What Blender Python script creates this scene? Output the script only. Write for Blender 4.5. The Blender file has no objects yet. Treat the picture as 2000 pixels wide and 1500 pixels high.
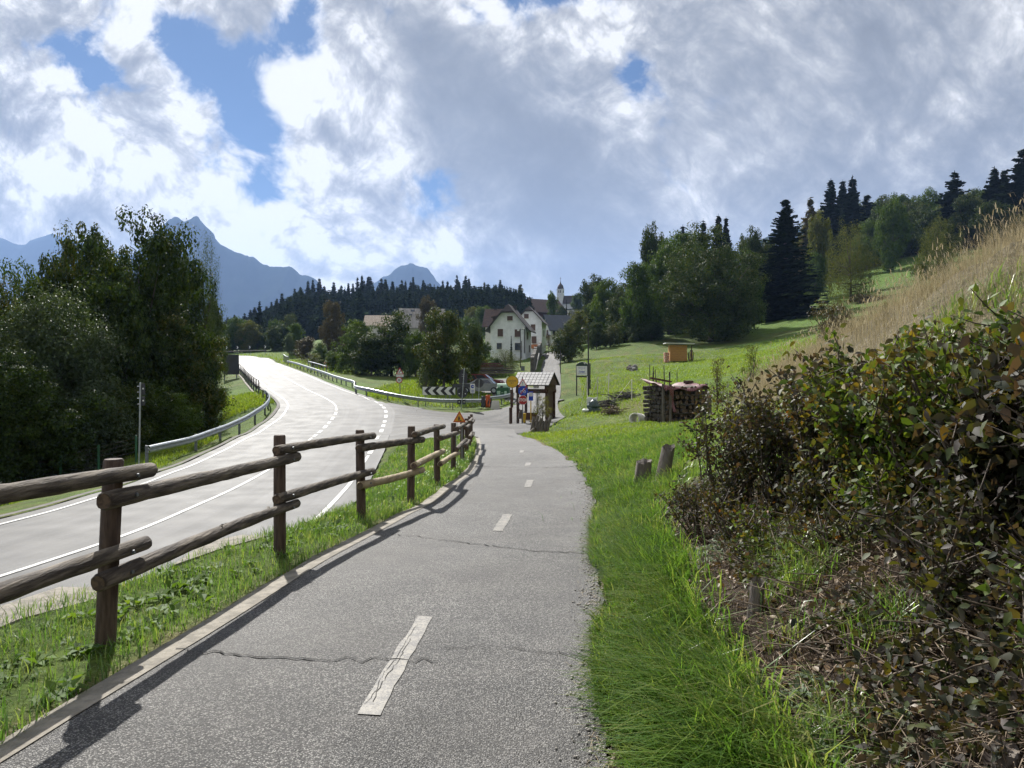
import bpy, math, random
import numpy as np
from mathutils import Vector, Matrix
rnd = random.Random(7)
rng = np.random.default_rng(11)
D = bpy.data
SC = bpy.context.scene
COL = SC.collection
R = math.radians

# ---------------------------------------------------------------- camera
F = 1386.0
PITCH = -math.atan(30 / F)
CAM = Vector((0, 0, 1.6))
cam_d = D.cameras.new('camera')
cam_d.sensor_width = 36
cam_d.lens = 36 * F / 2000
cam_d.clip_start = 0.05
cam_d.clip_end = 40000
cam = D.objects.new('camera', cam_d)
COL.objects.link(cam)
cam.location = CAM
cam.rotation_euler = (R(90) + PITCH, 0, 0)
SC.camera = cam
CP, SP = math.cos(PITCH), math.sin(PITCH)

def at(u, v, y):
    """world point of photo pixel (u, v) at distance y ahead"""
    a = (u - 1000) / F
    b = (750 - v) / F
    dy = CP - b * SP
    dz = SP + b * CP
    k = y / dy
    return Vector((a * k, y, 1.6 + dz * k))

# ---------------------------------------------------------------- node helper
class S:
    """a node socket with arithmetic"""
    def __init__(s, nt, sock): s.nt, s.k = nt, sock
    def _m(s, op, *o):
        n = s.nt.nodes.new('ShaderNodeMath'); n.operation = op
        for i, q in enumerate((s,) + o):
            if isinstance(q, S): s.nt.links.new(q.k, n.inputs[i])
            else: n.inputs[i].default_value = q
        return S(s.nt, n.outputs[0])
    def __add__(s, o): return s._m('ADD', o)
    __radd__ = __add__
    def __sub__(s, o): return s._m('SUBTRACT', o)
    def __rsub__(s, o): return (s * -1.0) + o
    def __mul__(s, o): return s._m('MULTIPLY', o)
    __rmul__ = __mul__
    def __truediv__(s, o): return s._m('DIVIDE', o)
    def max(s, o): return s._m('MAXIMUM', o)
    def min(s, o): return s._m('MINIMUM', o)
    def pow(s, o): return s._m('POWER', o)
    def abs(s): return s._m('ABSOLUTE')
    def exp(s): return s._m('EXPONENT')
    def sstep(s, a, b, lo=0.0, hi=1.0):
        n = s.nt.nodes.new('ShaderNodeMapRange'); n.interpolation_type = 'SMOOTHSTEP'
        s.nt.links.new(s.k, n.inputs[0])
        for i, q in enumerate((a, b, lo, hi)): n.inputs[i + 1].default_value = q
        return S(s.nt, n.outputs[0])

def nnew(nt, kind, **kw):
    n = nt.nodes.new(kind)
    for k, v in kw.items(): setattr(n, k, v)
    return n

def setin(nt, node, name, val):
    s = node.inputs[name]
    if isinstance(val, S): nt.links.new(val.k, s)
    else: s.default_value = val

def noise(nt, vec, scale, detail=4, rough=0.55, dist=0.0, out=0, dim='3D'):
    n = nnew(nt, 'ShaderNodeTexNoise', noise_dimensions=dim)
    if vec is not None: nt.links.new(vec.k, n.inputs['Vector'])
    n.inputs['Scale'].default_value = scale
    n.inputs['Detail'].default_value = detail
    n.inputs['Roughness'].default_value = rough
    n.inputs['Distortion'].default_value = dist
    return S(nt, n.outputs[out])

def mixc(nt, fac, a, b):
    n = nnew(nt, 'ShaderNodeMix', data_type='RGBA')
    for idx, q in ((0, fac), (6, a), (7, b)):
        s = n.inputs[idx]
        if isinstance(q, S): nt.links.new(q.k, s)
        elif idx == 0: s.default_value = q
        else: s.default_value = (*q[:3], 1)
    return S(nt, n.outputs[2])

def combine(nt, x, y, z):
    n = nnew(nt, 'ShaderNodeCombineXYZ')
    for i, q in enumerate((x, y, z)):
        if isinstance(q, S): nt.links.new(q.k, n.inputs[i])
        else: n.inputs[i].default_value = q
    return S(nt, n.outputs[0])

MATS = {}
def new_mat(name):
    m = D.materials.new(name); m.use_nodes = True
    nt = m.node_tree
    b = nt.nodes['Principled BSDF']
    return m, nt, b

def objco(nt): return S(nt, nnew(nt, 'ShaderNodeTexCoord').outputs['Object'])

def mat(name, c1, c2=None, scale=4.0, rough=0.7, bump=0.0, bscale=None, metal=0.0, spec=0.5, stretch=None, detail=5, lo=.35, hi=.65, coat=0.0):
    """noise-mottled surface material"""
    if name in MATS: return MATS[name]
    m, nt, b = new_mat(name)
    co = objco(nt)
    if stretch:
        mp = nnew(nt, 'ShaderNodeMapping'); nt.links.new(co.k, mp.inputs[0]); mp.inputs['Scale'].default_value = stretch
        co = S(nt, mp.outputs[0])
    if c2 is None: c2 = tuple(x * 0.75 for x in c1)
    f = noise(nt, co, scale, detail, .6).sstep(lo, hi)
    setin(nt, b, 'Base Color', mixc(nt, f, c1, c2))
    b.inputs['Roughness'].default_value = rough
    b.inputs['Metallic'].default_value = metal
    b.inputs['Specular IOR Level'].default_value = spec
    b.inputs['Coat Weight'].default_value = coat
    if bump:
        bn = nnew(nt, 'ShaderNodeBump'); bn.inputs['Strength'].default_value = bump; bn.inputs['Distance'].default_value = .02
        h = noise(nt, co, bscale or scale * 3, 4, .6)
        nt.links.new(h.k, bn.inputs['Height']); nt.links.new(bn.outputs[0], b.inputs['Normal'])
    MATS[name] = m
    return m

def leaf_mat(name, cols, rough=.5, trans=.35, spec=.4, scale=1.5, obj_var=True, tcol=None, pos_scale=.6):
    """leaf: colour ramp driven by per-leaf random value, with translucency"""
    if name in MATS: return MATS[name]
    m, nt, b = new_mat(name)
    g = nnew(nt, 'ShaderNodeNewGeometry')
    r = S(nt, g.outputs['Random Per Island'])
    ns = noise(nt, S(nt, g.outputs['Position']), pos_scale, 2, .5)
    r = (r * .62 + ns * .75 - .17)
    if obj_var:
        oi = nnew(nt, 'ShaderNodeObjectInfo')
        r = r + S(nt, oi.outputs['Random']) * .3 - .15
    rp = nnew(nt, 'ShaderNodeValToRGB')
    nt.links.new(r.k, rp.inputs[0])
    el = rp.color_ramp.elements
    n = len(cols)
    el[0].position = 0; el[0].color = (*cols[0], 1)
    el[1].position = 1; el[1].color = (*cols[-1], 1)
    for i in range(1, n - 1):
        e = el.new(i / (n - 1)); e.color = (*cols[i], 1)
    col = S(nt, rp.outputs[0])
    setin(nt, b, 'Base Color', col)
    b.inputs['Roughness'].default_value = rough
    b.inputs['Specular IOR Level'].default_value = spec
    tr = nnew(nt, 'ShaderNodeBsdfTranslucent')
    tc = nnew(nt, 'ShaderNodeMix', data_type='RGBA', blend_type='MULTIPLY'); tc.inputs[0].default_value = 1
    nt.links.new(col.k, tc.inputs[6]); tc.inputs[7].default_value = tuple(tcol or (1.9, 1.75, .75)) + (1,)
    nt.links.new(tc.outputs[2], tr.inputs['Color'])
    mx = nnew(nt, 'ShaderNodeMixShader'); mx.inputs[0].default_value = trans
    nt.links.new(b.outputs[0], mx.inputs[1]); nt.links.new(tr.outputs[0], mx.inputs[2])
    out = [n_ for n_ in nt.nodes if n_.type == 'OUTPUT_MATERIAL'][0]
    nt.links.new(mx.outputs[0], out.inputs['Surface'])
    MATS[name] = m
    return m

# ---------------------------------------------------------------- objects
def tag(o, label=None, cat=None, group=None, kind=None):
    if label: o['label'] = label
    if cat: o['category'] = cat
    if group: o['group'] = group
    if kind: o['kind'] = kind
    return o

def empty(name, loc, rz=0, label=None, cat=None, group=None):
    o = D.objects.new(name, None)
    COL.objects.link(o)
    o.location = loc
    o.rotation_euler = (0, 0, rz)
    o.empty_display_size = .2
    return tag(o, label, cat, group)

def link(name, me, parent=None, m=None):
    o = D.objects.new(name, me)
    COL.objects.link(o)
    if m is not None and not me.materials: me.materials.append(m)
    if parent is not None: o.parent = parent
    return o

def np_mesh(name, V, Fq, m=None, smooth=False):
    """mesh from arrays; Fq is (M,k)"""
    me = D.meshes.new(name)
    V = np.asarray(V, np.float32); Fq = np.asarray(Fq, np.int32)
    k = Fq.shape[1]
    me.vertices.add(len(V)); me.vertices.foreach_set('co', V.ravel())
    me.loops.add(Fq.size); me.loops.foreach_set('vertex_index', Fq.ravel())
    me.polygons.add(len(Fq))
    me.polygons.foreach_set('loop_start', np.arange(0, Fq.size, k, dtype=np.int32))
    me.polygons.foreach_set('loop_total', np.full(len(Fq), k, np.int32))
    if smooth: me.polygons.foreach_set('use_smooth', np.ones(len(Fq), bool))
    me.update(calc_edges=True)
    if m is not None: me.materials.append(m)
    return me

class MB:
    """collects simple solids into one mesh"""
    def __init__(s): s.v, s.f, s.mi, s.sm = [], [], [], []
    def add(s, vs, fs, mi=0, smooth=False):
        o = len(s.v); s.v += [tuple(p) for p in vs]
        for f in fs: s.f.append([i + o for i in f]); s.mi.append(mi); s.sm.append(smooth)
        return s
    def box(s, c, d, rot=None, mi=0, taper=1.0):
        x, y, z = d[0] / 2, d[1] / 2, d[2] / 2
        vs = [Vector((sx * x * (taper if sz > 0 else 1), sy * y * (taper if sz > 0 else 1), sz * z)) for sz in (-1, 1) for sy in (-1, 1) for sx in (-1, 1)]
        if rot is not None: vs = [rot @ p for p in vs]
        vs = [p + Vector(c) for p in vs]
        return s.add(vs, [(0, 2, 3, 1), (4, 5, 7, 6), (0, 1, 5, 4), (2, 6, 7, 3), (0, 4, 6, 2), (1, 3, 7, 5)], mi)
    def tube(s, pts, rad, n=8, mi=0, cap=True, jit=0.0, smooth=True):
        pts = [Vector(p) for p in pts]
        if not isinstance(rad, (list, tuple)): rad = [rad] * len(pts)
        vs, fs = [], []
        ref = Vector((0, 0, 1))
        d0 = (pts[-1] - pts[0])
        if d0.length and abs(d0.normalized().z) > .9: ref = Vector((1, 0, 0))
        for i, p in enumerate(pts):
            d = (pts[min(i + 1, len(pts) - 1)] - pts[max(i - 1, 0)]).normalized()
            a = d.cross(ref).normalized(); b = a.cross(d).normalized()
            for k in range(n):
                t = 2 * math.pi * k / n
                r = rad[i] * (1 + (rnd.uniform(-jit, jit) if jit else 0))
                vs.append(p + a * (r * math.cos(t)) + b * (r * math.sin(t)))
        for i in range(len(pts) - 1):
            for k in range(n):
                fs.append((i * n + k, i * n + (k + 1) % n, (i + 1) * n + (k + 1) % n, (i + 1) * n + k))
        s.add(vs, fs, mi, smooth)
        if cap:
            s.add(vs[:n], [tuple(range(n))], mi); s.add(vs[-n:], [tuple(reversed(range(n)))], mi)
        return s
    def prism(s, poly, y0, y1, mi=0, axes='xz'):
        """polygon in the xz plane, extruded from y0 to y1"""
        n = len(poly)
        A = [(p[0], y0, p[1]) for p in poly] + [(p[0], y1, p[1]) for p in poly]
        if axes == 'yz': A = [(q[1], q[0], q[2]) for q in A]
        if axes == 'xy': A = [(q[0], q[2], q[1]) for q in A]
        fs = [tuple(range(n)), tuple(range(2 * n - 1, n - 1, -1))] + [(i, (i + 1) % n, n + (i + 1) % n, n + i) for i in range(n)]
        return s.add(A, fs, mi)
    def lathe(s, prof, n=16, mi=0, c=(0, 0, 0)):
        vs, fs = [], []
        for r, z in prof:
            for k in range(n):
                t = 2 * math.pi * k / n; vs.append((c[0] + r * math.cos(t), c[1] + r * math.sin(t), c[2] + z))
        for i in range(len(prof) - 1):
            for k in range(n): fs.append((i * n + k, i * n + (k + 1) % n, (i + 1) * n + (k + 1) % n, (i + 1) * n + k))
        return s.add(vs, fs, mi, True)
    def mesh(s, name, mats):
        me = D.meshes.new(name)
        me.from_pydata(s.v, [], s.f)
        for m in (mats if isinstance(mats, (list, tuple)) else [mats]): me.materials.append(m)
        me.polygons.foreach_set('material_index', s.mi)
        me.polygons.foreach_set('use_smooth', s.sm)
        me.update()
        return me
    def build(s, name, mats, parent=None, bevel=0.0):
        o = link(name, s.mesh(name, mats), parent)
        if bevel:
            b = o.modifiers.new('bevel', 'BEVEL'); b.width = bevel; b.segments = 2; b.limit_method = 'ANGLE'
        return o

def text_mesh(txt, size, m, name='lettering', parent=None, loc=(0, 0, 0), rot=(R(90), 0, 0), bold=.0, depth=.002):
    c = D.curves.new(name, 'FONT'); c.body = txt; c.size = size; c.align_x = 'CENTER'; c.align_y = 'CENTER'
    c.extrude = depth; c.offset = bold; c.resolution_u = 3
    t = D.objects.new(name, c); COL.objects.link(t)
    me = D.meshes.new_from_object(t.evaluated_get(bpy.context.evaluated_depsgraph_get()))
    D.objects.remove(t); D.curves.remove(c)
    me.name = name
    me.materials.clear(); me.materials.append(m)
    o = link(name, me, parent)
    o.location = loc; o.rotation_euler = rot
    return o

def copy_tree(o, parent=None):
    c = o.copy(); COL.objects.link(c)
    if parent is not None: c.parent = parent
    for ch in [q for q in D.objects if q.parent == o]: copy_tree(ch, c)
    return c
# ---------------------------------------------------------------- terrain heights
def P(y): return -0.05 * y

def catmull(pts, n=12):
    pts = [Vector(p) for p in pts]; out = []
    ext = [pts[0] * 2 - pts[1]] + pts + [pts[-1] * 2 - pts[-2]]
    for i in range(1, len(ext) - 2):
        p0, p1, p2, p3 = ext[i - 1:i + 3]
        for k in range(n):
            t = k / n
            out.append(.5 * ((2 * p1) + (p2 - p0) * t + (2 * p0 - 5 * p1 + 4 * p2 - p3) * t * t + (3 * p1 - p0 - 3 * p2 + p3) * t ** 3))
    out.append(pts[-1]); return out

def resample(pts, step):
    out = [pts[0]]; acc = 0
    for a, b in zip(pts, pts[1:]):
        L = (b - a).length; d = step - acc
        while d <= L:
            out.append(a.lerp(b, d / L)); d += step
        acc = (acc + L) % step
    out.append(pts[-1]); return out

ROAD_C = [(-11.0, -25, .0), (-9.6, -10, -.6), (-8.55, 2, -1.2)] + [tuple(at(u, v, y)) for u, v, y in
          ((240, 1050, 14), (540, 910, 28), (640, 830, 43), (657, 800, 50), (641, 782, 58), (592, 758, 72), (540, 729, 98), (500, 710, 120), (466, 696, 148))]
far_end = Vector(ROAD_C[-1])
ROAD_C += [tuple(far_end + Vector((-16, 11, .5))), tuple(far_end + Vector((-36, 13, .8))), tuple(far_end + Vector((-60, 6, 1)))]
road_c = catmull(ROAD_C, 14)
HW_LINE, HW_ROAD = 3.35, 3.95
def perp(pts, i):
    d = pts[min(i + 1, len(pts) - 1)] - pts[max(i - 1, 0)]; d.z = 0; d.normalize()
    return Vector((d.y, -d.x, 0))       # to the right

L_pts, R_pts, B_pts = [], [], []        # left/road side, right/path side, both
for i in range(0, len(road_c), 5):
    p = road_c[i]; q = perp(road_c, i)
    far = p.y > 44
    for s, dz in ((-4.6, -.05), (-2.2, 0), (0, .03), (2.2, 0), (4.4, -.03)):
        t = p + q * s
        (B_pts if far and t.y > 42 else L_pts).append((t.x, t.y, t.z + dz))
for u, v, y in ((272, 905, 32), (100, 960, 27), (0, 990, 25), (400, 862, 40), (500, 812, 50)): 
    t = at(u, v, y); L_pts.append(tuple(t))
for x, y, z in ((-20, 30, -3.6), (-24, 40, -4.2), (-28, 30, -5), (-40, 40, -7), (-19.5, 46, -2.6), (-22.5, 52, -2.6), (-14.5, 10, -2.6), (-20, 10, -4), (-15, -10, -1.5), (-30, 0, -5), (-60, 40, -9), (-60, 0, -8), (-32, 62, -4), (-40, 75, -4), (-70, 90, -6), (-110, 60, -12)):
    L_pts.append((x, y, z))
L_pts += [(-4.2, 0, -1.15), (-4.6, -10, -.6), (-3.8, 10, -1.5), (-3.4, 20, -2.0), (-3.6, 28, -2.2), (-3.6, 36, -1.95), (0, 10, -1.5), (2, 20, -2), (6, 10, -1.5), (5, 30, -1.9)]
rows = {
 -8: ((-3, 0), (0, 0), (1.0, 0), (2, .7), (4, 2), (7, 3.8), (12, 6)),
 2: ((-3, 0), (-1, 0), (.35, 0), (.95, .02), (1.25, .28), (1.6, .60), (2.0, .84), (2.6, 1.08), (4, 1.9), (6.5, 3.5), (10, 5.4)),
 4: ((-3, 0), (-1, 0), (.6, 0), (1.15, .04), (1.5, .34), (1.9, .62), (2.3, .78), (2.8, .95), (4.2, 1.75), (6.5, 3.2), (10, 4.9)),
 7: ((-3.2, 0), (-1, 0), (.9, 0), (1.5, .05), (2.0, .26), (2.6, .5), (3.2, .8), (4.5, 1.65), (6.5, 3.1), (10, 4.7)),
 10: ((-2.6, 0), (-1, 0), (1.2, 0), (1.7, .05), (2.3, .32), (3, .66), (4.5, 1.55), (6.6, 3.5), (10, 4.9)),
 14: ((-2.2, 0), (-.5, 0), (1.55, 0), (2.1, .08), (3, .45), (4.5, 1.2), (7, 3.2), (10, 4.0)),
 20: ((-2.2, 0), (0, 0), (1.55, 0), (2.5, .28), (4, .6), (5.8, 1.0), (7.5, 2.6), (11, 3.2), (20, 6)),
 27: ((-2.6, 0), (0, 0), (1.2, 0), (2.5, .22), (5, .55), (7.4, .8), (9.4, 2.0), (12, 2.6), (20, 4.2)),
 34: ((-3, 0), (0, 0), (.8, 0), (4, .45), (8, .8), (10, .9), (14, 2.0)),
}
for y, r in rows.items():
    for x, d in r: R_pts.append((x, y, P(y) + d))
for u, v, y in ((1300, 823, 33), (1385, 812, 35), (1200, 832, 36), (1130, 842, 40), (1440, 775, 40)):
    R_pts.append(tuple(at(u, v, y)))
R_pts += [(16, -5, 8.5), (30, 10, 12), (25, 25, 6.5), (30, 40, 6), (-20, -8, -1)]
for u, v, y in ((800, 843, 38.5), (850, 852, 36.5), (935, 853, 36), (1000, 851, 35.5), (770, 852, 37), (760, 832, 43), (800, 830, 43), (900, 824, 45), (1000, 829, 47), (1045, 829, 50), (1100, 815, 47), (800, 798, 59), (900, 798, 60), (1000, 791, 60), (1060, 785, 62),
                (1105, 770, 66), (1090, 752, 76), (1076, 731, 92), (1076, 712, 112), (1086, 698, 137), (1064, 690, 156),
                (770, 786, 61), (700, 748, 85), (850, 764, 73), (760, 744, 92), (900, 742, 92), (950, 764, 74), (1000, 762, 72), (970, 738, 92), (830, 738, 100), (1000, 715, 115), (1040, 722, 105),
                (640, 724, 120), (590, 715, 130), (545, 704, 148), (560, 690, 165), (620, 690, 170),
                (1150, 785, 54), (1135, 752, 70), (1200, 735, 75), (1200, 700, 98), (1250, 762, 56), (1330, 706, 95), (1450, 668, 120), (1250, 668, 128), (1160, 690, 120), (1150, 672, 150), (1560, 655, 105),
                (1600, 640, 112), (1530, 615, 160), (1680, 565, 190), (1760, 505, 230), (1800, 480, 280), (1940, 475, 280), (1640, 540, 240), (1450, 600, 220), (1700, 480, 320), (1900, 470, 400),
                (990, 706, 150), (1030, 702, 158), (1090, 676, 200), (1120, 660, 230), (740, 655, 225), (860, 655, 225), (930, 690, 160), (1000, 640, 300), (1090, 605, 450), (1150, 600, 420), (1250, 590, 380),
                (450, 686, 210), (450, 668, 330), (550, 645, 380), (660, 622, 430), (760, 612, 450), (850, 607, 450), (930, 608, 440), (985, 612, 430), (1040, 622, 420), (600, 668, 280), (800, 655, 300), (900, 655, 280)):
    B_pts.append(tuple(at(u, v, y)))
B_pts += [(-180, 330, 8), (-260, 430, 20), (-330, 300, 0), (-200, 200, -6), (-120, 130, -6), (-140, 240, 2), (0, 620, 40), (-150, 620, 30), (180, 650, 50), (350, 600, 80), (420, 350, 95), (300, 200, 75), (200, 100, 42), (150, 30, 36), (330, 60, 80), (-330, 80, -25), (-300, 620, 20), (100, 520, 48), (460, 800, 90), (-400, 800, 30), (0, 850, 50)]

def warp(X, Y):
    Yw = np.maximum(Y, -7.5) + 12
    return X / Yw, 1.1 * np.log(Yw)
class TPS:
    def __init__(s, pts):
        A = np.array(pts, float)
        s.a, s.b = warp(A[:, 0], A[:, 1])
        sc = (np.maximum(A[:, 1], -7.5) + 12)
        w = A[:, 2] / sc
        n = len(A)
        K = s.phi(s.a[:, None] - s.a[None], s.b[:, None] - s.b[None]) + np.eye(n) * 3e-4
        Q = np.c_[np.ones(n), s.a, s.b]
        M = np.zeros((n + 3, n + 3)); M[:n, :n] = K; M[:n, n:] = Q; M[n:, :n] = Q.T
        s.w = np.linalg.solve(M, np.r_[w, 0, 0, 0])
    @staticmethod
    def phi(dx, dy):
        r2 = dx * dx + dy * dy
        return r2 * np.log(r2 + 1e-12)
    def __call__(s, X, Y):
        X = np.asarray(X, float).ravel(); Y = np.asarray(Y, float).ravel()
        out = np.empty(len(X)); n = len(s.a)
        for i in range(0, len(X), 20000):
            a, b = warp(X[i:i + 20000], Y[i:i + 20000])
            out[i:i + 20000] = s.phi(a[:, None] - s.a, b[:, None] - s.b) @ s.w[:n] + s.w[n] + s.w[n + 1] * a + s.w[n + 2] * b
        return out * (np.maximum(Y, -7.5) + 12)
tpsL = TPS(L_pts + B_pts)
tpsR = TPS(R_pts + B_pts)
CREST = np.array([(-30, -3.3), (0, -3.6), (4, -3.75), (5.3, -3.75), (6, -3.5), (7.4, -3.3), (8.8, -2.9), (9.6, -2.6), (13, -2.2), (19, -2.3), (27, -2.9), (34, -3.2), (40, -3.6), (60, -8)])
def sm01(t): t = np.clip(t, 0, 1); return t * t * (3 - 2 * t)
def H(X, Y):
    X = np.asarray(X, float).ravel(); Y = np.asarray(Y, float).ravel()
    l = tpsL(X, Y); r = tpsR(X, Y)
    xc = np.interp(Y, CREST[:, 0], CREST[:, 1])
    f = sm01((xc - X) / np.interp(Y, [0, 20, 34, 44], [.75, .9, 1.6, 4]))
    return r * (1 - f) + l * f
def gz(x, y): return float(H([x], [y])[0])
def on(u, y, v=None):
    """ground point in pixel column u at distance y"""
    x = (u - 1000) / F * y / (CP - 0.0 * SP)
    return Vector((x, y, gz(x, y)))

# grid for the ground sheet and for fast lookup
tx = np.linspace(-5.85, 5.85, 330); GX = 3 * np.sinh(tx) - 0.5
ty = np.linspace(0, 5.43, 300); GYm = -8 + 4 * (np.exp(ty) - 1)
GY = np.r_[np.array([-90, -60, -40, -28, -20, -14, -10.5]), GYm]
XX, YY = np.meshgrid(GX, GY)
ZZ = H(XX, YY).reshape(XX.shape)
def gh(X, Y):
    """fast bilinear ground height"""
    X = np.asarray(X, float); Y = np.asarray(Y, float)
    i = np.clip(np.searchsorted(GX, X) - 1, 0, len(GX) - 2); j = np.clip(np.searchsorted(GY, Y) - 1, 0, len(GY) - 2)
    fx = np.clip((X - GX[i]) / (GX[i + 1] - GX[i]), 0, 1); fy = np.clip((Y - GY[j]) / (GY[j + 1] - GY[j]), 0, 1)
    return (ZZ[j, i] * (1 - fx) + ZZ[j, i + 1] * fx) * (1 - fy) + (ZZ[j + 1, i] * (1 - fx) + ZZ[j + 1, i + 1] * fx) * fy

# simple value noise for masks
_tab = rng.random((256, 256))
def vnoise(X, Y, s):
    X = np.asarray(X) * s; Y = np.asarray(Y) * s
    xi = np.floor(X).astype(int); yi = np.floor(Y).astype(int); fx = X - xi; fy = Y - yi
    fx = fx * fx * (3 - 2 * fx); fy = fy * fy * (3 - 2 * fy)
    g = lambda a, b: _tab[a % 256, b % 256]
    return (g(xi, yi) * (1 - fx) + g(xi + 1, yi) * fx) * (1 - fy) + (g(xi, yi + 1) * (1 - fx) + g(xi + 1, yi + 1) * fx) * fy
def fbm(X, Y, s, o=4): return sum(vnoise(X, Y, s * 2 ** k) * .5 ** k for k in range(o)) / sum(.5 ** k for k in range(o))

# ---------------------------------------------------------------- ribbons (road, path, street)
def ribbon_mesh(cl, wl, wr, nx=8, lift=.02, skirt=.35):
    """strip that follows the ground; cl centre points, wl/wr widths"""
    V, Fq = [], []
    n = len(cl)
    w_l = wl if hasattr(wl, '__len__') else [wl] * n
    w_r = wr if hasattr(wr, '__len__') else [wr] * n
    xy = []
    for i in range(n):
        q = perp(cl, i)
        for k in range(nx + 1):
            s = -w_l[i] + (w_l[i] + w_r[i]) * k / nx
            xy.append((cl[i].x + q.x * s, cl[i].y + q.y * s))
    xy = np.array(xy); z = H(xy[:, 0], xy[:, 1]) + lift
    G = np.c_[xy, z].reshape(n, nx + 1, 3)
    return grid_skirt(G, skirt)

def ribbon_uv(me, cl, wl, wr, nx=8):
    n = len(cl); d = np.r_[0, np.cumsum([(b - a).length for a, b in zip(cl, cl[1:])])]
    w_l = np.array(wl if hasattr(wl, '__len__') else [wl] * n); w_r = np.array(wr if hasattr(wr, '__len__') else [wr] * n)
    t = np.linspace(0, 1, nx + 1); lat = -w_l[:, None] + (w_l + w_r)[:, None] * t
    uv = np.stack([lat, np.repeat(d[:, None], nx + 1, 1)], -1).reshape(-1, 2)
    full = np.zeros((len(me.vertices), 2), np.float32); full[:len(uv)] = uv
    li = np.empty(len(me.loops), np.int32); me.loops.foreach_get('vertex_index', li)
    me.uv_layers.new(name='lane').data.foreach_set('uv', full[li].ravel()); return me

def grid_skirt(G, skirt):
    """grid surface with separate hanging side strips (kept apart so shading stays flat at the edge)"""
    n, m = G.shape[:2]
    q = lambda I: np.stack([I[:-1, :-1], I[:-1, 1:], I[1:, 1:], I[1:, :-1]], -1).reshape(-1, 4)
    Vv = [G.reshape(-1, 3)]; Ff = [q(np.arange(n * m).reshape(n, m))]; o = n * m
    for a in (G[:, 0], G[:, -1]):
        lo = a.copy(); lo[:, 2] -= skirt
        Vv.append(np.stack([a, lo], 1).reshape(-1, 3)); Ff.append(q(np.arange(2 * n).reshape(n, 2)) + o); o += 2 * n
    return np.concatenate(Vv), np.concatenate(Ff)

def strip_mesh(cl, off0, off1, lift, s0=0, s1=1e9, dash=None, step=.3):
    """painted strip between two offsets of a centre line; dash=(on, off)"""
    pts = resample(cl, step); V, Fq = [], []
    n = len(pts)
    xy = np.array([[(p.x + perp(pts, i).x * o, p.y + perp(pts, i).y * o) for o in (off0, off1)] for i, p in enumerate(pts)])
    z = H(xy[..., 0], xy[..., 1]).reshape(n, 2) + lift
    G = np.concatenate([xy, z[..., None]], -1)
    d = np.arange(n) * step
    for i in range(n - 1):
        if not (s0 <= d[i] <= s1): continue
        if dash and (d[i] - s0) % (dash[0] + dash[1]) > dash[0]: continue
        k = len(V); V += [G[i, 0], G[i, 1], G[i + 1, 1], G[i + 1, 0]]; Fq.append((k, k + 1, k + 2, k + 3))
    return np.array(V), np.array(Fq)

PATH_L = [(-2.45, -6), (-2.35, 1), (-2.28, 3.16), (-2.12, 4.5), (-2.0, 6.3), (-1.69, 8.7), (-1.35, 11), (-1.06, 14.7), (-.96, 19.1), (-1.1, 24), (-1.28, 28), (-1.6, 33.6), (-2.2, 37), (-3.2, 42)]
PATH_R = [(.2, -6), (.35, 1), (.45, 3.12), (.58, 4.5), (.78, 6.3), (1.02, 8.7), (1.3, 11), (1.56, 14.7), (1.58, 19.1), (1.42, 24), (1.1, 28), (.55, 33.6), (.25, 37), (.1, 42)]
yl = np.linspace(-6, 41.5, 186)
pl = np.interp(yl, [p[1] for p in PATH_L], [p[0] for p in PATH_L]); pr = np.interp(yl, [p[1] for p in PATH_R], [p[0] for p in PATH_R])
ker = np.ones(9) / 9
sm = lambda a: np.r_[a[:4], np.convolve(a, ker, 'valid'), a[-4:]]
pl, pr = sm(pl), sm(pr)
path_l = [Vector((a, b, 0)) for a, b in zip(pl, yl)]
path_r = [Vector((a, b, 0)) for a, b in zip(pr, yl)]
path_c = [(a + b) / 2 for a, b in zip(path_l, path_r)]
STREET = [(-11, 47.5, 9.5), (-6, 47, 11.5), (-2, 49.5, 6.6), (.2, 54.2, 3.6), (2.2, 60, 1.7), (3.2, 66, 1.3), (3.9, 74, 1.2), (4.9, 90, 1.25), (6.1, 112, 1.4), (8.2, 134, 1.9), (8.4, 148, 2.0), (5, 160, 2.2)]
street_c = catmull([(x, y, w) for x, y, w in STREET], 10)
street_w = [p.z for p in street_c]
street_c = [Vector((p.x, p.y, 0)) for p in street_c]
LOT = [(2.6, 61, 2), (.8, 68, 2.4), (-1.0, 76, 3.0), (-2.6, 84, 3.4), (-3.2, 90, 3)]
lot_c = catmull(LOT, 8); lot_w = [p.z for p in lot_c]; lot_c = [Vector((p.x, p.y, 0)) for p in lot_c]

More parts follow.
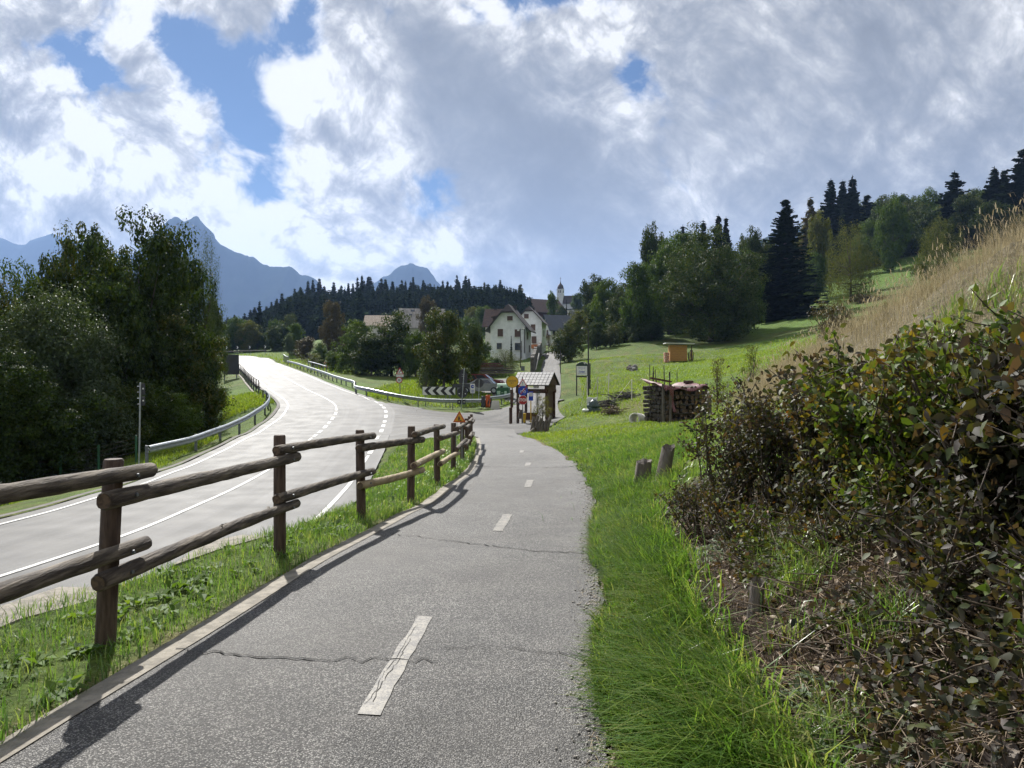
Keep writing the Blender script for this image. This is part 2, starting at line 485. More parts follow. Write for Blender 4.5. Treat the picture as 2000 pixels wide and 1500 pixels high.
def dist_to(cl, X, Y):
    """signed lateral distance to a centre line, and index"""
    A = np.array([(p.x, p.y) for p in cl])
    best = np.full(len(X), 1e9); idx = np.zeros(len(X), int)
    for i in range(0, len(A)):
        d = (X - A[i, 0]) ** 2 + (Y - A[i, 1]) ** 2
        m = d < best; best[m] = d[m]; idx[m] = i
    nrm = np.array([tuple(perp(cl, i))[:2] for i in range(len(cl))])
    s = (X - A[idx, 0]) * nrm[idx, 0] + (Y - A[idx, 1]) * nrm[idx, 1]
    return np.sqrt(best), s, idx
road_s = resample(road_c, .8)
def pave_mask(X, Y, grow=0.0):
    """True where asphalt lies"""
    X = np.asarray(X, float).ravel(); Y = np.asarray(Y, float).ravel()
    d, s, i = dist_to(road_s, X, Y); m = (np.abs(s) < HW_ROAD + grow) & (d < HW_ROAD + 1.2 + grow)
    d, s, i = dist_to(street_c, X, Y); w = np.array(street_w)[i]; m |= (np.abs(s) < w + grow) & (d < w + 1 + grow)
    d, s, i = dist_to(lot_c, X, Y); w = np.array(lot_w)[i]; m |= (np.abs(s) < w + grow) & (d < w + 1 + grow)
    a = np.interp(Y, yl, pl); b = np.interp(Y, yl, pr)
    m |= (X > a - grow) & (X < b + grow) & (Y < 41.5)
    return m

pm = pave_mask(XX, YY, 0.0).reshape(XX.shape)
d_in = pm
ZG = ZZ - np.where(pm, np.where((YY < 30) & (XX > -2.6), .05, .14), 0)
# small lumps outside the asphalt
lump = (fbm(XX, YY, .9) - .5) * .10 + (fbm(XX + 40, YY, .22) - .5) * .3 * np.clip((YY - 12) / 30, 0, 1)
bank = sm01((XX - np.interp(YY, [0, 7, 12], [1.1, 1.6, 2.0])) / .5) * (YY < 16) * (YY > -3)
lump += (fbm(XX, YY, 2.4) - .5) * .40 * bank
ZG = ZG + np.where(pave_mask(XX, YY, .4).reshape(XX.shape), 0, lump)
V = np.c_[XX.ravel(), YY.ravel(), ZG.ravel()]
nr, nc = XX.shape
I = np.arange(nr * nc).reshape(nr, nc)
FQ = np.stack([I[:-1, :-1], I[:-1, 1:], I[1:, 1:], I[1:, :-1]], -1).reshape(-1, 4)

# what covers the ground where: lawn, meadow, dry grass, bare soil, forest floor
def dry_zone(X, Y):
    X = np.asarray(X); Y = np.asarray(Y)
    x0 = np.interp(Y, [0, 5, 9, 14, 20, 27, 33, 40], [4.6, 4.6, 4.4, 4.4, 6.0, 8.2, 11.5, 15])
    return sm01((X - x0 + (fbm(X, Y, .5) - .5) * 1.6) / .9) * (Y < 46) * sm01((46 - Y) / 8)
def soil_zone(X, Y):
    X = np.asarray(X); Y = np.asarray(Y)
    a = np.interp(Y, [0, 3, 5, 7, 9.5], [.78, .86, 1.12, 1.42, 1.8]); b = np.interp(Y, [0, 4, 7, 9.5], [4.2, 4.0, 3.9, 3.2])
    n = (fbm(X + 9, Y, 1.3) - .5) * .9
    return sm01((X - a + n * .5) / .25) * sm01((b - X + n) / .4) * sm01((10.2 - Y + n) / .8)
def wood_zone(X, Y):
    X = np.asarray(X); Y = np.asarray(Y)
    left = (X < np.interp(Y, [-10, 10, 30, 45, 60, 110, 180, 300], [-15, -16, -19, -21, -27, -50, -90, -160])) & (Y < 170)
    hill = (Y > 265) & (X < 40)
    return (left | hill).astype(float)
# ---------------------------------------------------------------- setting materials
def ground_mat():
    m, nt, b = new_mat('ground')
    at_ = nnew(nt, 'ShaderNodeAttribute', attribute_name='cover')
    co = objco(nt)
    base = S(nt, at_.outputs['Color'])
    n1 = noise(nt, co, 9, 6, .7).sstep(.3, .7, .55, 1.3)
    n2 = noise(nt, co, .8, 5, .6).sstep(.3, .7, .75, 1.2)
    k = n1 * n2
    mx = nnew(nt, 'ShaderNodeMix', data_type='RGBA', blend_type='MULTIPLY'); mx.inputs[0].default_value = 1
    nt.links.new(base.k, mx.inputs[6]); nt.links.new(combine(nt, k, k, k).k, mx.inputs[7])
    nt.links.new(mx.outputs[2], b.inputs['Base Color'])
    b.inputs['Roughness'].default_value = .95; b.inputs['Specular IOR Level'].default_value = .15
    bn = nnew(nt, 'ShaderNodeBump'); bn.inputs['Strength'].default_value = .9; bn.inputs['Distance'].default_value = .06
    h = noise(nt, co, 14, 6, .7) + noise(nt, co, 2.2, 4, .6) * 2.0
    nt.links.new(h.k, bn.inputs['Height']); nt.links.new(bn.outputs[0], b.inputs['Normal'])
    return m

def asphalt_mat(name, dark, light, chip, rough, tint2, spec=.5, bumpd=.004, tracks=False):
    m, nt, b = new_mat(name)
    co = objco(nt)
    v = nnew(nt, 'ShaderNodeTexVoronoi'); nt.links.new(co.k, v.inputs['Vector']); v.inputs['Scale'].default_value = chip
    ch = S(nt, nnew(nt, 'ShaderNodeSeparateColor').inputs[0])
    sep = nnew(nt, 'ShaderNodeSeparateColor'); nt.links.new(v.outputs['Color'], sep.inputs[0])
    chipv = S(nt, sep.outputs[0])
    dist = S(nt, v.outputs['Distance'])
    f = (chipv.sstep(.32, .95) * .85 + noise(nt, co, chip * .45, 3, .6).sstep(.45, .7) * .2) * dist.sstep(.62, .3, .15, 1.0)
    base = mixc(nt, f, dark, light)
    big = noise(nt, co, .55, 5, .6).sstep(.35, .7)
    mid = noise(nt, co, 2.2, 6, .65).sstep(.32, .7, .68, 1.18)
    base = mixc(nt, big * .55, base, tint2)
    if tracks:                                              # wheel tracks and long worn streaks along the lane
        uv = nnew(nt, 'ShaderNodeUVMap', uv_map='lane'); mp = nnew(nt, 'ShaderNodeMapping'); nt.links.new(uv.outputs[0], mp.inputs[0]); mp.inputs['Scale'].default_value = (1.3, .035, 1)
        st_ = noise(nt, S(nt, mp.outputs[0]), 1.6, 5, .6, .3).sstep(.36, .64, .72, 1.22)
        mid = mid * st_
    mx = nnew(nt, 'ShaderNodeMix', data_type='RGBA', blend_type='MULTIPLY'); mx.inputs[0].default_value = 1
    nt.links.new(base.k, mx.inputs[6]); nt.links.new(combine(nt, mid, mid, mid).k, mx.inputs[7])
    nt.links.new(mx.outputs[2], b.inputs['Base Color'])
    setin(nt, b, 'Roughness', noise(nt, co, 1.1, 4, .6).sstep(.3, .7, rough - .03, rough + .05))
    b.inputs['Specular IOR Level'].default_value = spec
    bn = nnew(nt, 'ShaderNodeBump'); bn.inputs['Strength'].default_value = .8; bn.inputs['Distance'].default_value = bumpd
    h = (1.0 - dist) * 1.0 + chipv * .8 + noise(nt, co, chip * 2, 2, .5) * .4
    nt.links.new(h.k, bn.inputs['Height']); nt.links.new(bn.outputs[0], b.inputs['Normal'])
    return m

M_ground = ground_mat()
M_path = asphalt_mat('path_asphalt', (.016, .015, .015), (.42, .405, .38), 120, .62, (.085, .08, .075), spec=.36, bumpd=.008)
M_road = asphalt_mat('road_asphalt', (.04, .04, .042), (.125, .125, .127), 90, .68, (.08, .08, .082), spec=.29, bumpd=.001, tracks=True)
M_street = asphalt_mat('street_asphalt', (.05, .05, .05), (.165, .16, .155), 80, .72, (.11, .105, .10), spec=.24, bumpd=.001, tracks=True)
def paint_mat(name, col, under, wear):
    m, nt, b = new_mat(name)
    co = objco(nt)
    f = (noise(nt, co, 16, 6, .75) * .6 + noise(nt, co, 90, 3, .6) * .4).sstep(wear - .07, wear + .07)
    setin(nt, b, 'Base Color', mixc(nt, f, under, col))
    b.inputs['Roughness'].default_value = .6
    return m
M_line = paint_mat('road_paint', (.46, .46, .45), (.13, .13, .13), .475)
M_dash = paint_mat('worn_path_paint', (.215, .198, .168), (.085, .08, .075), .505)
M_curb = mat('old_concrete', (.25, .225, .185), (.15, .135, .11), 9, .9, .5)

# ground sheet
cov = np.zeros((V.shape[0], 4), np.float32); cov[:, 3] = 1
X_, Y_ = V[:, 0], V[:, 1]
n_a = fbm(X_, Y_, .35); n_b = fbm(X_ + 77, Y_ + 31, 1.7); n_c = fbm(X_ + 300, Y_, .05)
def lerp(a, b, t): return np.asarray(a) * (1 - t[:, None]) + np.asarray(b) * t[:, None]
lawn = lerp((.055, .085, .016), (.10, .15, .028), n_a)
lawn = lerp(lawn, (.15, .125, .05), sm01((n_b - .55) / .15) * .45)
lawn = lerp(lawn, (.085, .15, .022), sm01((n_c - .45) / .1) * np.clip((Y_ - 30) / 30, 0, 1) * .8)
lawn = lerp(lawn, lerp((.13, .115, .075), (.20, .17, .115), n_b), dry_zone(X_, Y_))
lawn = lerp(lawn, lerp((.020, .014, .010), (.06, .042, .028), n_b), soil_zone(X_, Y_))
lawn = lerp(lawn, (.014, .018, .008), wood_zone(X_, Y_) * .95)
brown = np.exp(-(((X_ - 8.5) / 2.2) ** 2 + ((Y_ - 46) / 6) ** 2)) + np.exp(-(((X_ - 40) / 14) ** 2 + ((Y_ - 200) / 8) ** 2))
lawn = lerp(lawn, (.16, .11, .055), np.clip(brown, 0, 1) * .5)
# worn earthy edge along the bike path
da = np.minimum(np.abs(X_ - np.interp(Y_, yl, pl)), np.abs(X_ - np.interp(Y_, yl, pr)))
lawn = lerp(lawn, (.17, .13, .085), np.exp(-(da / .22) ** 2) * (Y_ < 36) * .8)
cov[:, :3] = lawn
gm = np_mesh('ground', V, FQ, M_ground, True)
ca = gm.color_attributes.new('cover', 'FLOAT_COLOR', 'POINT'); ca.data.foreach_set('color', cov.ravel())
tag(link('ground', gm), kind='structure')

road = link('road', ribbon_uv(np_mesh('road', *ribbon_mesh(road_s, HW_ROAD, HW_ROAD, 10, .02), M_road, True), road_s, HW_ROAD, HW_ROAD, 10)); tag(road, kind='structure')
st = link('side_street', ribbon_uv(np_mesh('side_street', *ribbon_mesh(street_c, street_w, street_w, 16, .012), M_street, True), street_c, street_w, street_w, 16)); tag(st, kind='structure')
lt = link('parking_area', np_mesh('parking_area', *ribbon_mesh(lot_c, lot_w, lot_w, 10, .006), M_street, True)); tag(lt, kind='structure')
# bike path
Gp = []
nx = 18
xy = np.array([[(a.x + (b.x - a.x) * k / nx, a.y) for k in range(nx + 1)] for a, b in zip(path_l, path_r)])
wob = (fbm(xy[:, -1, 1], xy[:, -1, 1] * 0, 1.6) - .5) * .16; xy[:, -1, 0] += wob
xy[:, 0, 0] += (fbm(xy[:, 0, 1] + 50, xy[:, 0, 1] * 0, 1.2) - .5) * .06
z = H(xy[..., 0], xy[..., 1]).reshape(xy.shape[:2]) + .03
z += (fbm(xy[..., 0], xy[..., 1], .7) - .5) * .03
G = np.concatenate([xy, z[..., None]], -1)
bp = link('bike_path', np_mesh('bike_path', *grid_skirt(G, .3), M_path, True)); tag(bp, kind='structure')
PZ, PX = z, xy
def path_z(x, y):
    j = int(np.clip(np.searchsorted(yl, y) - 1, 0, len(yl) - 2)); t = (y - yl[j]) / (yl[j + 1] - yl[j])
    f = lambda r: np.interp(x, PX[r, :, 0], PZ[r])
    return float(f(j) * (1 - t) + f(j + 1) * t)
# concrete edge strip on the left of the path
ks = resample([p for p in path_l if p.y < 33], .25)
V1, F1 = [], []
for i, p in enumerate(ks):
    w = .12 + .06 * float(vnoise(p.y, 0, 1.5)); zz = path_z(p.x + .02, p.y)
    V1 += [(p.x - w, p.y, zz - .1), (p.x - w, p.y, zz - .002), (p.x + .05, p.y, zz + .006)]
F1 = [(3 * i + k, 3 * i + k + 1, 3 * i + k + 4, 3 * i + k + 3) for i in range(len(ks) - 1) for k in range(2)]
tag(link('kerb_strip', np_mesh('kerb_strip', V1, F1, M_curb, True)), kind='structure')
# concrete pad on the verge crest (bottom left) and flat kerb stones beyond
def pad(name, pix, th=.12):
    pts = []
    for u, v in pix:
        y = 1.6 * F / (v - 789); x = (u - 1000) / F * y; pts.append(Vector((x, y, P(y) + .015)))
    n = len(pts); mb = MB()
    mb.add(pts + [p - Vector((0, 0, th)) for p in pts], [tuple(range(n))] + [(i, (i + 1) % n, n + (i + 1) % n, n + i) for i in range(n)])
    return tag(mb.build(name, M_curb), kind='structure')
pad('kerb_slab', ((-90, 1268), (30, 1216), (188, 1174), (196, 1152), (110, 1152), (0, 1188), (-90, 1214)), .5)
pad('kerb_slab', ((330, 1110), (420, 1078), (520, 1050), (470, 1048), (400, 1062)), .4)
Vk, Fk = strip_mesh(road_c, -4.15, -3.92, .07); tag(link('road_kerb', np_mesh('road_kerb', Vk, Fk, mat('dark_kerb', (.07, .065, .06), (.12, .11, .10), 3, .9, .5))), kind='structure')

# painted lines on the road
def paint(name, cl, o0, o1, lift, m, **kw):
    Vv, Ff = strip_mesh(cl, o0, o1, lift, **kw)
    o = link(name, np_mesh(name, Vv, Ff, m)); return tag(o, kind='structure')
i0 = min(range(len(road_s)), key=lambda i: abs(road_s[i].y - 31)); i1 = min(range(len(road_s)), key=lambda i: abs(road_s[i].y - 54) + (0 if road_s[i].y > 0 else 99))
sA = i0 * .8; sB = i1 * .8
paint('edge_line', road_c, -HW_LINE - .06, -HW_LINE + .06, .032, M_line)
paint('edge_line', road_c, HW_LINE - .06, HW_LINE + .06, .032, M_line, s1=sA)
paint('edge_line', road_c, HW_LINE - .06, HW_LINE + .06, .032, M_line, s0=sB)
paint('dashed_edge_line', road_c, HW_LINE - .11, HW_LINE + .11, .032, M_line, s0=sA + .6, s1=sB, dash=(1.0, 1.1))
paint('centre_line', road_c, -.055, .055, .032, M_line, s1=sA + 6)
paint('centre_line', road_c, -.055, .055, .032, M_line, s0=sB - 4)
paint('dashed_centre_line', road_c, -.09, .09, .032, M_line, s0=sA + 6.5, s1=sB - 4.5, dash=(1.0, 1.0))

# worn dashes and cracks on the path
for (u0, v0, u1, v1, w) in ((830, 1208, 716, 1410, .118), (992, 1004, 972, 1036, .13), (1036, 938, 1030, 952, .14), (1032, 904, 1030, 911, .14), (1020, 882, 1018, 886, .13)):
    def gp(u, v):
        y = 1.6 * F / max(v - 789, 5)
        return np.array([(u - 1000) / F * y, y])
    A, B = gp(u0, v0), gp(u1, v1)
    t = (B - A) / np.linalg.norm(B - A); q = np.array([t[1], -t[0]])
    n = 14; Vv, Ff = [], []
    for i in range(n + 1):
        c = A + (B - A) * i / n
        for s in (-.5, 0, .5):
            r = w * (1 + rnd.uniform(-.12, .12)); p = c + q * s * r
            Vv.append((p[0], p[1], path_z(p[0], p[1]) + .005))
    for i in range(n):
        for k in (0, 1): Ff.append((3 * i + k, 3 * i + k + 1, 3 * i + k + 4, 3 * i + k + 3))
    tag(link('path_dash', np_mesh('path_dash', Vv, Ff, M_dash)), kind='structure')
M_crack = mat('crack', (.012, .012, .012), (.02, .018, .016), 5, .95)
def crack(pix, w, y_of=None, seed=0, jit=.03):
    pts = []
    for u, v in pix:
        y = 1.6 * F / (v - 789); pts.append(np.array([(u - 1000) / F * y, y]))
    out = []
    for a, b in zip(pts, pts[1:]):
        n = max(3, int(np.linalg.norm(b - a) / .05))
        for i in range(n):
            p = a + (b - a) * i / n; out.append(p + np.array([rnd.gauss(0, jit * .3), rnd.gauss(0, jit)]))
    Vv, Ff = [], []
    for i, p in enumerate(out):
        d = out[min(i + 1, len(out) - 1)] - out[max(i - 1, 0)]; d /= np.linalg.norm(d) + 1e-9; q = np.array([-d[1], d[0]])
        ww = w * rnd.uniform(.35, 1.2)
        for s in (-.5, .5):
            r = p + q * s * ww
            Vv.append((r[0], r[1], path_z(r[0], r[1]) + .0075))
    for i in range(len(out) - 1): Ff.append((2 * i, 2 * i + 1, 2 * i + 3, 2 * i + 2))
    tag(link('path_crack', np_mesh('path_crack', Vv, Ff, M_crack)), kind='structure')
crack([(340, 1283), (480, 1298), (640, 1305), (760, 1296), (870, 1299)], .017)
crack([(860, 1272), (960, 1266), (1080, 1280), (1180, 1302)], .010)
crack([(860, 1056), (960, 1068), (1060, 1078), (1160, 1086)], .024)
crack([(760, 1050), (860, 1056)], .013)
crack([(940, 911), (1060, 917), (1124, 921)], .03)
crack([(940, 853), (990, 852), (1030, 862)], .05, jit=.05)
crack([(800, 1255), (776, 1300), (742, 1350), (718, 1396)], .0045, jit=.016)
crack([(815, 1225), (790, 1262), (770, 1300), (752, 1325), (724, 1372), (700, 1404)], .003, jit=.02)

# ---------------------------------------------------------------- grass
def blades(X, Y, L, W, bend, zoff=0.0, head=None, lean=None, Z=None):
    """two-segment blades; head = heading the tip bends towards (radians)"""
    n = len(X)
    Zb = (gh(X, Y) if Z is None else Z) + zoff
    h = rng.uniform(0, 2 * np.pi, n) if head is None else head + rng.normal(0, .9, n)
    dx, dy = np.cos(h), np.sin(h)
    sx, sy = -dy, dx
    base = np.c_[X, Y, Zb - .02]
    b1 = L * bend * .25; b2 = L * bend
    m = base + np.c_[dx * b1, dy * b1, L * .55]
    tz = L * np.sqrt(np.clip(1 - bend ** 2 * .8, .12, 1))
    t = base + np.c_[dx * b2, dy * b2, tz]
    s = np.c_[sx, sy, np.zeros(n)] * (W / 2)[:, None]
    Vv = np.stack([base - s, base + s, m + s * .85, m - s * .85, t + s * .12, t - s * .12], 1).reshape(-1, 3)
    k = np.arange(n)[:, None] * 6
    Ff = np.concatenate([k + np.array([[0, 1, 2, 3]]), k + np.array([[3, 2, 4, 5]])], 0)
    return Vv, Ff
def scatter(n, x0, x1, y0, y1, keep, grow=.0, near_bias=1.0):
    t = rng.random(n) ** near_bias
    y = y0 + (y1 - y0) * t; x = rng.uniform(0, 1, n)
    xa = np.interp(y, *zip(*x0)) if isinstance(x0, list) else x0; xb = np.interp(y, *zip(*x1)) if isinstance(x1, list) else x1
    x = xa + (xb - xa) * x
    k = keep(x, y) & ~pave_mask(x, y, grow)
    return x[k], y[k]
def join(ls):
    Vs, Fs, o = [], [], 0
    for v, f in ls: Vs.append(v); Fs.append(f + o); o += len(v)
    return np.concatenate(Vs), np.concatenate(Fs)
M_gr = leaf_mat('lush_grass', [(.022, .052, .012), (.052, .112, .020), (.09, .172, .028), (.145, .225, .042), (.22, .25, .075), (.33, .285, .16)], rough=.36, trans=.4, spec=.6, tcol=(1.6, 1.7, .9), obj_var=False, pos_scale=1.1)
M_dry = leaf_mat('dry_grass', [(.13, .115, .05), (.24, .21, .125), (.34, .30, .20), (.44, .40, .29), (.17, .185, .055)], rough=.55, trans=.3, spec=.35, obj_var=False, tcol=(1.2, 1.12, 1.0))
M_mead = leaf_mat('meadow_grass', [(.075, .135, .014), (.10, .17, .018), (.13, .205, .022), (.16, .22, .032), (.21, .215, .065)], rough=.5, trans=.45, spec=.35, obj_var=False, pos_scale=.25)
U = lambda a, b, n: rng.uniform(a, b, n)
# right verge, lush and leaning over the path
x, y = scatter(64000, [(p_[1], p_[0] - .12) for p_ in PATH_R], [(0, 1.0), (3, 1.2), (5, 1.5), (7, 1.75), (10, 2.3), (15, 4.0), (21, 5.5), (28, 6.5)], 2.0, 26, lambda x, y: (rng.random(len(x)) > soil_zone(x, y) * .93) & (x - np.interp(y, yl, pr) + (fbm(x, y, 1.1) - .5) * .52 > .0), -.06, 1.7)
far = np.clip((y - 8) / 14, 0, 1); hh = .5 + .9 * fbm(x, y, 1.3)
edge = np.clip((x - np.interp(y, yl, pr)) / .35, .3, 1) 
L = U(.16, .42, len(x)) * hh * (1 - .45 * far) * (.45 + .55 * edge)
g1 = blades(x, y, L, U(.005, .0115, len(x)) * (1 + 1.6 * far), U(.45, 1.0, len(x)), head=R(205))
tag(link('lush_grass', np_mesh('lush_grass', *g1, M_gr)), kind='stuff')
# tufts on the bank
tl = []
for cx, cy, n, r, hgt in ((1.78, 4.35, 260, .10, .32), (2.0, 4.95, 380, .16, .34), (1.5, 3.75, 70, .07, .24), (2.05, 5.7, 130, .13, .28), (1.75, 3.3, 150, .09, .28), (2.3, 4.6, 160, .15, .3), (2.25, 7.2, 90, .15, .2), (3.0, 9.6, 800, .6, .26), (2.6, 10.6, 900, .6, .24), (3.3, 10.8, 700, .6, .34), (1.28, 2.85, 130, .09, .25), (1.1, 2.7, 220, .11, .26)):
    a = rng.normal(0, r, n) + cx; b_ = rng.normal(0, r, n) + cy
    tl.append(blades(a, b_, U(.5, 1.2, n) * hgt, U(.004, .008, n), U(.45, 1.05, n)))
tag(link('grass_tufts', np_mesh('grass_tufts', *join(tl), M_gr)), kind='stuff')
# dead stalks, roots and leaf litter on the bare soil
x, y = scatter(24000, .9, 4.4, 2, 10.5, lambda x, y: rng.random(len(x)) < soil_zone(x, y) * (fbm(x, y, 2.5) > .40), 0, 1.3)
s1 = blades(x, y, U(.05, .24, len(x)), U(.002, .006, len(x)), U(.6, 1.05, len(x)), head=R(235))
tag(link('dead_straw', np_mesh('dead_straw', *s1, mat('dead_straw', (.26, .20, .14), (.09, .062, .042), 14, .8))), kind='stuff')
# left verge
x, y = scatter(50000, [(0, -3.8), (5.3, -3.8), (7.4, -3.4), (8.8, -3.0), (10, -2.6), (13, -2.3), (20, -2.3), (28, -2.9), (35, -3.6)], [(0, -2.4), (5, -2.3), (8, -1.9), (11, -1.5), (15, -1.2), (20, -1.1), (28, -1.4), (35, -1.9)], 1.6, 34, lambda x, y: (fbm(x, y, 1.4) + U(-.25, .25, len(x)) > .44), .04, 1.5)
xv, yv = scatter(16000, [(9, -4.0), (36, -5.6)], [(9, -2.2), (20, -2.0), (36, -3.0)], 9, 36, lambda x, y: x < 9e9, .05, 1.2)
x = np.r_[x, xv]; y = np.r_[y, yv]
far = np.clip((y - 8) / 14, 0, 1)
g2 = blades(x, y, U(.05, .17, len(x)) * (.4 + 1.1 * fbm(x + 5, y, .9)) * (1 + .4 * far), U(.004, .009, len(x)) * (1 + 2.5 * far), U(.2, .8, len(x)))
tag(link('verge_grass', np_mesh('verge_grass', *g2, M_gr)), kind='stuff')
# broad-leaved weeds on both verges: rosettes of leaves
def rosettes(pts, m, name):
    ls = []
    for cx, cy, r, n, up in pts:
        z0 = float(gh(cx, cy))
        a = rng.uniform(0, 2 * np.pi, n); L = U(.5, 1.1, n) * r; el = U(.1, .9, n) * up
        d = np.c_[np.cos(a) * np.cos(el), np.sin(a) * np.cos(el), np.sin(el)]
        s = np.c_[-np.sin(a), np.cos(a), np.zeros(n)] * (L * .2)[:, None]
        b0 = np.array([cx, cy, z0 + .01]) + rng.normal(0, r * .22, (n, 3)) * (1, 1, .1)
        mid = b0 + d * (L * .5)[:, None] + np.array([0, 0, .02]); tip = b0 + d * L[:, None] - np.array([0, 0, 1]) * (L * .12)[:, None]
        ls.append((np.stack([b0, mid + s, tip, mid - s], 1).reshape(-1, 3), np.arange(n * 4).reshape(-1, 4)))
    o = link(name, np_mesh(name, *join(ls), m)); return tag(o, kind='stuff')
M_weed = leaf_mat('weed_leaf', [(.03, .06, .010), (.05, .10, .016), (.08, .15, .022), (.12, .18, .03)], rough=.65, trans=.4, spec=.2, obj_var=False)
wp = [(rnd.uniform(-3.3, -2.4) + max(0, (y0 - 6) * .12), y0, rnd.uniform(.07, .15), rnd.randint(7, 14), 1.0) for y0 in [rnd.uniform(2.2, 11) for _ in range(110)]]
rosettes(wp, M_weed, 'verge_weeds')
M_glauc = leaf_mat('grey_green_leaf', [(.07, .10, .06), (.11, .15, .09), (.15, .20, .125), (.21, .26, .18)], rough=.7, trans=.25, obj_var=False)
gp_ = [(1.18 + rnd.gauss(0, .12), 2.95 + rnd.gauss(0, .14), .07, 12, 1.3) for _ in range(80)] + [(1.85 + rnd.gauss(0, .18), 6.4 + rnd.gauss(0, .3), .08, 9, 1.2) for _ in range(80)] + [(1.72 + rnd.gauss(0, .1), 16 + rnd.gauss(0, .4), .12, 8, 1.0) for _ in range(25)]
rosettes(gp_, M_glauc, 'grey_green_weeds')
# lawn and meadow in the middle distance
x, y = scatter(150000, [(8, 1.5), (16, 1.7), (30, .8), (36, .4), (48, 1.5), (60, 6), (110, 10)], [(8, 4.2), (16, 6), (26, 9.5), (36, 15), (60, 28), (110, 60)], 9, 105, lambda x, y: (rng.random(len(x)) > dry_zone(x, y) * .97) & (soil_zone(x, y) < .5), .1, 1.9)
sc_ = np.clip(y / 26, .6, 4)
g3 = blades(x, y, U(.05, .13, len(x)) * (.5 + fbm(x, y, .5)) * np.clip(sc_, .8, 1.8), U(.007, .012, len(x)) * sc_ * 1.6, U(.2, .8, len(x)))
tag(link('meadow_grass', np_mesh('meadow_grass', *g3, M_mead)), kind='stuff')
# rough grass behind the guardrails
xa, ya = scatter(26000, -14, 1.5, 61, 98, lambda x, y: fbm(x, y, .3) > .3, .3)
xb, yb = scatter(22000, [(24, -19.5), (34, -19), (46, -20.5), (54, -22), (66, -27)], [(24, -13), (34, -15.2), (46, -16.6), (54, -18), (66, -23)], 24, 66, lambda x, y: x < 9e9, .2)
xc_, yc_ = scatter(14000, -75, -22, 100, 165, lambda x, y: x < 9e9, .4)
x = np.r_[xa, xb, xc_]; y = np.r_[ya, yb, yc_]
sc_ = np.clip(y / 26, .8, 5)
g4 = blades(x, y, U(.1, .3, len(x)) * (.4 + fbm(x, y, .4)) * np.clip(sc_, .8, 1.6), U(.007, .012, len(x)) * sc_ * 1.7, U(.2, .8, len(x)))
tag(link('roadside_grass', np_mesh('roadside_grass', *g4, M_mead)), kind='stuff')
# dry hay-coloured slope on the right, with seed heads
x, y = scatter(60000, [(3, 3.9), (9, 4.2), (14, 4.3), (20, 5.8), (27, 7.8), (34, 11), (44, 15)], [(3, 9), (9, 9.5), (14, 10), (20, 11), (27, 12.5), (34, 15), (44, 20)], 3, 42, lambda x, y: rng.random(len(x)) < dry_zone(x, y), .2, 1.35)
sc_ = np.clip(y / 11, .7, 3)
Ld = U(.2, .62, len(x)) * (.45 + 1.0 * fbm(x, y, .7)) * np.where(x > 5.6, 1, .75)
g5 = blades(x, y, Ld, U(.003, .0062, len(x)) * sc_, U(.25, .95, len(x)), head=R(200))
tag(link('dry_grass', np_mesh('dry_grass', *g5, M_dry)), kind='stuff')
k = rng.random(len(x)) < .14
x2, y2, L2 = x[k], y[k], Ld[k] * 1.35
stal = blades(x2, y2, L2, U(.0025, .004, len(x2)) * sc_[k], np.full(len(x2), .3), head=R(200))
tips = stal[0].reshape(-1, 6, 3)[:, 4]
hd = blades(tips[:, 0], tips[:, 1], U(.06, .14, len(x2)), U(.008, .016, len(x2)) * np.sqrt(sc_[k]), U(.5, 1.0, len(x2)), head=R(200), Z=tips[:, 2])
tag(link('seed_heads', np_mesh('seed_heads', *join([stal, hd]), M_dry)), kind='stuff')
# green undergrowth between the hedge and the dry slope
x, y = scatter(11000, [(2, 3.1), (9, 3.5)], [(2, 7), (9, 6.5)], 2.5, 9.5, lambda x, y: fbm(x, y, 1.1) > .5, .2)
g6 = blades(x, y, U(.12, .5, len(x)), U(.005, .014, len(x)), U(.55, 1.05, len(x)))
tag(link('bank_undergrowth', np_mesh('bank_undergrowth', *g6, M_gr)), kind='stuff')
# gravel and litter along the right path edge
ng = 2600
yg = 2.4 + 12 * rng.random(ng) ** 1.6; xg = np.interp(yg, yl, pr) + rng.normal(-.01, .085, ng)
rg = U(.004, .014, ng)
oct_ = np.array([(1, 0, 0), (0, 1, 0), (-1, 0, 0), (0, -1, 0), (0, 0, .7), (0, 0, -.5)])
fo = np.array([(0, 1, 4), (1, 2, 4), (2, 3, 4), (3, 0, 4), (1, 0, 5), (2, 1, 5), (3, 2, 5), (0, 3, 5)])
zg = np.maximum(gh(xg, yg), [path_z(a_, b_) if a_ < np.interp(b_, yl, pr) else -9 for a_, b_ in zip(xg, yg)])
Vg = (oct_[None] * rg[:, None, None] * rng.uniform(.6, 1.4, (ng, 6, 3)) + np.c_[xg, yg, zg + .005][:, None]).reshape(-1, 3)
tag(link('gravel', np_mesh('gravel', Vg, (fo[None] + np.arange(ng)[:, None, None] * 6).reshape(-1, 3), mat('gravel', (.44, .41, .37), (.24, .22, .20), 40, .85))), kind='stuff')
ns = 2600
ys = 2.4 + 11 * rng.random(ns) ** 1.5; side = rng.random(ns) < .6
xs = np.where(side, np.interp(ys, yl, pr) + rng.normal(.03, .09, ns), np.interp(ys, yl, pl) - np.abs(rng.normal(.12, .12, ns)))
zs = np.maximum(gh(xs, ys), [path_z(a_, b_) if np.interp(b_, yl, pl) < a_ < np.interp(b_, yl, pr) else -9 for a_, b_ in zip(xs, ys)])
g7 = blades(xs, ys, U(.03, .1, ns), U(.0015, .004, ns), np.full(ns, 1.05), Z=zs + .022)
v7 = g7[0].reshape(-1, 6, 3); v7[:, :, 2] = zs[:, None] + .006 + (v7[:, :, 2] - v7[:, :1, 2]) * .12
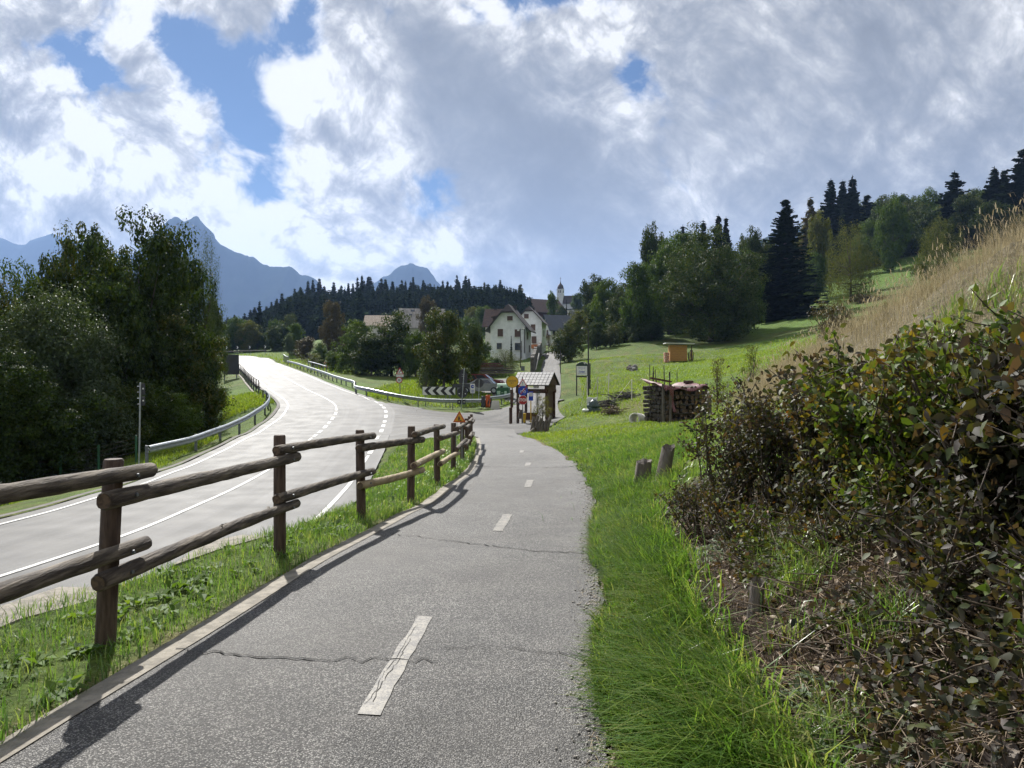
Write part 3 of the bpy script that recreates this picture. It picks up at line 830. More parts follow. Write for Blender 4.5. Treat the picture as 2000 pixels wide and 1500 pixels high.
tag(link('dry_clippings', np_mesh('dry_clippings', v7.reshape(-1, 3), g7[1], mat('dry_clippings', (.36, .29, .19), (.2, .15, .09), 9, .85))), kind='stuff')
# ---------------------------------------------------------------- object materials
M_post = mat('fence_post_wood', (.050, .030, .022), (.11, .075, .055), 30, .8, .6, 60, stretch=(1, 1, .12))
M_rail = mat('fence_rail_wood', (.036, .026, .020), (.20, .165, .125), 22, .85, .9, 46, stretch=(1, .12, 1), lo=.36, hi=.74, detail=8)
M_rail_p = mat('pale_rail_wood', (.36, .29, .18), (.22, .165, .10), 16, .8, .6, 40, stretch=(1, .14, 1))
M_endgrain = mat('cut_log_end', (.14, .095, .06), (.06, .04, .03), 30, .85)
M_galv = mat('galvanised_steel', (.44, .47, .49), (.33, .36, .38), 5, .42, .15, 30, metal=.65)
M_galv_d = mat('weathered_steel', (.20, .22, .24), (.13, .14, .155), 5, .5, .1, 30, metal=.5)
M_rust = mat('dark_steel', (.045, .04, .038), (.09, .07, .06), 8, .65, .2, 40, metal=.3)
M_back = mat('sign_back', (.028, .030, .035), (.042, .044, .05), 3, .55)
M_white = mat('sign_white', (.78, .78, .77), (.70, .70, .68), 6, .45)
M_red = mat('sign_red', (.42, .020, .022), (.33, .016, .018), 6, .45)
M_blue = mat('sign_blue', (.012, .055, .42), (.010, .045, .33), 6, .45)
M_black = mat('sign_black', (.015, .015, .016), (.022, .022, .024), 6, .5)
M_yel = mat('sign_yellow', (.62, .40, .02), (.50, .32, .015), 6, .5)
M_orange = mat('sign_orange', (.55, .10, .012), (.45, .08, .01), 6, .5)
M_amber = mat('sign_amber', (.70, .34, .03), (.6, .28, .02), 6, .5)
M_brown = mat('brown_timber', (.085, .042, .026), (.05, .028, .02), 12, .75, .4, 30, stretch=(1, 1, .2))
M_tan = mat('tan_timber', (.46, .245, .062), (.36, .18, .045), 9, .7, .4, 20, stretch=(.3, .3, 2.5))
M_wall = mat('white_render', (.74, .755, .78), (.63, .645, .67), 1.2, .9, .3, 14, detail=7)
M_wall2 = mat('cream_render', (.66, .64, .60), (.56, .54, .50), 1.2, .9, .3, 14)
M_roofb = mat('brown_roof_tiles', (.10, .062, .048), (.065, .045, .04), 2.5, .75, .6, 9, stretch=(1, 1, 1))
M_roofd = mat('dark_roof_tiles', (.05, .038, .034), (.03, .025, .024), 2.5, .7, .6, 9)
M_roofblue = mat('slate_blue_roof', (.05, .062, .085), (.038, .048, .068), 2, .5, .4, 9)
M_rooftan = mat('tan_roof_tiles', (.42, .34, .26), (.30, .23, .17), 2.2, .75, .6, 9)
M_roofgrey = mat('grey_sheet_roof', (.33, .31, .285), (.20, .185, .17), 2.2, .6, .4, 7, stretch=(2.2, .3, .3))
M_stone = mat('grey_roof_slabs', (.46, .45, .44), (.36, .355, .35), 6, .5, .2, 20)
M_gap = mat('roof_gap', (.07, .065, .06), None, 6, .9)
M_glass = mat('window_glass', (.03, .035, .045), (.05, .055, .065), 1, .12, spec=.8)
M_shut = mat('shutter_wood', (.10, .055, .038), (.07, .04, .03), 12, .7, .3)
M_rockm = mat('rock', (.19, .18, .17), (.11, .105, .10), 3, .9, .8, 8)
M_oldwood = mat('old_grey_wood', (.075, .06, .05), (.16, .14, .12), 14, .9, .8, 30, stretch=(1, 1, .15))
M_green = mat('green_plastic', (.018, .11, .045), (.014, .08, .035), 3, .45)
M_greenl = mat('pale_green_plastic', (.40, .58, .42), (.33, .5, .36), 3, .5)
M_tarp = None

# ---------------------------------------------------------------- log fence beside the path
POSTS = [(-2.80, 1.75), (-2.66, 4.6), (-2.45, 7.45), (-2.09, 9.8), (-1.66, 11.6), (-1.49, 14.1), (-1.41, 17.0), (-1.40, 19.9), (-1.46, 22.9), (-1.55, 25.8), (-1.64, 28.4)]
fence = empty('log_fence', (POSTS[1][0], POSTS[1][1], gz(*POSTS[1])), 0, 'brown log fence with two staggered rails between the bike path and the main road', 'fence')
fo_ = fence.location
tops = []
for i, (x, y) in enumerate(POSTS):
    z = gz(x, y)
    lean = (rnd.uniform(-.02, .02), rnd.uniform(-.02, .02))
    if i == 1: lean = (.07, .0)
    mb = MB(); b = Vector((x, y, z)) - fo_
    hgt = 1.26 - (.08 if i > 4 else 0) + rnd.uniform(-.02, .02)
    mb.tube([b + Vector((lean[0] * t, lean[1] * t, h)) for t, h in ((-.2, -.3), (0, 0), (.5, hgt * .5), (1, hgt - .015), (1, hgt))], [.064, .063, .062, .061, .052], 14, jit=.025)
    mb.build('post', M_post, fence)
    tops.append((b, lean, hgt))
for i in range(len(POSTS) - 1):
    a, la, ha = tops[i]; b, lb, hb = tops[i + 1]
    d = (b - a); d.z = 0; d.normalize(); q = Vector((d.y, -d.x, 0))
    hi = (i % 2 == 0)
    for up, zz in (('u', (1.135, 1.01)), ('l', (.635, .505))):
        zc = zz[0] if hi else zz[1]
        if i > 4: zc -= .07
        p0 = a + q * .095 - d * (.20 + rnd.uniform(0, .05)) + Vector((0, 0, zc)); p1 = b + q * .095 + d * (.22 + rnd.uniform(0, .05)) + Vector((0, 0, zc))
        p0.x += la[0] * zc; p1.x += lb[0] * zc
        n = 22; sag = rnd.uniform(-.02, .02); r0 = rnd.uniform(.052, .058); r1 = rnd.uniform(.048, .054)
        pts = [p0.lerp(p1, t / n) + Vector((0, 0, sag * math.sin(math.pi * t / n))) + q * rnd.uniform(-.004, .004) for t in range(n + 1)]
        rs = [r0 + (r1 - r0) * t / n + rnd.uniform(-.002, .002) for t in range(n + 1)]
        pts = [pts[0] - d * .012] + pts + [pts[-1] + d * .012]; rs = [rs[0] * .8] + rs + [rs[-1] * .8]
        mb = MB(); mb.tube(pts, rs, 16, jit=.05, cap=False)
        for e_, f_ in ((0, 1), (-1, -2)):
            ax = (pts[e_] - pts[f_]).normalized(); a1 = ax.cross(Vector((0, 0, 1))).normalized(); a2 = a1.cross(ax)
            ring = [pts[e_] + (a1 * math.cos(2 * math.pi * t_ / 12) + a2 * math.sin(2 * math.pi * t_ / 12)) * rs[e_] * 1.02 + ax * .001 for t_ in range(12)]
            mb.add(ring, [tuple(range(12))], 1)
        if up == 'l' and i == 1:                                     # splintered bark on the lower rail
            for k in range(9):
                c = p0.lerp(p1, rnd.uniform(.45, .8)) + Vector((0, 0, .05)); mb.box(c, (.02, rnd.uniform(.05, .16), .012), Matrix.Rotation(rnd.uniform(-.5, .5), 3, 'X') @ Matrix.Rotation(rnd.uniform(-.4, .4), 3, 'Z'))
        pale = up == 'l' and i in (4, 5)
        pale = pale or (up == 'l' and i == 3)
        ro_ = mb.build('rail', [M_rail_p if pale else M_rail, M_endgrain], fence)
        if i < 5:
            for c_, zz_ in ((a, la), (b, lb)):
                bc = c_ + q * .150 + Vector((zz_[0] * zc, 0, zc)); mb2 = MB(); mb2.tube([bc, bc + q * .012], .013, 8); mb2.build('bolt', M_galv_d, ro_)

# ---------------------------------------------------------------- guardrails
WB = [(-.155, .0), (-.135, .04), (-.095, .078), (-.06, .078), (-.02, .02), (.02, .02), (.06, .078), (.095, .078), (.135, .04), (.155, 0)]
def guardrail(label, pts, side, h=.62, post_every=4.0, m=None, double=False, seg=1.0, name='guardrail', zoff=0, cat='guardrail', postrange=None):
    """pts ground points; side=+1 puts the face to the right of travel"""
    m = m or M_galv
    p = resample(catmull(pts, 10), seg)
    for q in p: q.z = gz(q.x, q.y) + zoff
    zs = [q.z for q in p]
    for i, q in enumerate(p): q.z = sum(zs[max(0, i - 3):i + 4]) / len(zs[max(0, i - 3):i + 4])
    g = empty(name, p[0], 0, label, cat); o = p[0].copy()
    mb = MB(); vs = []
    for i, q in enumerate(p):
        n = perp(p, i) * side
        for z, w in WB: vs.append(q - o + n * (w + .06) + Vector((0, 0, h + z)))
    k = len(WB); fs = [(i * k + j, i * k + j + 1, (i + 1) * k + j + 1, (i + 1) * k + j) for i in range(len(p) - 1) for j in range(k - 1)]
    mb.add(vs, fs, 0, False)
    ob = mb.build('beam', m, g)
    so = ob.modifiers.new('thick', 'SOLIDIFY'); so.thickness = .006
    step = max(1, int(post_every / seg)); n_ = 0
    base = None
    for i in range(0, len(p), step):
        c = p[i] - o; n = perp(p, i) * side
        if base is None:
            mb = MB(); mb.box((0, 0, (h + .16) / 2 - .15), (.12, .055, h + .46), mi=0); mb.box((.045, 0, h), (.05, .12, .1))
            base = mb.mesh('post', M_galv_d)
        po = link('post', base, g); po.location = c - n * .02; po.rotation_euler = (0, 0, math.atan2(n.y, n.x)); n_ += 1
    return g, p
def offs(s0, s1, off, n=14, yr=None):
    a = [i for i, q in enumerate(road_s) if s0 <= q.y <= s1 and q.y > -5 and q.x > -75]
    st_ = max(1, len(a) // n)
    return [road_s[i] + perp(road_s, i) * off for i in a[::st_]]
gl = [(at(272, 902, 31.5).x, 31.5), (-13.6, 33.5)] + [(q.x, q.y) for q in offs(37, 47, -4.55, 5)]
gl = [Vector((-15.2, 29.5, 0)), Vector((-14.9, 33, 0))] + [q for q in offs(37, 64, -4.75, 10)]
guardrail('pale steel guardrail curving along the left grass verge of the main road', gl, 1)
# bridge parapet further along the left edge, with railing posts
gb = offs(65, 130, -4.8, 12)
gB, pB = guardrail('dark steel bridge railing with upright bars beyond the left guardrail', gb, 1, h=.55, post_every=3, m=M_rust, name='bridge_railing', cat='railing')
for i in range(0, len(pB), 3):
    mb = MB(); c = pB[i] - pB[0]; mb.box(c + Vector((0, 0, .65)), (.07, .07, 1.35)); mb.build('upright', M_rust, gB)
mb = MB(); mb.tube([q - pB[0] + Vector((0, 0, 1.3)) for q in pB], .035, 6); mb.build('handrail', M_rust, gB)
# concrete bridge wall under the railing
mb = MB()
for i in range(0, len(pB) - 1):
    q = perp(pB, i) * -.25
    a, b = pB[i] + q, pB[i + 1] + q
    mb.add([a + Vector((0, 0, .04)), b + Vector((0, 0, .04)), b - Vector((0, 0, 2.6)), a - Vector((0, 0, 2.6)), a - q + Vector((0, 0, .04)), b - q + Vector((0, 0, .04))], [(0, 1, 2, 3), (4, 5, 1, 0)])
tag(mb.build('bridge_wall', M_curb), 'grey concrete retaining wall under the dark bridge railing', 'wall')
# right side: long rail that bends round the junction
gr = [q for q in reversed(offs(70, 122, 4.9, 12))]
gr = gr + [Vector((-14.2, 65, 0)), Vector((-11.4, 61.6, 0)), Vector((-8.8, 60.2, 0)), Vector((-5.5, 59.6, 0)), Vector((-2.2, 59.5, 0))]
guardrail('long grey double-wave guardrail bending round the far side of the junction', gr, 1, post_every=3.0, h=.66)
guardrail('short sloping guardrail end piece leading up to the green recycling container', [Vector((-2.0, 59.6, 0)), Vector((-1.2, 60.6, 0)), Vector((-.5, 62.4, 0)), Vector((0.1, 65, 0))], 1, h=.66, post_every=2)
gb2 = offs(122, 145, 5.0, 6)
guardrail('distant guardrail along the outer edge of the road bend', [Vector(ROAD_C[-3]) + Vector((14, 11.5, 0)), Vector(ROAD_C[-3]) + Vector((4, 12.5, 0)), Vector(ROAD_C[-2]) + Vector((8, 9, 0)), Vector(ROAD_C[-2]) + Vector((-6, 7, 0))], -1, h=.6, m=M_rust)
for lo_, hi_, lab in ((92, 106, 'longer pale parapet frame above the roadside guardrail'), (122, 131, 'shorter pale parapet frame farther up the road by the grassy bank')):
    pp = offs(lo_, hi_, 5.7, 6)
    for q in pp: q.z = gz(q.x, q.y)
    g = empty('parapet_frame', pp[0], 0, lab, 'railing')
    mb = MB(); mb.tube([q - pp[0] + Vector((0, 0, 1.35)) for q in pp], .06, 6); mb.build('top_bar', M_galv, g)
    for q in pp:
        mb = MB(); mb.box(q - pp[0] + Vector((0, 0, .65)), (.09, .09, 1.5)); mb.build('upright', M_galv_d, g)
# big board standing on the bridge wall
bb = on(452, 88)
g = empty('sign_board', bb, R(76), 'tall dark board seen from behind at the bridge wall', 'board')
mb = MB(); mb.box((0, 0, 1.8), (3.0, .08, 2.5)); mb.build('panel', M_back, g)
for s in (-1.2, 1.2): mb = MB(); mb.box((s, .1, .8), (.1, .1, 4.4)); mb.build('pole', M_galv_d, g)
for k in range(5): mb = MB(); mb.box((0, .06, .8 + k * .5), (3.0, .05, .05)); mb.build('batten', M_galv_d, g)

# ---------------------------------------------------------------- road signs
def pole(g, h, r=.03, z0=-.3, x=0, y=.05, m=None, name='pole'):
    mb = MB(); mb.tube([(x, y, z0), (x, y, h)], r, 10); return mb.build(name, m or M_galv_d, g)
def disc(r, y, n=28, th=.006, c=(0, 0), mi=0, mb=None):
    mb = mb or MB(); return mb.prism([(c[0] + r * math.cos(2 * math.pi * k / n), c[1] + r * math.sin(2 * math.pi * k / n)) for k in range(n)], y, y + th, mi)
def tri(s, zc, y, th=.006, mb=None, mi=0, r=.06):
    mb = mb or MB(); h = s * math.sqrt(3) / 2; P3 = [Vector((-s / 2, zc - h / 3)), Vector((s / 2, zc - h / 3)), Vector((0, zc + 2 * h / 3))]
    poly = []
    for i in range(3):
        p, a, b = P3[i], P3[i - 1], P3[(i + 1) % 3]
        da, db = (a - p).normalized() * s * r, (b - p).normalized() * s * r
        poly += [p + da, p + da * .3 + db * .3, p + db]
    return mb.prism([(q.x, q.y) for q in poly], y, y + th, mi)
def plate(w, h, zc, y, th=.006, mb=None, mi=0, x=0):
    mb = mb or MB(); return mb.box((x, y + th / 2, zc), (w, th, h), mi=mi)
def poly(g, pts, y, m, name='symbol', th=.003):
    mb = MB(); mb.prism(pts, y, y + th); return mb.build(name, m, g)

# stop cluster
sp = on(1021, 46.5)
sg = empty('stop_sign', sp, R(4), 'red octagonal STOP sign below a blue disc and a warning triangle', 'road sign')
k = 46.5 / F
zs = lambda v: 1.6 + (720 - v) * k - sp.z
pole(sg, zs(736), .03)
tz = zs(750); 
tri(.64, tz, 0).build('triangle_border', M_red, sg); tri(.46, tz, -.004).build('triangle_field', M_white, sg)
poly(sg, [(-.022, tz + .13), (.022, tz + .13), (.012, tz - .02), (-.012, tz - .02)], -.008, M_black); disc(.02, -.008, 12, .003, (0, tz - .06)).build('symbol', M_black, sg)
plate(.52, .2, tz - .31, 0).build('plate', M_white, sg)
poly(sg, [(-.13, tz - .33), (.13, tz - .33), (.16, tz - .31), (.05, tz - .28), (-.1, tz - .28)], -.004, M_black)
bz = zs(763.5)
disc(.33, -.02).build('blue_disc', M_blue, sg).location = (0.02, 0, bz)
# white cycle symbol with red bar
for cx in (-.1, .1):
    mb = MB(); mb.lathe([(.085, -.003), (.085, .0), (.062, .0), (.062, -.003)], 16); o = mb.build('symbol', M_white, sg); o.location = (.02 + cx, -.024, bz - .05); o.rotation_euler = (R(90), 0, 0)
poly(sg, [(-.08, bz - .06), (-.05, bz - .06), (.05, bz + .12), (.02, bz + .12)], -.026, M_white); poly(sg, [(.02, bz + .16), (.09, bz + .16), (.12, bz - .04), (.1, bz - .04)], -.026, M_white)
poly(sg, [(-.20, bz - .24), (-.15, bz - .26), (.25, bz + .23), (.20, bz + .26)], -.032, M_red)
oz = zs(781.5)
def octo(r, y, m, nm): 
    mb = MB(); mb.prism([(r * math.cos(R(22.5 + 45 * i)), oz + r * math.sin(R(22.5 + 45 * i))) for i in range(8)], y, y + .006); mb.build(nm, m, sg)
octo(.325, -.03, M_white, 'octagon_rim'); octo(.305, -.036, M_red, 'octagon')
text_mesh('STOP', .26, M_white, 'lettering', sg, (0, -.040, oz), bold=.008)

# bus stop sign on a yellow pole
b_ = on(1037, 47.5)
g = empty('bus_stop_sign', b_, R(6), 'small blue and white bus stop panel on a thin yellow pole', 'bus stop sign')
k = 47.5 / F; zb = lambda v: 1.6 + (720 - v) * k - b_.z
pole(g, zb(766), .035, m=M_yel)
plate(.30, .62, zb(773.5), 0).build('panel', M_blue, g); plate(.22, .24, zb(770.5), -.004).build('timetable', M_white, g)
for i in range(4): plate(.17, .012, zb(768.4) - i * .045, -.007, .003).build('print', M_back, g)

# wooden post with yellow disc
w_ = on(997.5, 47.3)
g = empty('yellow_stop_sign', w_, R(2), 'round yellow bus stop disc on a thick dark wooden post', 'bus stop sign')
k = 47.3 / F; zb = lambda v: 1.6 + (720 - v) * k - w_.z
mb = MB(); mb.box((0, .0, zb(796) / 2 - .15), (.21, .21, zb(796) + .3)); mb.box((.07, 0, (zb(761) + zb(796)) / 2), (.19, .19, zb(761) - zb(796))); mb.build('post', M_brown, g, .012)
mb = MB(); mb.tube([(.1, .0, zb(766)), (.1, .0, zb(745))], .04, 8); mb.build('bracket', M_back, g)
o = disc(.42, -.12, 36, .03).build('rim', M_back, g); o.location = (.1, 0, zb(745.5)); o.scale = (1.0, 1, .97)
o = disc(.39, -.126, 36, .01).build('disc', M_yel, g); o.location = (.1, 0, zb(745.5)); o.scale = (1.0, 1, .97)
text_mesh('FERMATA', .125, M_back, 'lettering', g, (.1, -.13, zb(744.2))); text_mesh('BUS', .125, M_back, 'lettering', g, (.1, -.13, zb(747.4) - .03))

# bend warning + speed limit
s_ = on(781, 63.5)
g = empty('bend_warning_sign', s_, R(-3), 'red triangle bend warning above a white plate and a round speed limit sign', 'road sign')
k = 63.5 / F; zb = lambda v: 1.6 + (720 - v) * k - s_.z
pole(g, zb(722), .03)
tz = zb(726.5); tri(.72, tz, 0).build('triangle_border', M_red, g); tri(.49, tz, -.004).build('triangle_field', M_white, g)
poly(g, [(-.09, tz - .1), (-.03, tz - .1), (-.03, tz - .02), (.08, tz + .0), (.08, tz + .1), (.11, tz + .1), (.05, tz + .17), (0, tz + .1), (.03, tz + .1), (.03, tz + .04), (-.09, tz + .03)], -.008, M_black)
plate(.66, .22, zb(734), 0).build('plate', M_white, g); text_mesh('1,5 km', .15, M_black, 'lettering', g, (0, -.004, zb(734)))
o = disc(.29, -.01).build('limit_rim', M_red, g); o.location = (-.06, 0, zb(742.5)); o = disc(.215, -.014).build('limit_disc', M_white, g); o.location = (-.06, 0, zb(742.5))
text_mesh('50', .23, M_black, 'lettering', g, (-.06, -.018, zb(742.5)), bold=.006)
# distant triangle + limit up the road
s_ = on(637, 118)
g = empty('distant_warning_sign', s_, R(-8), 'faded red triangle and round sign among bushes far up the road', 'road sign')
zb = lambda v: 1.6 + (720 - v) * 118 / F - s_.z
pole(g, zb(702), .04); tri(.9, zb(706), 0).build('triangle_border', M_red, g); tri(.55, zb(706), -.006).build('triangle_field', M_white, g)
o = disc(.36, -.01).build('limit_rim', M_red, g); o.location = (0, 0, zb(713)); o = disc(.25, -.016).build('limit_disc', M_white, g); o.location = (0, 0, zb(713))

# chevron board
c_ = on(849, 61.0)
g = empty('chevron_board', c_, R(-3), 'long black and white chevron board pointing left behind the guardrail', 'road sign')
k = 61.0 / F; zb = lambda v: 1.6 + (720 - v) * k - c_.z
cz = zb(763.5); cw, chh = 2.82, .69; x0 = .38
mb = MB(); mb.box((x0 - .02, .02, cz), (cw, .03, chh)); mb.build('panel', M_white, g)
for i in range(4):
    xl = x0 - cw / 2 + .12 + i * .70
    pts = [(xl, cz), (xl + .33, cz + chh / 2 - .002), (xl + .66, cz + chh / 2 - .002), (xl + .33, cz), (xl + .66, cz - chh / 2 + .002), (xl + .33, cz - chh / 2 + .002)]
    pts = [(min(p[0], x0 + cw / 2 - .025), p[1]) for p in pts]
    mb = MB(); mb.add([(p[0], 0, p[1]) for p in pts], [(0, 3, 2, 1), (0, 5, 4, 3)]); mb.build('chevron', M_black, g)
for s in (-.8, 0.95, 1.3): pole(g, cz + .2, .035, x=s, y=.08)

# sign backs at the junction
s_ = on(904, 58.3)
g = empty('junction_sign', s_, R(3), 'tall grey pole with dark sign backs standing behind the roadworks triangle', 'road sign')
k = 58.3 / F; zb = lambda v: 1.6 + (720 - v) * k - s_.z
mb = MB(); mb.tube([(-.16, 0, -.3), (.12, 0, zb(720))], .04, 10); mb.build('pole', M_galv, g)
mb = MB(); mb.prism([(-.34, zb(749)), (.36, zb(749)), (.36, zb(731)), (.2, zb(724)), (0.02, zb(721)), (-.16, zb(724)), (-.34, zb(731))], .07, .09); mb.build('panel', M_back, g)
mb = MB(); mb.box((-.12, .1, zb(753.5)), (1.4, .03, .30)); mb.build('arrow_panel', M_back, g)
for zz in (zb(731), zb(735), zb(749), zb(754)): mb = MB(); mb.box((.02, -.03, zz), (.2, .03, .04)); mb.build('clamp', M_galv, g)
o = disc(.43, .06, 32, .02).build('round_panel', M_back, g); o.location = (-.05, 0, zb(767))
for sx in (-.3, .2): o = disc(.045, .05, 12, .008).build('reflector', M_white, g); o.location = (sx, 0, zb(769))
mb = MB(); mb.box((-.12, .05, zb(785)), (.68, .02, .40)); mb.build('lower_panel', M_back, g)
for sx in (-.3, .1): o = disc(.045, .035, 12, .008).build('reflector', M_white, g); o.location = (sx, 0, zb(785))
# blue-white service sign and the round back sign
s_ = on(923, 61)
g = empty('parking_sign', s_, R(2), 'narrow white panel with blue disc on a short pole in dry grass', 'road sign')
zb = lambda v: 1.6 + (720 - v) * 61 / F - s_.z
pole(g, zb(752), .03); plate(.40, .80, zb(759), 0).build('panel', M_white, g)
o = disc(.15, -.006, 24).build('blue_disc', M_blue, g); o.location = (.0, 0, zb(755)); poly(g, [(-.06, zb(755) - .02), (.05, zb(755) - .02), (.05, zb(755) - .07), (.12, zb(755)), (.05, zb(755) + .06), (.05, zb(755) + .03), (-.06, zb(755) + .03)], -.009, M_white)
for i in range(3): plate(.24 - .05 * (i == 2), .04, zb(762) - i * .09, -.004, .003).build('print', M_blue, g)
s_ = on(935.5, 62.5)
g = empty('round_sign', s_, R(2), 'dark back of a round traffic sign in front of the parked cars', 'road sign')
zb = lambda v: 1.6 + (720 - v) * 62.5 / F - s_.z
mb = MB(); mb.tube([(-.04, 0, -.3), (.02, 0, zb(741))], .03, 8); mb.build('pole', M_galv, g)
o = disc(.40, .05, 32, .02).build('panel', M_back, g); o.location = (0, 0, zb(748.5))
# roadworks triangle beside the fence
s_ = Vector((-2.15, 20.6, 0)); s_.x = (897 - 1000) / F * 20.6; 
s_.x -= .03; s_.y = 19.4; s_.x = -103 / F * 19.4; s_.z = gz(s_.x, s_.y)
g = empty('roadworks_sign', s_, R(-6), 'orange roadworks triangle with digging figure on a wire stand at the fence', 'road sign')
zb = lambda v: 1.6 + (720 - v) * 19.4 / F - s_.z
tz = zb(817.5); tri(.36, tz, 0, r=.03).build('triangle_border', M_orange, g); tri(.245, tz, -.004, r=.02).build('triangle_field', M_amber, g)
o = disc(.014, -.008, 12, .003).build('symbol', M_black, g); o.location = (-.008, 0, tz + .05)
poly(g, [(-.035, tz + .035), (.012, tz + .032), (.022, tz - .0), (.004, tz - .02), (.006, tz - .055), (-.008, tz - .055), (-.012, tz - .02), (-.022, tz - .055), (-.038, tz - .055), (-.024, tz - .01)], -.008, M_black)
poly(g, [(.012, tz + .02), (.018, tz + .018), (-.01, tz - .055), (-.018, tz - .053)], -.009, M_black)
poly(g, [(.01, tz - .062), (.07, tz - .062), (.04, tz - .03)], -.008, M_black)
for sx in (-.09, -.06, .09, .06):
    mb = MB(); mb.tube([(sx, .0, tz - .1), (sx * 1.05, .03, -.05)], .006, 6); mb.build('leg', M_galv, g)
mb = MB(); mb.tube([(-.09, .01, tz - .22), (-.06, .01, tz - .22)], .005, 5); mb.build('crossbar', M_galv, g)

# pole with small dark signs seen from behind, at the start of the left guardrail
s_ = Vector((-15.35, 29.2, 0)); s_.z = gz(s_.x, s_.y)
g = empty('verge_sign', s_, 0, 'slim grey pole with dark sign backs at the near end of the left guardrail', 'road sign')
zb = lambda v: 1.6 + (720 - v) * 29.2 / F - s_.z
mb = MB(); mb.tube([(-.05, 0, -.3), (.06, 0, zb(747))], .032, 10); mb.build('pole', M_galv, g)
for v0, v1 in ((749, 771), (775, 792)):
    mb = MB(); mb.box((.10, .04, zb((v0 + v1) / 2)), (.24, .02, (v1 - v0) * 29.2 / F)); mb.build('panel', M_back, g)
    mb = MB(); mb.box((.15, .025, zb((v0 + v1) / 2) + .02), (.06, .006, .06)); mb.build('sticker', M_white, g)
    for q in (.12, -.12): mb = MB(); mb.box((.0, -.02, zb((v0 + v1) / 2) + q), (.12, .05, .025)); mb.build('clamp', M_galv, g)

# four small chevron markers on the far bend
for i, u in enumerate((443, 464, 488, 518)):
    m_ = on(u, 168 - 1.5 * i); zc = at(u, 679, m_.y).z - m_.z
    if i == 0:
        g0 = g = empty('bend_marker', m_, R(-8), None, 'road sign', 'chevron markers on the far bend')
        mb = MB(); mb.tube([(0, .05, -1), (0, .05, zc)], .05, 6); mb.build('pole', M_back, g)
        plate(.72, .72, zc, 0, .03).build('panel', M_black, g)
        mb = MB(); mb.add([(-.14, -.006, zc + .28), (.06, -.006, zc + .28), (.26, -.006, zc), (.06, -.006, zc - .28), (-.14, -.006, zc - .28), (.06, -.006, zc)], [(0, 5, 2, 1), (5, 4, 3, 2)]); mb.build('chevron', M_white, g)
    else:
        g = copy_tree(g0); g.location = m_ + Vector((0, 0, 0))
    g['label'] = ['leftmost small square chevron marker on the far road bend', 'second small square chevron marker from the left on the far bend', 'third small square chevron marker from the left on the far bend', 'rightmost small square chevron marker, beside the grassy bank'][i]

# ---------------------------------------------------------------- kiosk and its surroundings
kp = on(1047, 51.0); k = 51.0 / F; zb = lambda v: 1.6 + (720 - v) * k - kp.z
g = empty('information_kiosk', kp, R(-24), 'brown timber kiosk with grey slab roof beside the stop sign', 'kiosk')
rz_, ez_ = zb(727), zb(751.5)
hw, hd = 1.42, 1.12
ang = math.atan2(rz_ - ez_, hd); sl = math.hypot(rz_ - ez_, hd)
for sgn in (-1, 1):
    rot = Matrix.Rotation(-sgn * ang if sgn > 0 else ang, 3, 'X')
    mb = MB()
    c = Vector((0, sgn * hd / 2, (rz_ + ez_) / 2 - .03)); mb.box(c, (2 * hw, sl, .05), rot, 1)
    for i in range(10):
        for j in range(5):
            lx = -hw + (i + .5) * 2 * hw / 10; ly = -sl / 2 + (j + .5) * sl / 5
            mb.box(c + rot @ Vector((lx + rnd.uniform(-.004, .004), ly, .045 + .006 * (4 - j) * 0)), (2 * hw / 10 - .036, sl / 5 - .03, .025), rot @ Matrix.Rotation(rnd.uniform(-.02, .02), 3, 'X'), 0)
    mb.build('roof', [M_stone, M_gap], g)
for sx in (-1, 1):
    mb = MB(); mb.prism([(-hd + .12, ez_ - .02), (hd - .12, ez_ - .02), (0, rz_ - .12)], sx * (hw - .14) - .03, sx * (hw - .14) + .03, axes='yz'); mb.build('gable', M_brown, g)
for sx, sy in ((-1.1, -.75), (1.1, -.75), (-1.1, .75), (1.1, .75)):
    mb = MB(); mb.box((sx, sy, ez_ / 2 - .1), (.16, .16, ez_ + .2)); mb.build('post', M_brown, g, .01)
for sy in (-.75, .75): mb = MB(); mb.box((0, sy, ez_ - .45), (2.5, .14, .24)); mb.build('beam', M_brown, g)
for sx in (-1.1, 1.1): mb = MB(); mb.box((sx, 0, ez_ - .22), (.14, 1.9, .5)); mb.build('beam', M_brown, g)
mb = MB(); mb.box((1.0, 0.15, ez_ / 2 - .2), (.10, 1.2, ez_ - .2)); mb.build('side_wall', M_brown, g)
mb = MB(); mb.box((.35, -.84, ez_ - .14), (.42, .02, .2)); mb.build('notice', M_white, g)
mb = MB(); mb.box((-.55, -.84, ez_ - .36), (.42, .02, .06)); mb.build('notice', M_white, g)
mb = MB(); mb.tube([(-1.1, -.75, 1.0), (-.1, -.75, .1)], .06, 6); mb.build('brace', M_brown, g)
mb = MB(); mb.tube([(-1.1, -.75, 1.25), (-.55, -.75, 1.6)], .06, 6); mb.build('brace', M_brown, g)

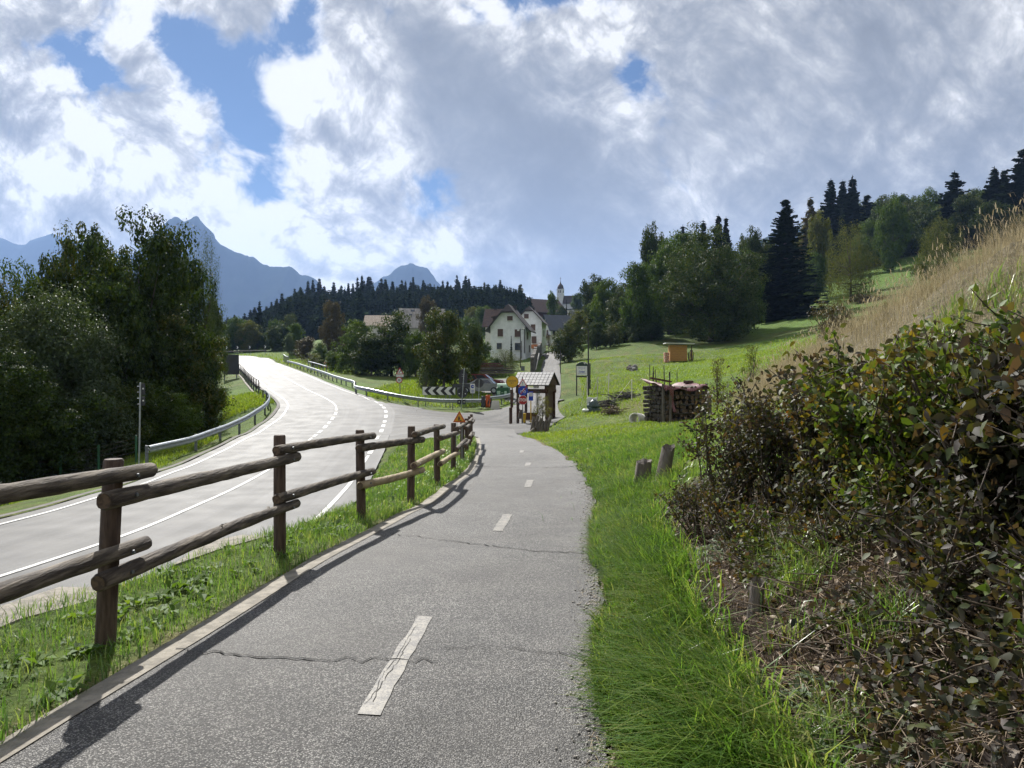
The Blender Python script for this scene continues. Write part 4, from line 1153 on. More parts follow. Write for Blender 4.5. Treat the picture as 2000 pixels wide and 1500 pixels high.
b_ = on(1022.5, 47.6); g = empty('litter_bin', b_, R(5), 'tall yellow litter bin beside the stop sign pole', 'bin')
mb = MB(); mb.prism([(-.11, .12), (.11, .12), (.15, .66), (-.15, .66)], -.12, .12); mb.build('body', M_yel, g, .01)
mb = MB(); mb.box((0, 0, .69), (.33, .28, .06)); mb.build('lid', M_yel, g, .01); mb = MB(); mb.box((.05, .14, .35), (.05, .05, 1.1)); mb.build('post', M_galv_d, g)
b_ = on(1036, 48.6); g = empty('wooden_bench', b_, R(-12), 'dark brown boarded bench with pale foot rail under the kiosk', 'bench')
mb = MB(); mb.box((0, 0, .55), (1.0, .06, .5)); mb.build('backrest', M_brown, g); mb = MB(); mb.box((0, .3, .52), (1.0, .45, .06)); mb.build('seat', M_brown, g)
for sx in (-.42, .42): mb = MB(); mb.box((sx, .2, .24), (.07, .4, .5)); mb.build('leg', M_brown, g)
mb = MB(); mb.box((0, -.03, .27), (1.0, .05, .07)); mb.build('foot_rail', M_wall2, g)
b_ = on(1016, 47.0); g = empty('leaning_board', b_, R(10), 'weathered brown board frame left of the yellow bin', 'board')
mb = MB(); mb.prism([(-.16, .35), (.12, .35), (.2, .95), (-.02, .95)], -.03, .03); mb.build('panel', M_oldwood, g)
for sx in (-.17, .13): mb = MB(); mb.box((sx, 0, .15), (.05, .05, .7)); mb.build('leg', M_back, g)

# green recycling container
c_ = on(983, 66.5); g = empty('recycling_container', c_, R(-8), 'green bell-shaped recycling container with pale top behind the guardrail end', 'container')
zt = 1.6 + (720 - 754) * 66.5 / F - c_.z
mb = MB(); mb.box((0, 0, zt * .45), (1.25, 1.1, zt * .9), taper=.94); mb.build('body', M_green, g, .08)
mb = MB(); mb.tube([(-.55, 0, zt * .9), (.58, 0, zt * .9)], [.36, .36], 14); mb.build('dome', M_greenl, g)
mb = MB(); mb.box((-.1, -.40, zt * .92), (.22, .2, .25)); mb.build('chute', M_back, g)
for sx, w in ((-.35, .3), (.3, .22)): mb = MB(); mb.box((sx, -.57, zt * .45), (w, .02, .34)); mb.build('sticker', M_greenl, g)
mb = MB(); mb.box((.0, -.57, zt * .45), (.22, .02, .05)); mb.build('sticker', M_greenl, g)

# orange wrapped guardrail end, white block
e_ = on(951, 59.2); g = empty('warning_drape', e_, 0, 'torn orange and white plastic barrier mesh hung on the guardrail end', 'barrier mesh')
for sx, m_, hh in ((-.28, M_back, .95), (.1, M_orange, 1.05), (.26, M_back, .8)):
    mb = MB(); vs = []
    for i in range(7):
        for j in range(5): vs.append((sx + (j / 4 - .5) * .36 + rnd.uniform(-.03, .03), -.22 + .06 * math.sin(j * 2.1 + i) - .02 * i, hh * (1 - i / 6) + rnd.uniform(-.03, .03) + .05))
    mb.add(vs, [(i * 5 + j, i * 5 + j + 1, (i + 1) * 5 + j + 1, (i + 1) * 5 + j) for i in range(6) for j in range(4)], 0, True); o = mb.build('sheet', m_, g); s = o.modifiers.new('t', 'SOLIDIFY'); s.thickness = .02
e_ = on(967.5, 58.4); g = empty('concrete_block', e_, R(4), 'off-white tapered concrete block at the end of the junction guardrail', 'concrete block')
mb = MB(); mb.prism([(-.36, -.05), (.36, -.05), (.27, .62), (-.24, .60)], -.25, .25); mb.build('block', M_wall2, g, .03)
mb = MB(); mb.tube([(-.1, 0, .6), (0, 0, .68), (.1, 0, .6)], .015, 6); mb.build('lifting_eye', M_rust, g)

# ---------------------------------------------------------------- cars
M_tyre = mat('tyre', (.02, .02, .02), None, 20, .85); M_lamp = mat('tail_lamp', (.5, .015, .012), None, 9, .25)
M_hl = mat('head_lamp', (.6, .62, .64), None, 9, .15)
def car(loc, rz, label, body_m, L=4.3, hgt=1.48, kind='hatch', cat='car'):
    g = empty('parked_car', loc, rz, label, cat)
    low = .32
    body = [(-L / 2, low), (-L / 2 - .02, .62), (-L / 2 + .08, .92), (L / 2 - 1.0, .95), (L / 2 - .12, .80), (L / 2, .6), (L / 2, low)] if kind == 'sedan' else [(-L / 2, low), (-L / 2 - .02, .7), (-L / 2 + .06, 1.0), (L / 2 - 1.05, 1.0), (L / 2 - .15, .88), (L / 2, .66), (L / 2, low)]
    if kind == 'sedan': cabin = [(-L / 2 + .75, .92), (-L / 2 + 1.3, hgt), (L / 2 - 1.9, hgt), (L / 2 - 1.1, .94)]
    else: cabin = [(-L / 2 + .1, .98), (-L / 2 + .35, hgt), (L / 2 - 1.9, hgt), (L / 2 - 1.05, .98)]
    mb = MB(); mb.prism(body, -.86, .86); mb.build('body', body_m, g, .07)
    mb = MB(); n = len(cabin); cz = [(p[0], p[1]) for p in cabin]
    vs = [(p[0], s * (.82 if p[1] < 1.1 else .64), p[1]) for s in (-1, 1) for p in cabin]
    mb.add(vs, [tuple(range(n)), tuple(range(2 * n - 1, n - 1, -1))] + [(i, (i + 1) % n, n + (i + 1) % n, n + i) for i in range(n)]); mb.build('cabin', body_m, g, .05)
    # windows a little proud of the cabin
    for s in (-1, 1):
        mid = (cabin[0][0] + cabin[3][0]) / 2
        for a, b in ((0, 1), (2, 3)):
            lo0, hi0 = Vector((cabin[0][0], s * .825, cabin[0][1] + .05)), Vector((cabin[1][0], s * .655, hgt - .06))
            lo1, hi1 = Vector((cabin[3][0], s * .825, cabin[3][1] + .05)), Vector((cabin[2][0], s * .655, hgt - .06))
            f0, f1 = ((.1, .49), (.54, .92))[a // 2]
            q = [lo0.lerp(lo1, f0), lo0.lerp(lo1, f1), hi0.lerp(hi1, f1), hi0.lerp(hi1, f0)]
            mb = MB(); mb.add([p + Vector((0, s * .012, 0)) for p in q], [(0, 1, 2, 3)]); mb.build('window', M_glass, g)
    for i, j in ((0, 1), (3, 2)):
        a, b = Vector((cabin[i][0], 0, cabin[i][1])), Vector((cabin[j][0], 0, cabin[j][1]))
        d = Vector((a.z - b.z, 0, b.x - a.x)).normalized() * (.015 if i == 3 else .015)
        if (d.x > 0) != (i == 3): d = -d
        lo, hi = a.lerp(b, .12), a.lerp(b, .9)
        mb = MB(); mb.add([lo + d + Vector((0, -.72, 0)), lo + d + Vector((0, .72, 0)), hi + d + Vector((0, .56, 0)), hi + d + Vector((0, -.56, 0))], [(0, 1, 2, 3)]); mb.build('windscreen', M_glass, g)
    for sx in (-L / 2 + .8, L / 2 - .85):
        for sy in (-.84, .84):
            w = MB(); w.tube([(sx, sy - .1, .32), (sx, sy + .1, .32)], .32, 18); wo = w.build('wheel', M_tyre, g)
            w = MB(); w.tube([(sx, sy - .115, .32), (sx, sy + .115, .32)], .19, 14); w.build('rim', M_galv, wo)
    for s in (-.68, .68):
        mb = MB(); mb.box((-L / 2 + .02, s, .78), (.14, .3, .26)); mb.build('tail_light', M_lamp, g, .02)
        mb = MB(); mb.box((L / 2 - .1, s, .72), (.16, .34, .16)); mb.build('headlight', M_hl, g, .02)
    for sx, h_ in ((-L / 2, .42), (L / 2, .42)): mb = MB(); mb.box((sx, 0, h_), (.12, 1.66, .16)); mb.build('bumper', M_back, g, .03)
    return g
M_carred = mat('car_red', (.16, .018, .018), (.13, .014, .014), 2, .3, coat=.5); M_carsil = mat('car_silver', (.17, .19, .19), (.14, .155, .155), 2, .3, metal=.3, coat=.5)
p_ = on(943, 77.5); car(p_, R(-12), 'dark red car facing right behind the round sign back', M_carred, 4.4, 1.6)
p_ = on(940, 70.5); car(p_, R(172), 'silver saloon car with its red tail light beside the dry grass', M_carsil, 4.4, 1.42, 'sedan')

# ---------------------------------------------------------------- village sign, lamps, poles
v_ = on(1137, 64); k = 64 / F; zb = lambda v: 1.6 + (720 - v) * k - v_.z
g = empty('village_sign', v_, R(-10), 'village welcome board with arched dark top on two black posts', 'sign')
for sx in (-.50, .46): mb = MB(); mb.box((sx, .04, zb(712) / 2 - .2), (.10, .10, zb(712) + .4)); mb.build('post', M_black, g)
mb = MB(); mb.box((-.03, 0, zb(724)), (.95, .04, zb(715) - zb(733))); mb.build('panel', M_white, g)
mb = MB(); mb.box((-.03, -.01, zb(735.5)), (1.05, .1, .13)); mb.build('rail', M_black, g)
arc = [(-.5, zb(715))] + [(-.5 + 1.0 * t, zb(715) + .37 * math.sin(math.pi * (.12 + .76 * t)) - .0) for t in [i / 12 for i in range(13)]] + [(.5, zb(715))]
mb = MB(); mb.prism(arc, -.02, .03); mb.build('arch', mat('sign_green', (.02, .05, .035), None, 4, .5), g)
mb = MB(); mb.tube([(p[0], -.02, p[1] + .02) for p in arc[1:-1]], .02, 6); mb.build('arch_trim', M_white, g)
mb = MB(); mb.prism([(.14, zb(709) + .1), (.32, zb(709) + .1), (.31, zb(709) - .03), (.23, zb(709) - .12), (.15, zb(709) - .03)], -.03, -.02); mb.build('crest', M_white, g)
mb = MB(); mb.prism([(.19, zb(709) + .05), (.27, zb(709) + .05), (.23, zb(709) - .06)], -.034, -.031); mb.build('crest_mark', M_green, g)
text_mesh('Benvenuti', .15, M_blue, 'lettering', g, (-.03, -.024, zb(718.5))); text_mesh('a', .12, M_blue, 'lettering', g, (-.03, -.024, zb(722))); text_mesh('Casigo', .2, M_blue, 'lettering', g, (-.03, -.024, zb(726)), bold=.006)
mb = MB(); mb.box((-.03, -.022, zb(730)), (.8, .004, .02)); mb.build('print', M_back, g)
p_ = on(1152, 67); g = empty('black_post', p_, 0, 'single black post standing behind the village sign', 'post')
mb = MB(); mb.box((0, 0, 1.1), (.12, .12, 2.6)); mb.build('shaft', M_black, g); mb = MB(); mb.box((0, -.03, .75), (.2, .1, .12)); mb.build('bracket', M_black, g)

def lamp(u, y, vtop, label, heads):
    p_ = on(u, y); h = 1.6 + (720 - vtop) * y / F - p_.z
    g = empty('street_lamp', p_, 0, label, 'street lamp', None)
    mb = MB(); mb.tube([(0, 0, -.3), (0, 0, 1), (0, 0, h)], [.085, .075, .05], 10); mb.build('pole', M_black, g)
    if heads == 'arm':
        mb = MB(); mb.tube([(0, 0, h), (-.12, 0, h + .1), (-.45, -.05, h + .14)], .03, 8); mb.build('arm', M_black, g)
        mb = MB(); mb.lathe([(.0, .09), (.12, .07), (.2, .0), (.19, -.03), (0, -.03)], 14, 0, (-.45, -.05, h + .12)); o = mb.build('lamp_head', M_black, g)
        mb = MB(); mb.lathe([(.0, -.07), (.12, -.05), (.17, -.03)], 14, 0, (-.45, -.05, h + .12)); mb.build('lens', M_greenl, o)
    else:
        mb = MB(); mb.tube([(-.35, 0, h - .3), (.5, 0, h - .1)], .04, 8); mb.build('arm', M_black, g)
        for sx, z in ((-.35, h - .25), (.5, h + .02)):
            mb = MB(); mb.box((sx, -.08, z), (.36, .3, .26)); o = mb.build('floodlight', M_galv, g, .03)
            mb = MB(); mb.box((sx, -.24, z), (.3, .02, .2)); mb.build('lens', M_white, o)
    return g
lamp(1149, 61, 645, 'slim black street lamp with curved arm beside the village sign', 'arm')
lamp(1016.5, 112, 642, 'tall dark pole with two floodlights in front of the white house', 'flood')
p_ = on(1045, 100); g = empty('barrier_pole', p_, 0, 'pale leaning pole beside the dark wall of the side street', 'pole')
top = at(1053, 690, 103) - p_; mb = MB(); mb.tube([(0, 0, -.3), top], .07, 8); mb.build('shaft', M_wall2, g); mb = MB(); mb.box((0, 0, 0), (.3, .3, .3)); mb.build('foot', M_curb, g)
p_ = on(1094.5, 92); g = empty('bollard_post', p_, 0, 'dark slim post on the right edge of the uphill street', 'post')
mb = MB(); mb.box((0, 0, 1.3), (.12, .12, 3.2)); mb.build('shaft', M_black, g); mb = MB(); mb.box((0, 0, 2.92), (.16, .16, .05)); mb.build('cap', M_black, g)
# electrical box near the street
p_ = on(1021, 105); g = empty('utility_box', p_, 0, 'small grey utility box on the grass below the white house', 'box')
zz = 1.6 + (720 - 716) * 105 / F - p_.z
mb = MB(); mb.box((0, 0, zz / 2), (.55, .35, zz)); mb.build('cabinet', M_galv_d, g); mb = MB(); mb.box((0, 0, zz + .03), (.62, .42, .06)); mb.build('roof', M_galv_d, g)
# dark stone wall along the street
wl_ = [on(1043, 96), on(1047, 112), on(1052, 132), on(1058, 150)]
mb = MB()
pr_ = resample(catmull(wl_, 6), 1.5)
for i in range(len(pr_) - 1):
    a, b = pr_[i], pr_[i + 1]; h0 = 1.6 + .02 * i + rnd.uniform(-.08, .08)
    za, zb_ = gz(a.x, a.y) - .4, gz(b.x, b.y) - .4
    mb.add([(a.x, a.y, za), (b.x, b.y, zb_), (b.x, b.y, zb_ + h0 + .9), (a.x, a.y, za + h0 + .9), (a.x - .5, a.y, za), (b.x - .5, b.y, zb_), (b.x - .5, b.y, zb_ + h0 + .9), (a.x - .5, a.y, za + h0 + .9)], [(0, 1, 2, 3), (3, 2, 6, 7), (5, 4, 7, 6), (0, 3, 7, 4), (1, 5, 6, 2)])
tag(mb.build('stone_wall', mat('dark_stone', (.06, .055, .05), (.12, .11, .10), 3, .9, .8, 9)), 'dark stone retaining wall on the left of the uphill street', 'wall')

# ---------------------------------------------------------------- wood stack with red tarp
wp_ = on(1318, 33.5); wp_.z -= .02
g = empty('firewood_stack', wp_, R(24), 'tall stack of split firewood under a red and white tarp', 'firewood')
WL, WD = 2.35, 1.75
M_log = mat('stacked_log', (.040, .031, .025), (.095, .08, .066), 14, .9, .8, 30, stretch=(1, 1, .15))
lm = []
for q in range(6):
    mb = MB(); n = 5 + q % 3; r = .075
    poly_ = [(r * (1 + rnd.uniform(-.3, .25)) * math.cos(2 * math.pi * i / n), r * (1 + rnd.uniform(-.3, .25)) * math.sin(2 * math.pi * i / n)) for i in range(n)]
    mb.prism(poly_, -.5, .5)
    me = mb.mesh('log', [M_log, M_endgrain])
    mi = np.zeros(len(me.polygons), np.int32); mi[:2] = 1; me.polygons.foreach_set('material_index', mi); lm.append(me)
cnt = 0
for row in range(8):
    z = .12 + row * .21
    for c in range(9):
        x = -WL / 2 + .12 + c * (WL - .2) / 8
        if row > 5 and c in (0,): continue
        o = link('log', rnd.choice(lm), g); cnt += 1
        o.location = (x + rnd.uniform(-.03, .03), -WD / 2 + .5 + rnd.uniform(-.07, .1), z + rnd.uniform(-.03, .03)); o.scale = (1.45, 1, 1.3); o.rotation_euler = (rnd.uniform(-.05, .05), rnd.uniform(0, 3), rnd.uniform(-.12, .12))
    if row % 2 == 1 and row < 7:
        for s in (-.62, .0, .62):
            o = link('log', rnd.choice(lm), g); cnt += 1
            o.location = (s, -WD / 2 + .02, z + .1); o.scale = (.5, 1.25, .4); o.rotation_euler = (0, rnd.uniform(0, 3), R(90) + rnd.uniform(-.05, .05))
mb = MB()
for row in range(8):
    for c in range(7): mb.tube([(-WL / 2 + rnd.uniform(-.08, .05), -WD / 2 + .35 + c * .21 + rnd.uniform(-.02, .02), .13 + row * .205), (0, -WD / 2 + .35 + c * .21, .13 + row * .205)], rnd.uniform(.075, .105), 7, jit=.15)
o = mb.build('side_logs', M_log, g); o['kind'] = 'stuff'
for sx, sy in ((-WL / 2 - .05, -WD / 2 + .1), (-.95, -WD / 2 - .06), (WL / 2 + .04, -WD / 2 + .1)):
    mb = MB(); mb.box((sx, sy, .85), (.1, .09, 1.9)); mb.build('stake', M_oldwood, g)
mb = MB(); mb.box((WL / 2 + .18, -.3, .6), (.5, .8, 1.25)); mb.build('side_crate', M_oldwood, g)
def tarp_mat():
    m, nt, b = new_mat('checked_tarp'); uv = nnew(nt, 'ShaderNodeUVMap'); 
    ck = nnew(nt, 'ShaderNodeTexChecker'); nt.links.new(uv.outputs[0], ck.inputs[0]); ck.inputs['Scale'].default_value = 34
    ck.inputs['Color1'].default_value = (.10, .014, .020, 1); ck.inputs['Color2'].default_value = (.18, .095, .10, 1)
    n = noise(nt, S(nt, uv.outputs[0]), 5, 5, .6).sstep(.35, .65)
    setin(nt, b, 'Base Color', mixc(nt, n * .4, S(nt, ck.outputs[0]), (.16, .05, .055))); b.inputs['Roughness'].default_value = .6
    return m
nxt, nyt = 26, 20
vs = []; uv_ = []
for j in range(nyt + 1):
    for i in range(nxt + 1):
        a, b = i / nxt, j / nyt
        x = (a - .5) * (WL + .16); y = (b - .5) * (WD + .3)
        z = 1.66 + .24 * max(0, (.34 - a)) / .34 * (.3 + b) - .17 * math.exp(-((a - .52) / .22) ** 2) * (.4 + b) + .10 * math.exp(-((a - .9) / .14) ** 2) + .012 * math.sin(a * 23 + b * 9) + .012 * math.sin(b * 17)
        z += .10 * b
        edge = min(a, 1 - a) * (WL + .16)
        if b < .1: z -= (.1 - b) / .1 * (.10 + .05 * math.sin(a * 13) + .3 * max(0, .2 - a))
        if edge < .08: z -= (.08 - edge) * (1.2 + .8 * math.sin(b * 11))
        vs.append((x, y, z)); uv_.append((a * 1.25, b))
fs = [(j * (nxt + 1) + i, j * (nxt + 1) + i + 1, (j + 1) * (nxt + 1) + i + 1, (j + 1) * (nxt + 1) + i) for j in range(nyt) for i in range(nxt)]
mb = MB(); mb.add(vs, fs, 0, True); me = mb.mesh('tarp', tarp_mat())
uvl = me.uv_layers.new(name='UVMap'); li = np.empty(len(me.loops), np.int32); me.loops.foreach_get('vertex_index', li); uvl.data.foreach_set('uv', np.array(uv_, np.float32)[li].ravel())
o = link('tarp', me, g); sd = o.modifiers.new('t', 'SOLIDIFY'); sd.thickness = .012
# hanging strip of tarp at the left front
vs = [(-.98 + .22 * t / 8 + s * (.12 - .05 * t / 8), -WD / 2 - .10 - .05 * math.sin(t), 1.72 - .15 * t) for t in range(9) for s in (-1, 1)]
mb = MB(); mb.add(vs, [(2 * t, 2 * t + 1, 2 * t + 3, 2 * t + 2) for t in range(8)], 0, True); me = mb.mesh('tarp_flap', me.materials[0])
uvl = me.uv_layers.new(name='UVMap'); li = np.empty(len(me.loops), np.int32); me.loops.foreach_get('vertex_index', li); uvl.data.foreach_set('uv', np.array([(s * .1, t * .08) for t in range(9) for s in (0, 1)], np.float32)[li].ravel())
link('tarp_flap', me, g)
mb = MB(); mb.box((-.35, .62, 1.96), (1.2, .12, .08), Matrix.Rotation(R(9), 3, 'Y')); mb.build('ridge_plank', M_brown, g)
mb = MB(); mb.box((.95, .2, 1.86), (.35, .3, .14)); mb.build('ridge_plank', M_brown, g)
# bundle of stakes standing behind the stack
s_ = on(1302, 39); g = empty('stake_bundle', s_, 0, 'bundle of thin dark stakes standing upright behind the firewood stack', 'stakes')
for i in range(12):
    x = rnd.uniform(-.9, .9); h = rnd.uniform(1.9, 2.9); mb = MB(); mb.tube([(x, rnd.uniform(-.2, .2), -.1), (x + rnd.uniform(-.2, .15), 0, h)], .022, 6); mb.build('stake', M_rust, g)
# pipe left of the stack
p_ = on(1246, 35.5); p_.z += .2; g = empty('concrete_pipe', p_, R(-32), 'short pale concrete pipe lying in grass left of the firewood', 'pipe')
mb = MB(); prof = [(.27, -.4), (.29, -.4), (.29, .45), (.22, .45), (.22, -.4), (.27, -.4)]; mb.lathe(prof, 22); o = mb.build('barrel', M_wall2, g); o.rotation_euler = (R(84), 0, 0)
mb = MB(); mb.lathe([(.295, -.1), (.31, -.1), (.31, 0), (.295, 0)], 22); o = mb.build('collar', M_wall2, g); o.rotation_euler = (R(84), 0, 0)

def rock(name, loc, r, label, m=None, sc=(1, 1, .8), sub=3):
    me = D.meshes.new(name); import bmesh
    bm = bmesh.new(); bmesh.ops.create_icosphere(bm, subdivisions=sub, radius=1)
    for v in bm.verts:
        d = v.co.copy(); n_ = .18 * math.sin(3.1 * d.x + 1.3) + .14 * math.sin(4.3 * d.y + d.z * 2) + .1 * math.sin(7 * d.z + 3 * d.x); v.co = d * (1 + n_) * r
        v.co = Vector((v.co.x * sc[0], v.co.y * sc[1], v.co.z * sc[2]))
    bm.to_mesh(me); bm.free(); me.materials.append(m or M_rockm)
    o = link(name, me); o.location = loc; return tag(o, label, 'rock')
p_ = on(1238, 83); rock('boulder', p_ + Vector((0, 0, .2)), .55, 'grey boulder lying on the green meadow')
p_ = on(1229, 86); rock('boulder', p_ + Vector((0, 0, .25)), .4, 'smaller dark rock just behind the grey meadow boulder', M_oldwood)

# ---------------------------------------------------------------- garden heap: bag, netting, brush pile
p_ = on(1158, 47.5); g = empty('rubbish_bag', p_, R(5), 'white sheet and dark green bag heaped against a pale stake', 'bag')
def blob(mb, c, r, seed, n=14, mi=0):
    vs, fs = [], []
    for i in range(n + 1):
        for j in range(n):
            th, ph = math.pi * i / n, 2 * math.pi * j / n
            d = Vector((math.sin(th) * math.cos(ph), math.sin(th) * math.sin(ph), math.cos(th)))
            k_ = 1 + .12 * math.sin(5 * d.x + seed) + .10 * math.sin(7 * d.y + 2 * seed) + .08 * math.sin(9 * d.z + seed)
            vs.append((c[0] + d.x * r[0] * k_, c[1] + d.y * r[1] * k_, c[2] + d.z * r[2] * k_))
    for i in range(n):
        for j in range(n): fs.append((i * n + j, i * n + (j + 1) % n, (i + 1) * n + (j + 1) % n, (i + 1) * n + j))
    mb.add(vs, fs, mi, True)
mb = MB(); blob(mb, (0.05, 0, .38), (.40, .35, .42), 1.2); blob(mb, (.05, -.1, .08), (.5, .4, .22), 2.2); mb.build('bag', mat('dark_green_sack', (.018, .04, .03), (.03, .06, .05), 6, .4), g)
mb = MB(); vs = [(-.36 + .72 * i / 8, .22 + .06 * math.sin(i * 1.7), .35 + .62 * j / 6 + .03 * math.sin(i + j)) for j in range(7) for i in range(9)]
mb.add(vs, [(j * 9 + i, j * 9 + i + 1, (j + 1) * 9 + i + 1, (j + 1) * 9 + i) for j in range(6) for i in range(8)], 0, True); o = mb.build('sheet', mat('white_sheet', (.72, .74, .70), (.6, .64, .58), 4, .6), g); s = o.modifiers.new('t', 'SOLIDIFY'); s.thickness = .015
mb = MB(); blob(mb, (-.55, -.25, .12), (.22, .2, .12), 4.1); mb.build('loose_sheet', mat('white_sheet', (.7, .7, .7)), g)
def brush(name, u, y, w, h, n, m, label, cat, flat=.35):
    p_ = on(u, y); mb = MB()
    for i in range(n):
        a = rnd.uniform(0, 6.28); c = Vector((rnd.gauss(0, w * .4), rnd.gauss(0, w * .3), abs(rnd.gauss(0, h * .45)))); L = rnd.uniform(.25, .8) * w
        d = Vector((math.cos(a), math.sin(a), rnd.uniform(-flat, flat))) * L / 2
        mb.tube([c - d, c + Vector((rnd.uniform(-.05, .05), 0, rnd.uniform(-.02, .08))), c + d], rnd.uniform(.008, .028), 5, cap=False)
    o = mb.build(name, m); o.location = p_; return tag(o, label, cat)
M_brush = mat('black_twigs', (.025, .024, .022), (.06, .055, .048), 8, .8)
brush('brush_pile', 1188, 49, 1.05, .6, 210, M_brush, 'low dark heap of cut branches right of the white sheet', 'brush pile')
brush('compost_heap', 1197, 44.5, .75, .5, 150, mat('brown_twigs', (.08, .055, .035), (.14, .10, .06), 8, .9), 'brown heap of garden cuttings with yellow-green leaves on top', 'compost heap')
brush('branch_heap', 1222, 52, 1.25, .5, 170, M_brush, 'long sparse pile of thin dark branches between the heap and the firewood', 'brush pile')
for u, y, vt, lab, lean in ((1147, 48.2, 735, 'pale stake standing at the white sheet', .0), (1166, 52, 735, 'thin grey garden stake behind the white sheet, leaning right', .25), (1188, 52.5, 729, 'tall pale garden stake with a slanting string behind the dark heap', .15), (1234, 50, 740, 'thin pale stake at the right end of the branch pile', 0)):
    p_ = on(u, y); h = 1.6 + (720 - vt) * y / F - p_.z; g = empty('garden_stake', p_, 0, lab, 'stake', 'garden stakes')
    mb = MB(); mb.tube([(0, 0, -.2), (lean * .3, 0, h)], .03, 6); mb.build('shaft', M_wall2 if lean < .2 else M_stone, g)
    mb = MB(); mb.tube([(lean * .3, 0, h), (-.5 if u != 1234 else -1.1, .0, .1)], .012, 5); mb.build('string', M_wall2, g)
# yellow hut on the meadow
p_ = on(1325, 94.5); k = 94.5 / F; zb = lambda v: 1.6 + (720 - v) * k - p_.z
g = empty('garden_hut', p_, R(-4), 'small ochre timber hut with flat pale roof on the meadow', 'hut')
mb = MB(); mb.box((0, .9, zb(674) / 2 + .06), (2.25, 1.8, zb(674) - .12)); mb.build('wall', M_tan, g)
for i in range(9): mb = MB(); mb.box((0, -.004, .3 + i * .22), (2.26, .012, .012)); mb.build('board_joint', M_brown, g)
mb = MB(); mb.box((.12, .8, zb(671)), (3.75, 2.7, .12), Matrix.Rotation(R(1.6), 3, 'Y')); mb.build('roof', mat('pale_sheet_roof', (.6, .6, .58), (.5, .5, .48), 3, .6), g)
mb = MB(); mb.box((0, .9, .08), (2.1, 1.6, .2)); mb.build('base', M_brown, g)
for sx in (1.7,): mb = MB(); mb.box((sx, .1, zb(674) / 2), (.1, .1, zb(674))); mb.build('post', M_brown, g)
p_ = on(1301.5, 94); g = empty('crate_stack', p_, R(5), 'stack of reddish crates wrapped in pale netting left of the ochre hut', 'crates')
for i in range(3): mb = MB(); mb.box((rnd.uniform(-.04, .04), 0, .22 + i * .44), (.62, .6, .4)); mb.build('crate', mat('red_crate', (.36, .09, .05), (.5, .4, .32), 7, .8, lo=.45, hi=.6), g, .02)
p_ = on(1347, 94.5); g = empty('tool_rack', p_, 0, 'dark tools and red boards leaning at the right side of the ochre hut', 'tools')
for i in range(7): mb = MB(); x = -.2 + i * .12; mb.box((x, rnd.uniform(-.2, .3), .65), (.09, .05, rnd.uniform(1.0, 1.7)), Matrix.Rotation(rnd.uniform(-.12, .12), 3, 'Y')); mb.build('board', [M_black, M_oldwood, mat('dull_red', (.22, .05, .04), None, 8, .8)][i % 3], g)

# ---------------------------------------------------------------- old stumps and stakes
def stump(loc, r, h, lean, label, cat='stump', name='tree_stump', m=None, n=9, group=None):
    g = empty(name, loc, rnd.uniform(-.3, .3), label, cat, group); mb = MB()
    vs, fs = [], []; N = 16
    for j in range(6):
        t = j / 5
        for i in range(N):
            a = 2 * math.pi * i / N; rr = r * (1.12 - .2 * t) * (1 + .10 * math.sin(3 * a + 1) + .06 * math.sin(7 * a))
            zt = h * t * (1 + (.05 * math.sin(a + .5) + .025 * math.sin(5 * a) if j == 5 else 0))
            vs.append((rr * math.cos(a) + lean * zt, rr * math.sin(a), zt - .12))
    for j in range(5):
        for i in range(N): fs.append((j * N + i, j * N + (i + 1) % N, (j + 1) * N + (i + 1) % N, (j + 1) * N + i))
    mb.add(vs, fs, 0, True); mb.add(vs[-N:] + [(lean * h, 0, h * .86 - .12)], [(i, (i + 1) % N, N) for i in range(N)], 0)
    mb.build('trunk', m or M_oldwood, g); return g
def stump_at(u, v, y, *a, **k):
    p = at(u, v, y); p.z = gz(p.x, p.y); return stump(p, *a, **k)
stump(on(1251, 11.6), .13, .56, .10, 'split grey wooden stump left of the taller one at the end of the grass bank', n=9)
stump(on(1290, 11.2), .11, .72, .20, 'taller leaning wooden stump in grass on the bank', n=9)
p_ = on(1474, 4.35); stump(p_, .045, .34, .1, 'thin dark weathered stake stuck in the bare soil of the bank', 'stake', 'wooden_stake')
p_ = on(1985, 2.15); stump(p_, .04, .16, -.1, 'broken grey stump low at the right edge below the hedge', 'stump')
p_ = on(1052, 39.5); g = empty('rotten_stump', p_, R(10), 'cluster of rotten grey posts leaning together in grass before the kiosk', 'stump')
for i in range(6):
    mb = MB(); x = -.42 + i * .17; mb.tube([(x, rnd.uniform(-.12, .12), -.15), (x + .10, 0, .45), (x + rnd.uniform(.1, .3), .05, rnd.uniform(.65, .98))], [.10, .10, .085], 8, jit=.12); mb.build('post', M_oldwood, g)
mb = MB(); mb.box((-.55, -.3, .12), (1.0, .12, .05), Matrix.Rotation(R(-38), 3, 'Y')); mb.build('plank', M_oldwood, g)
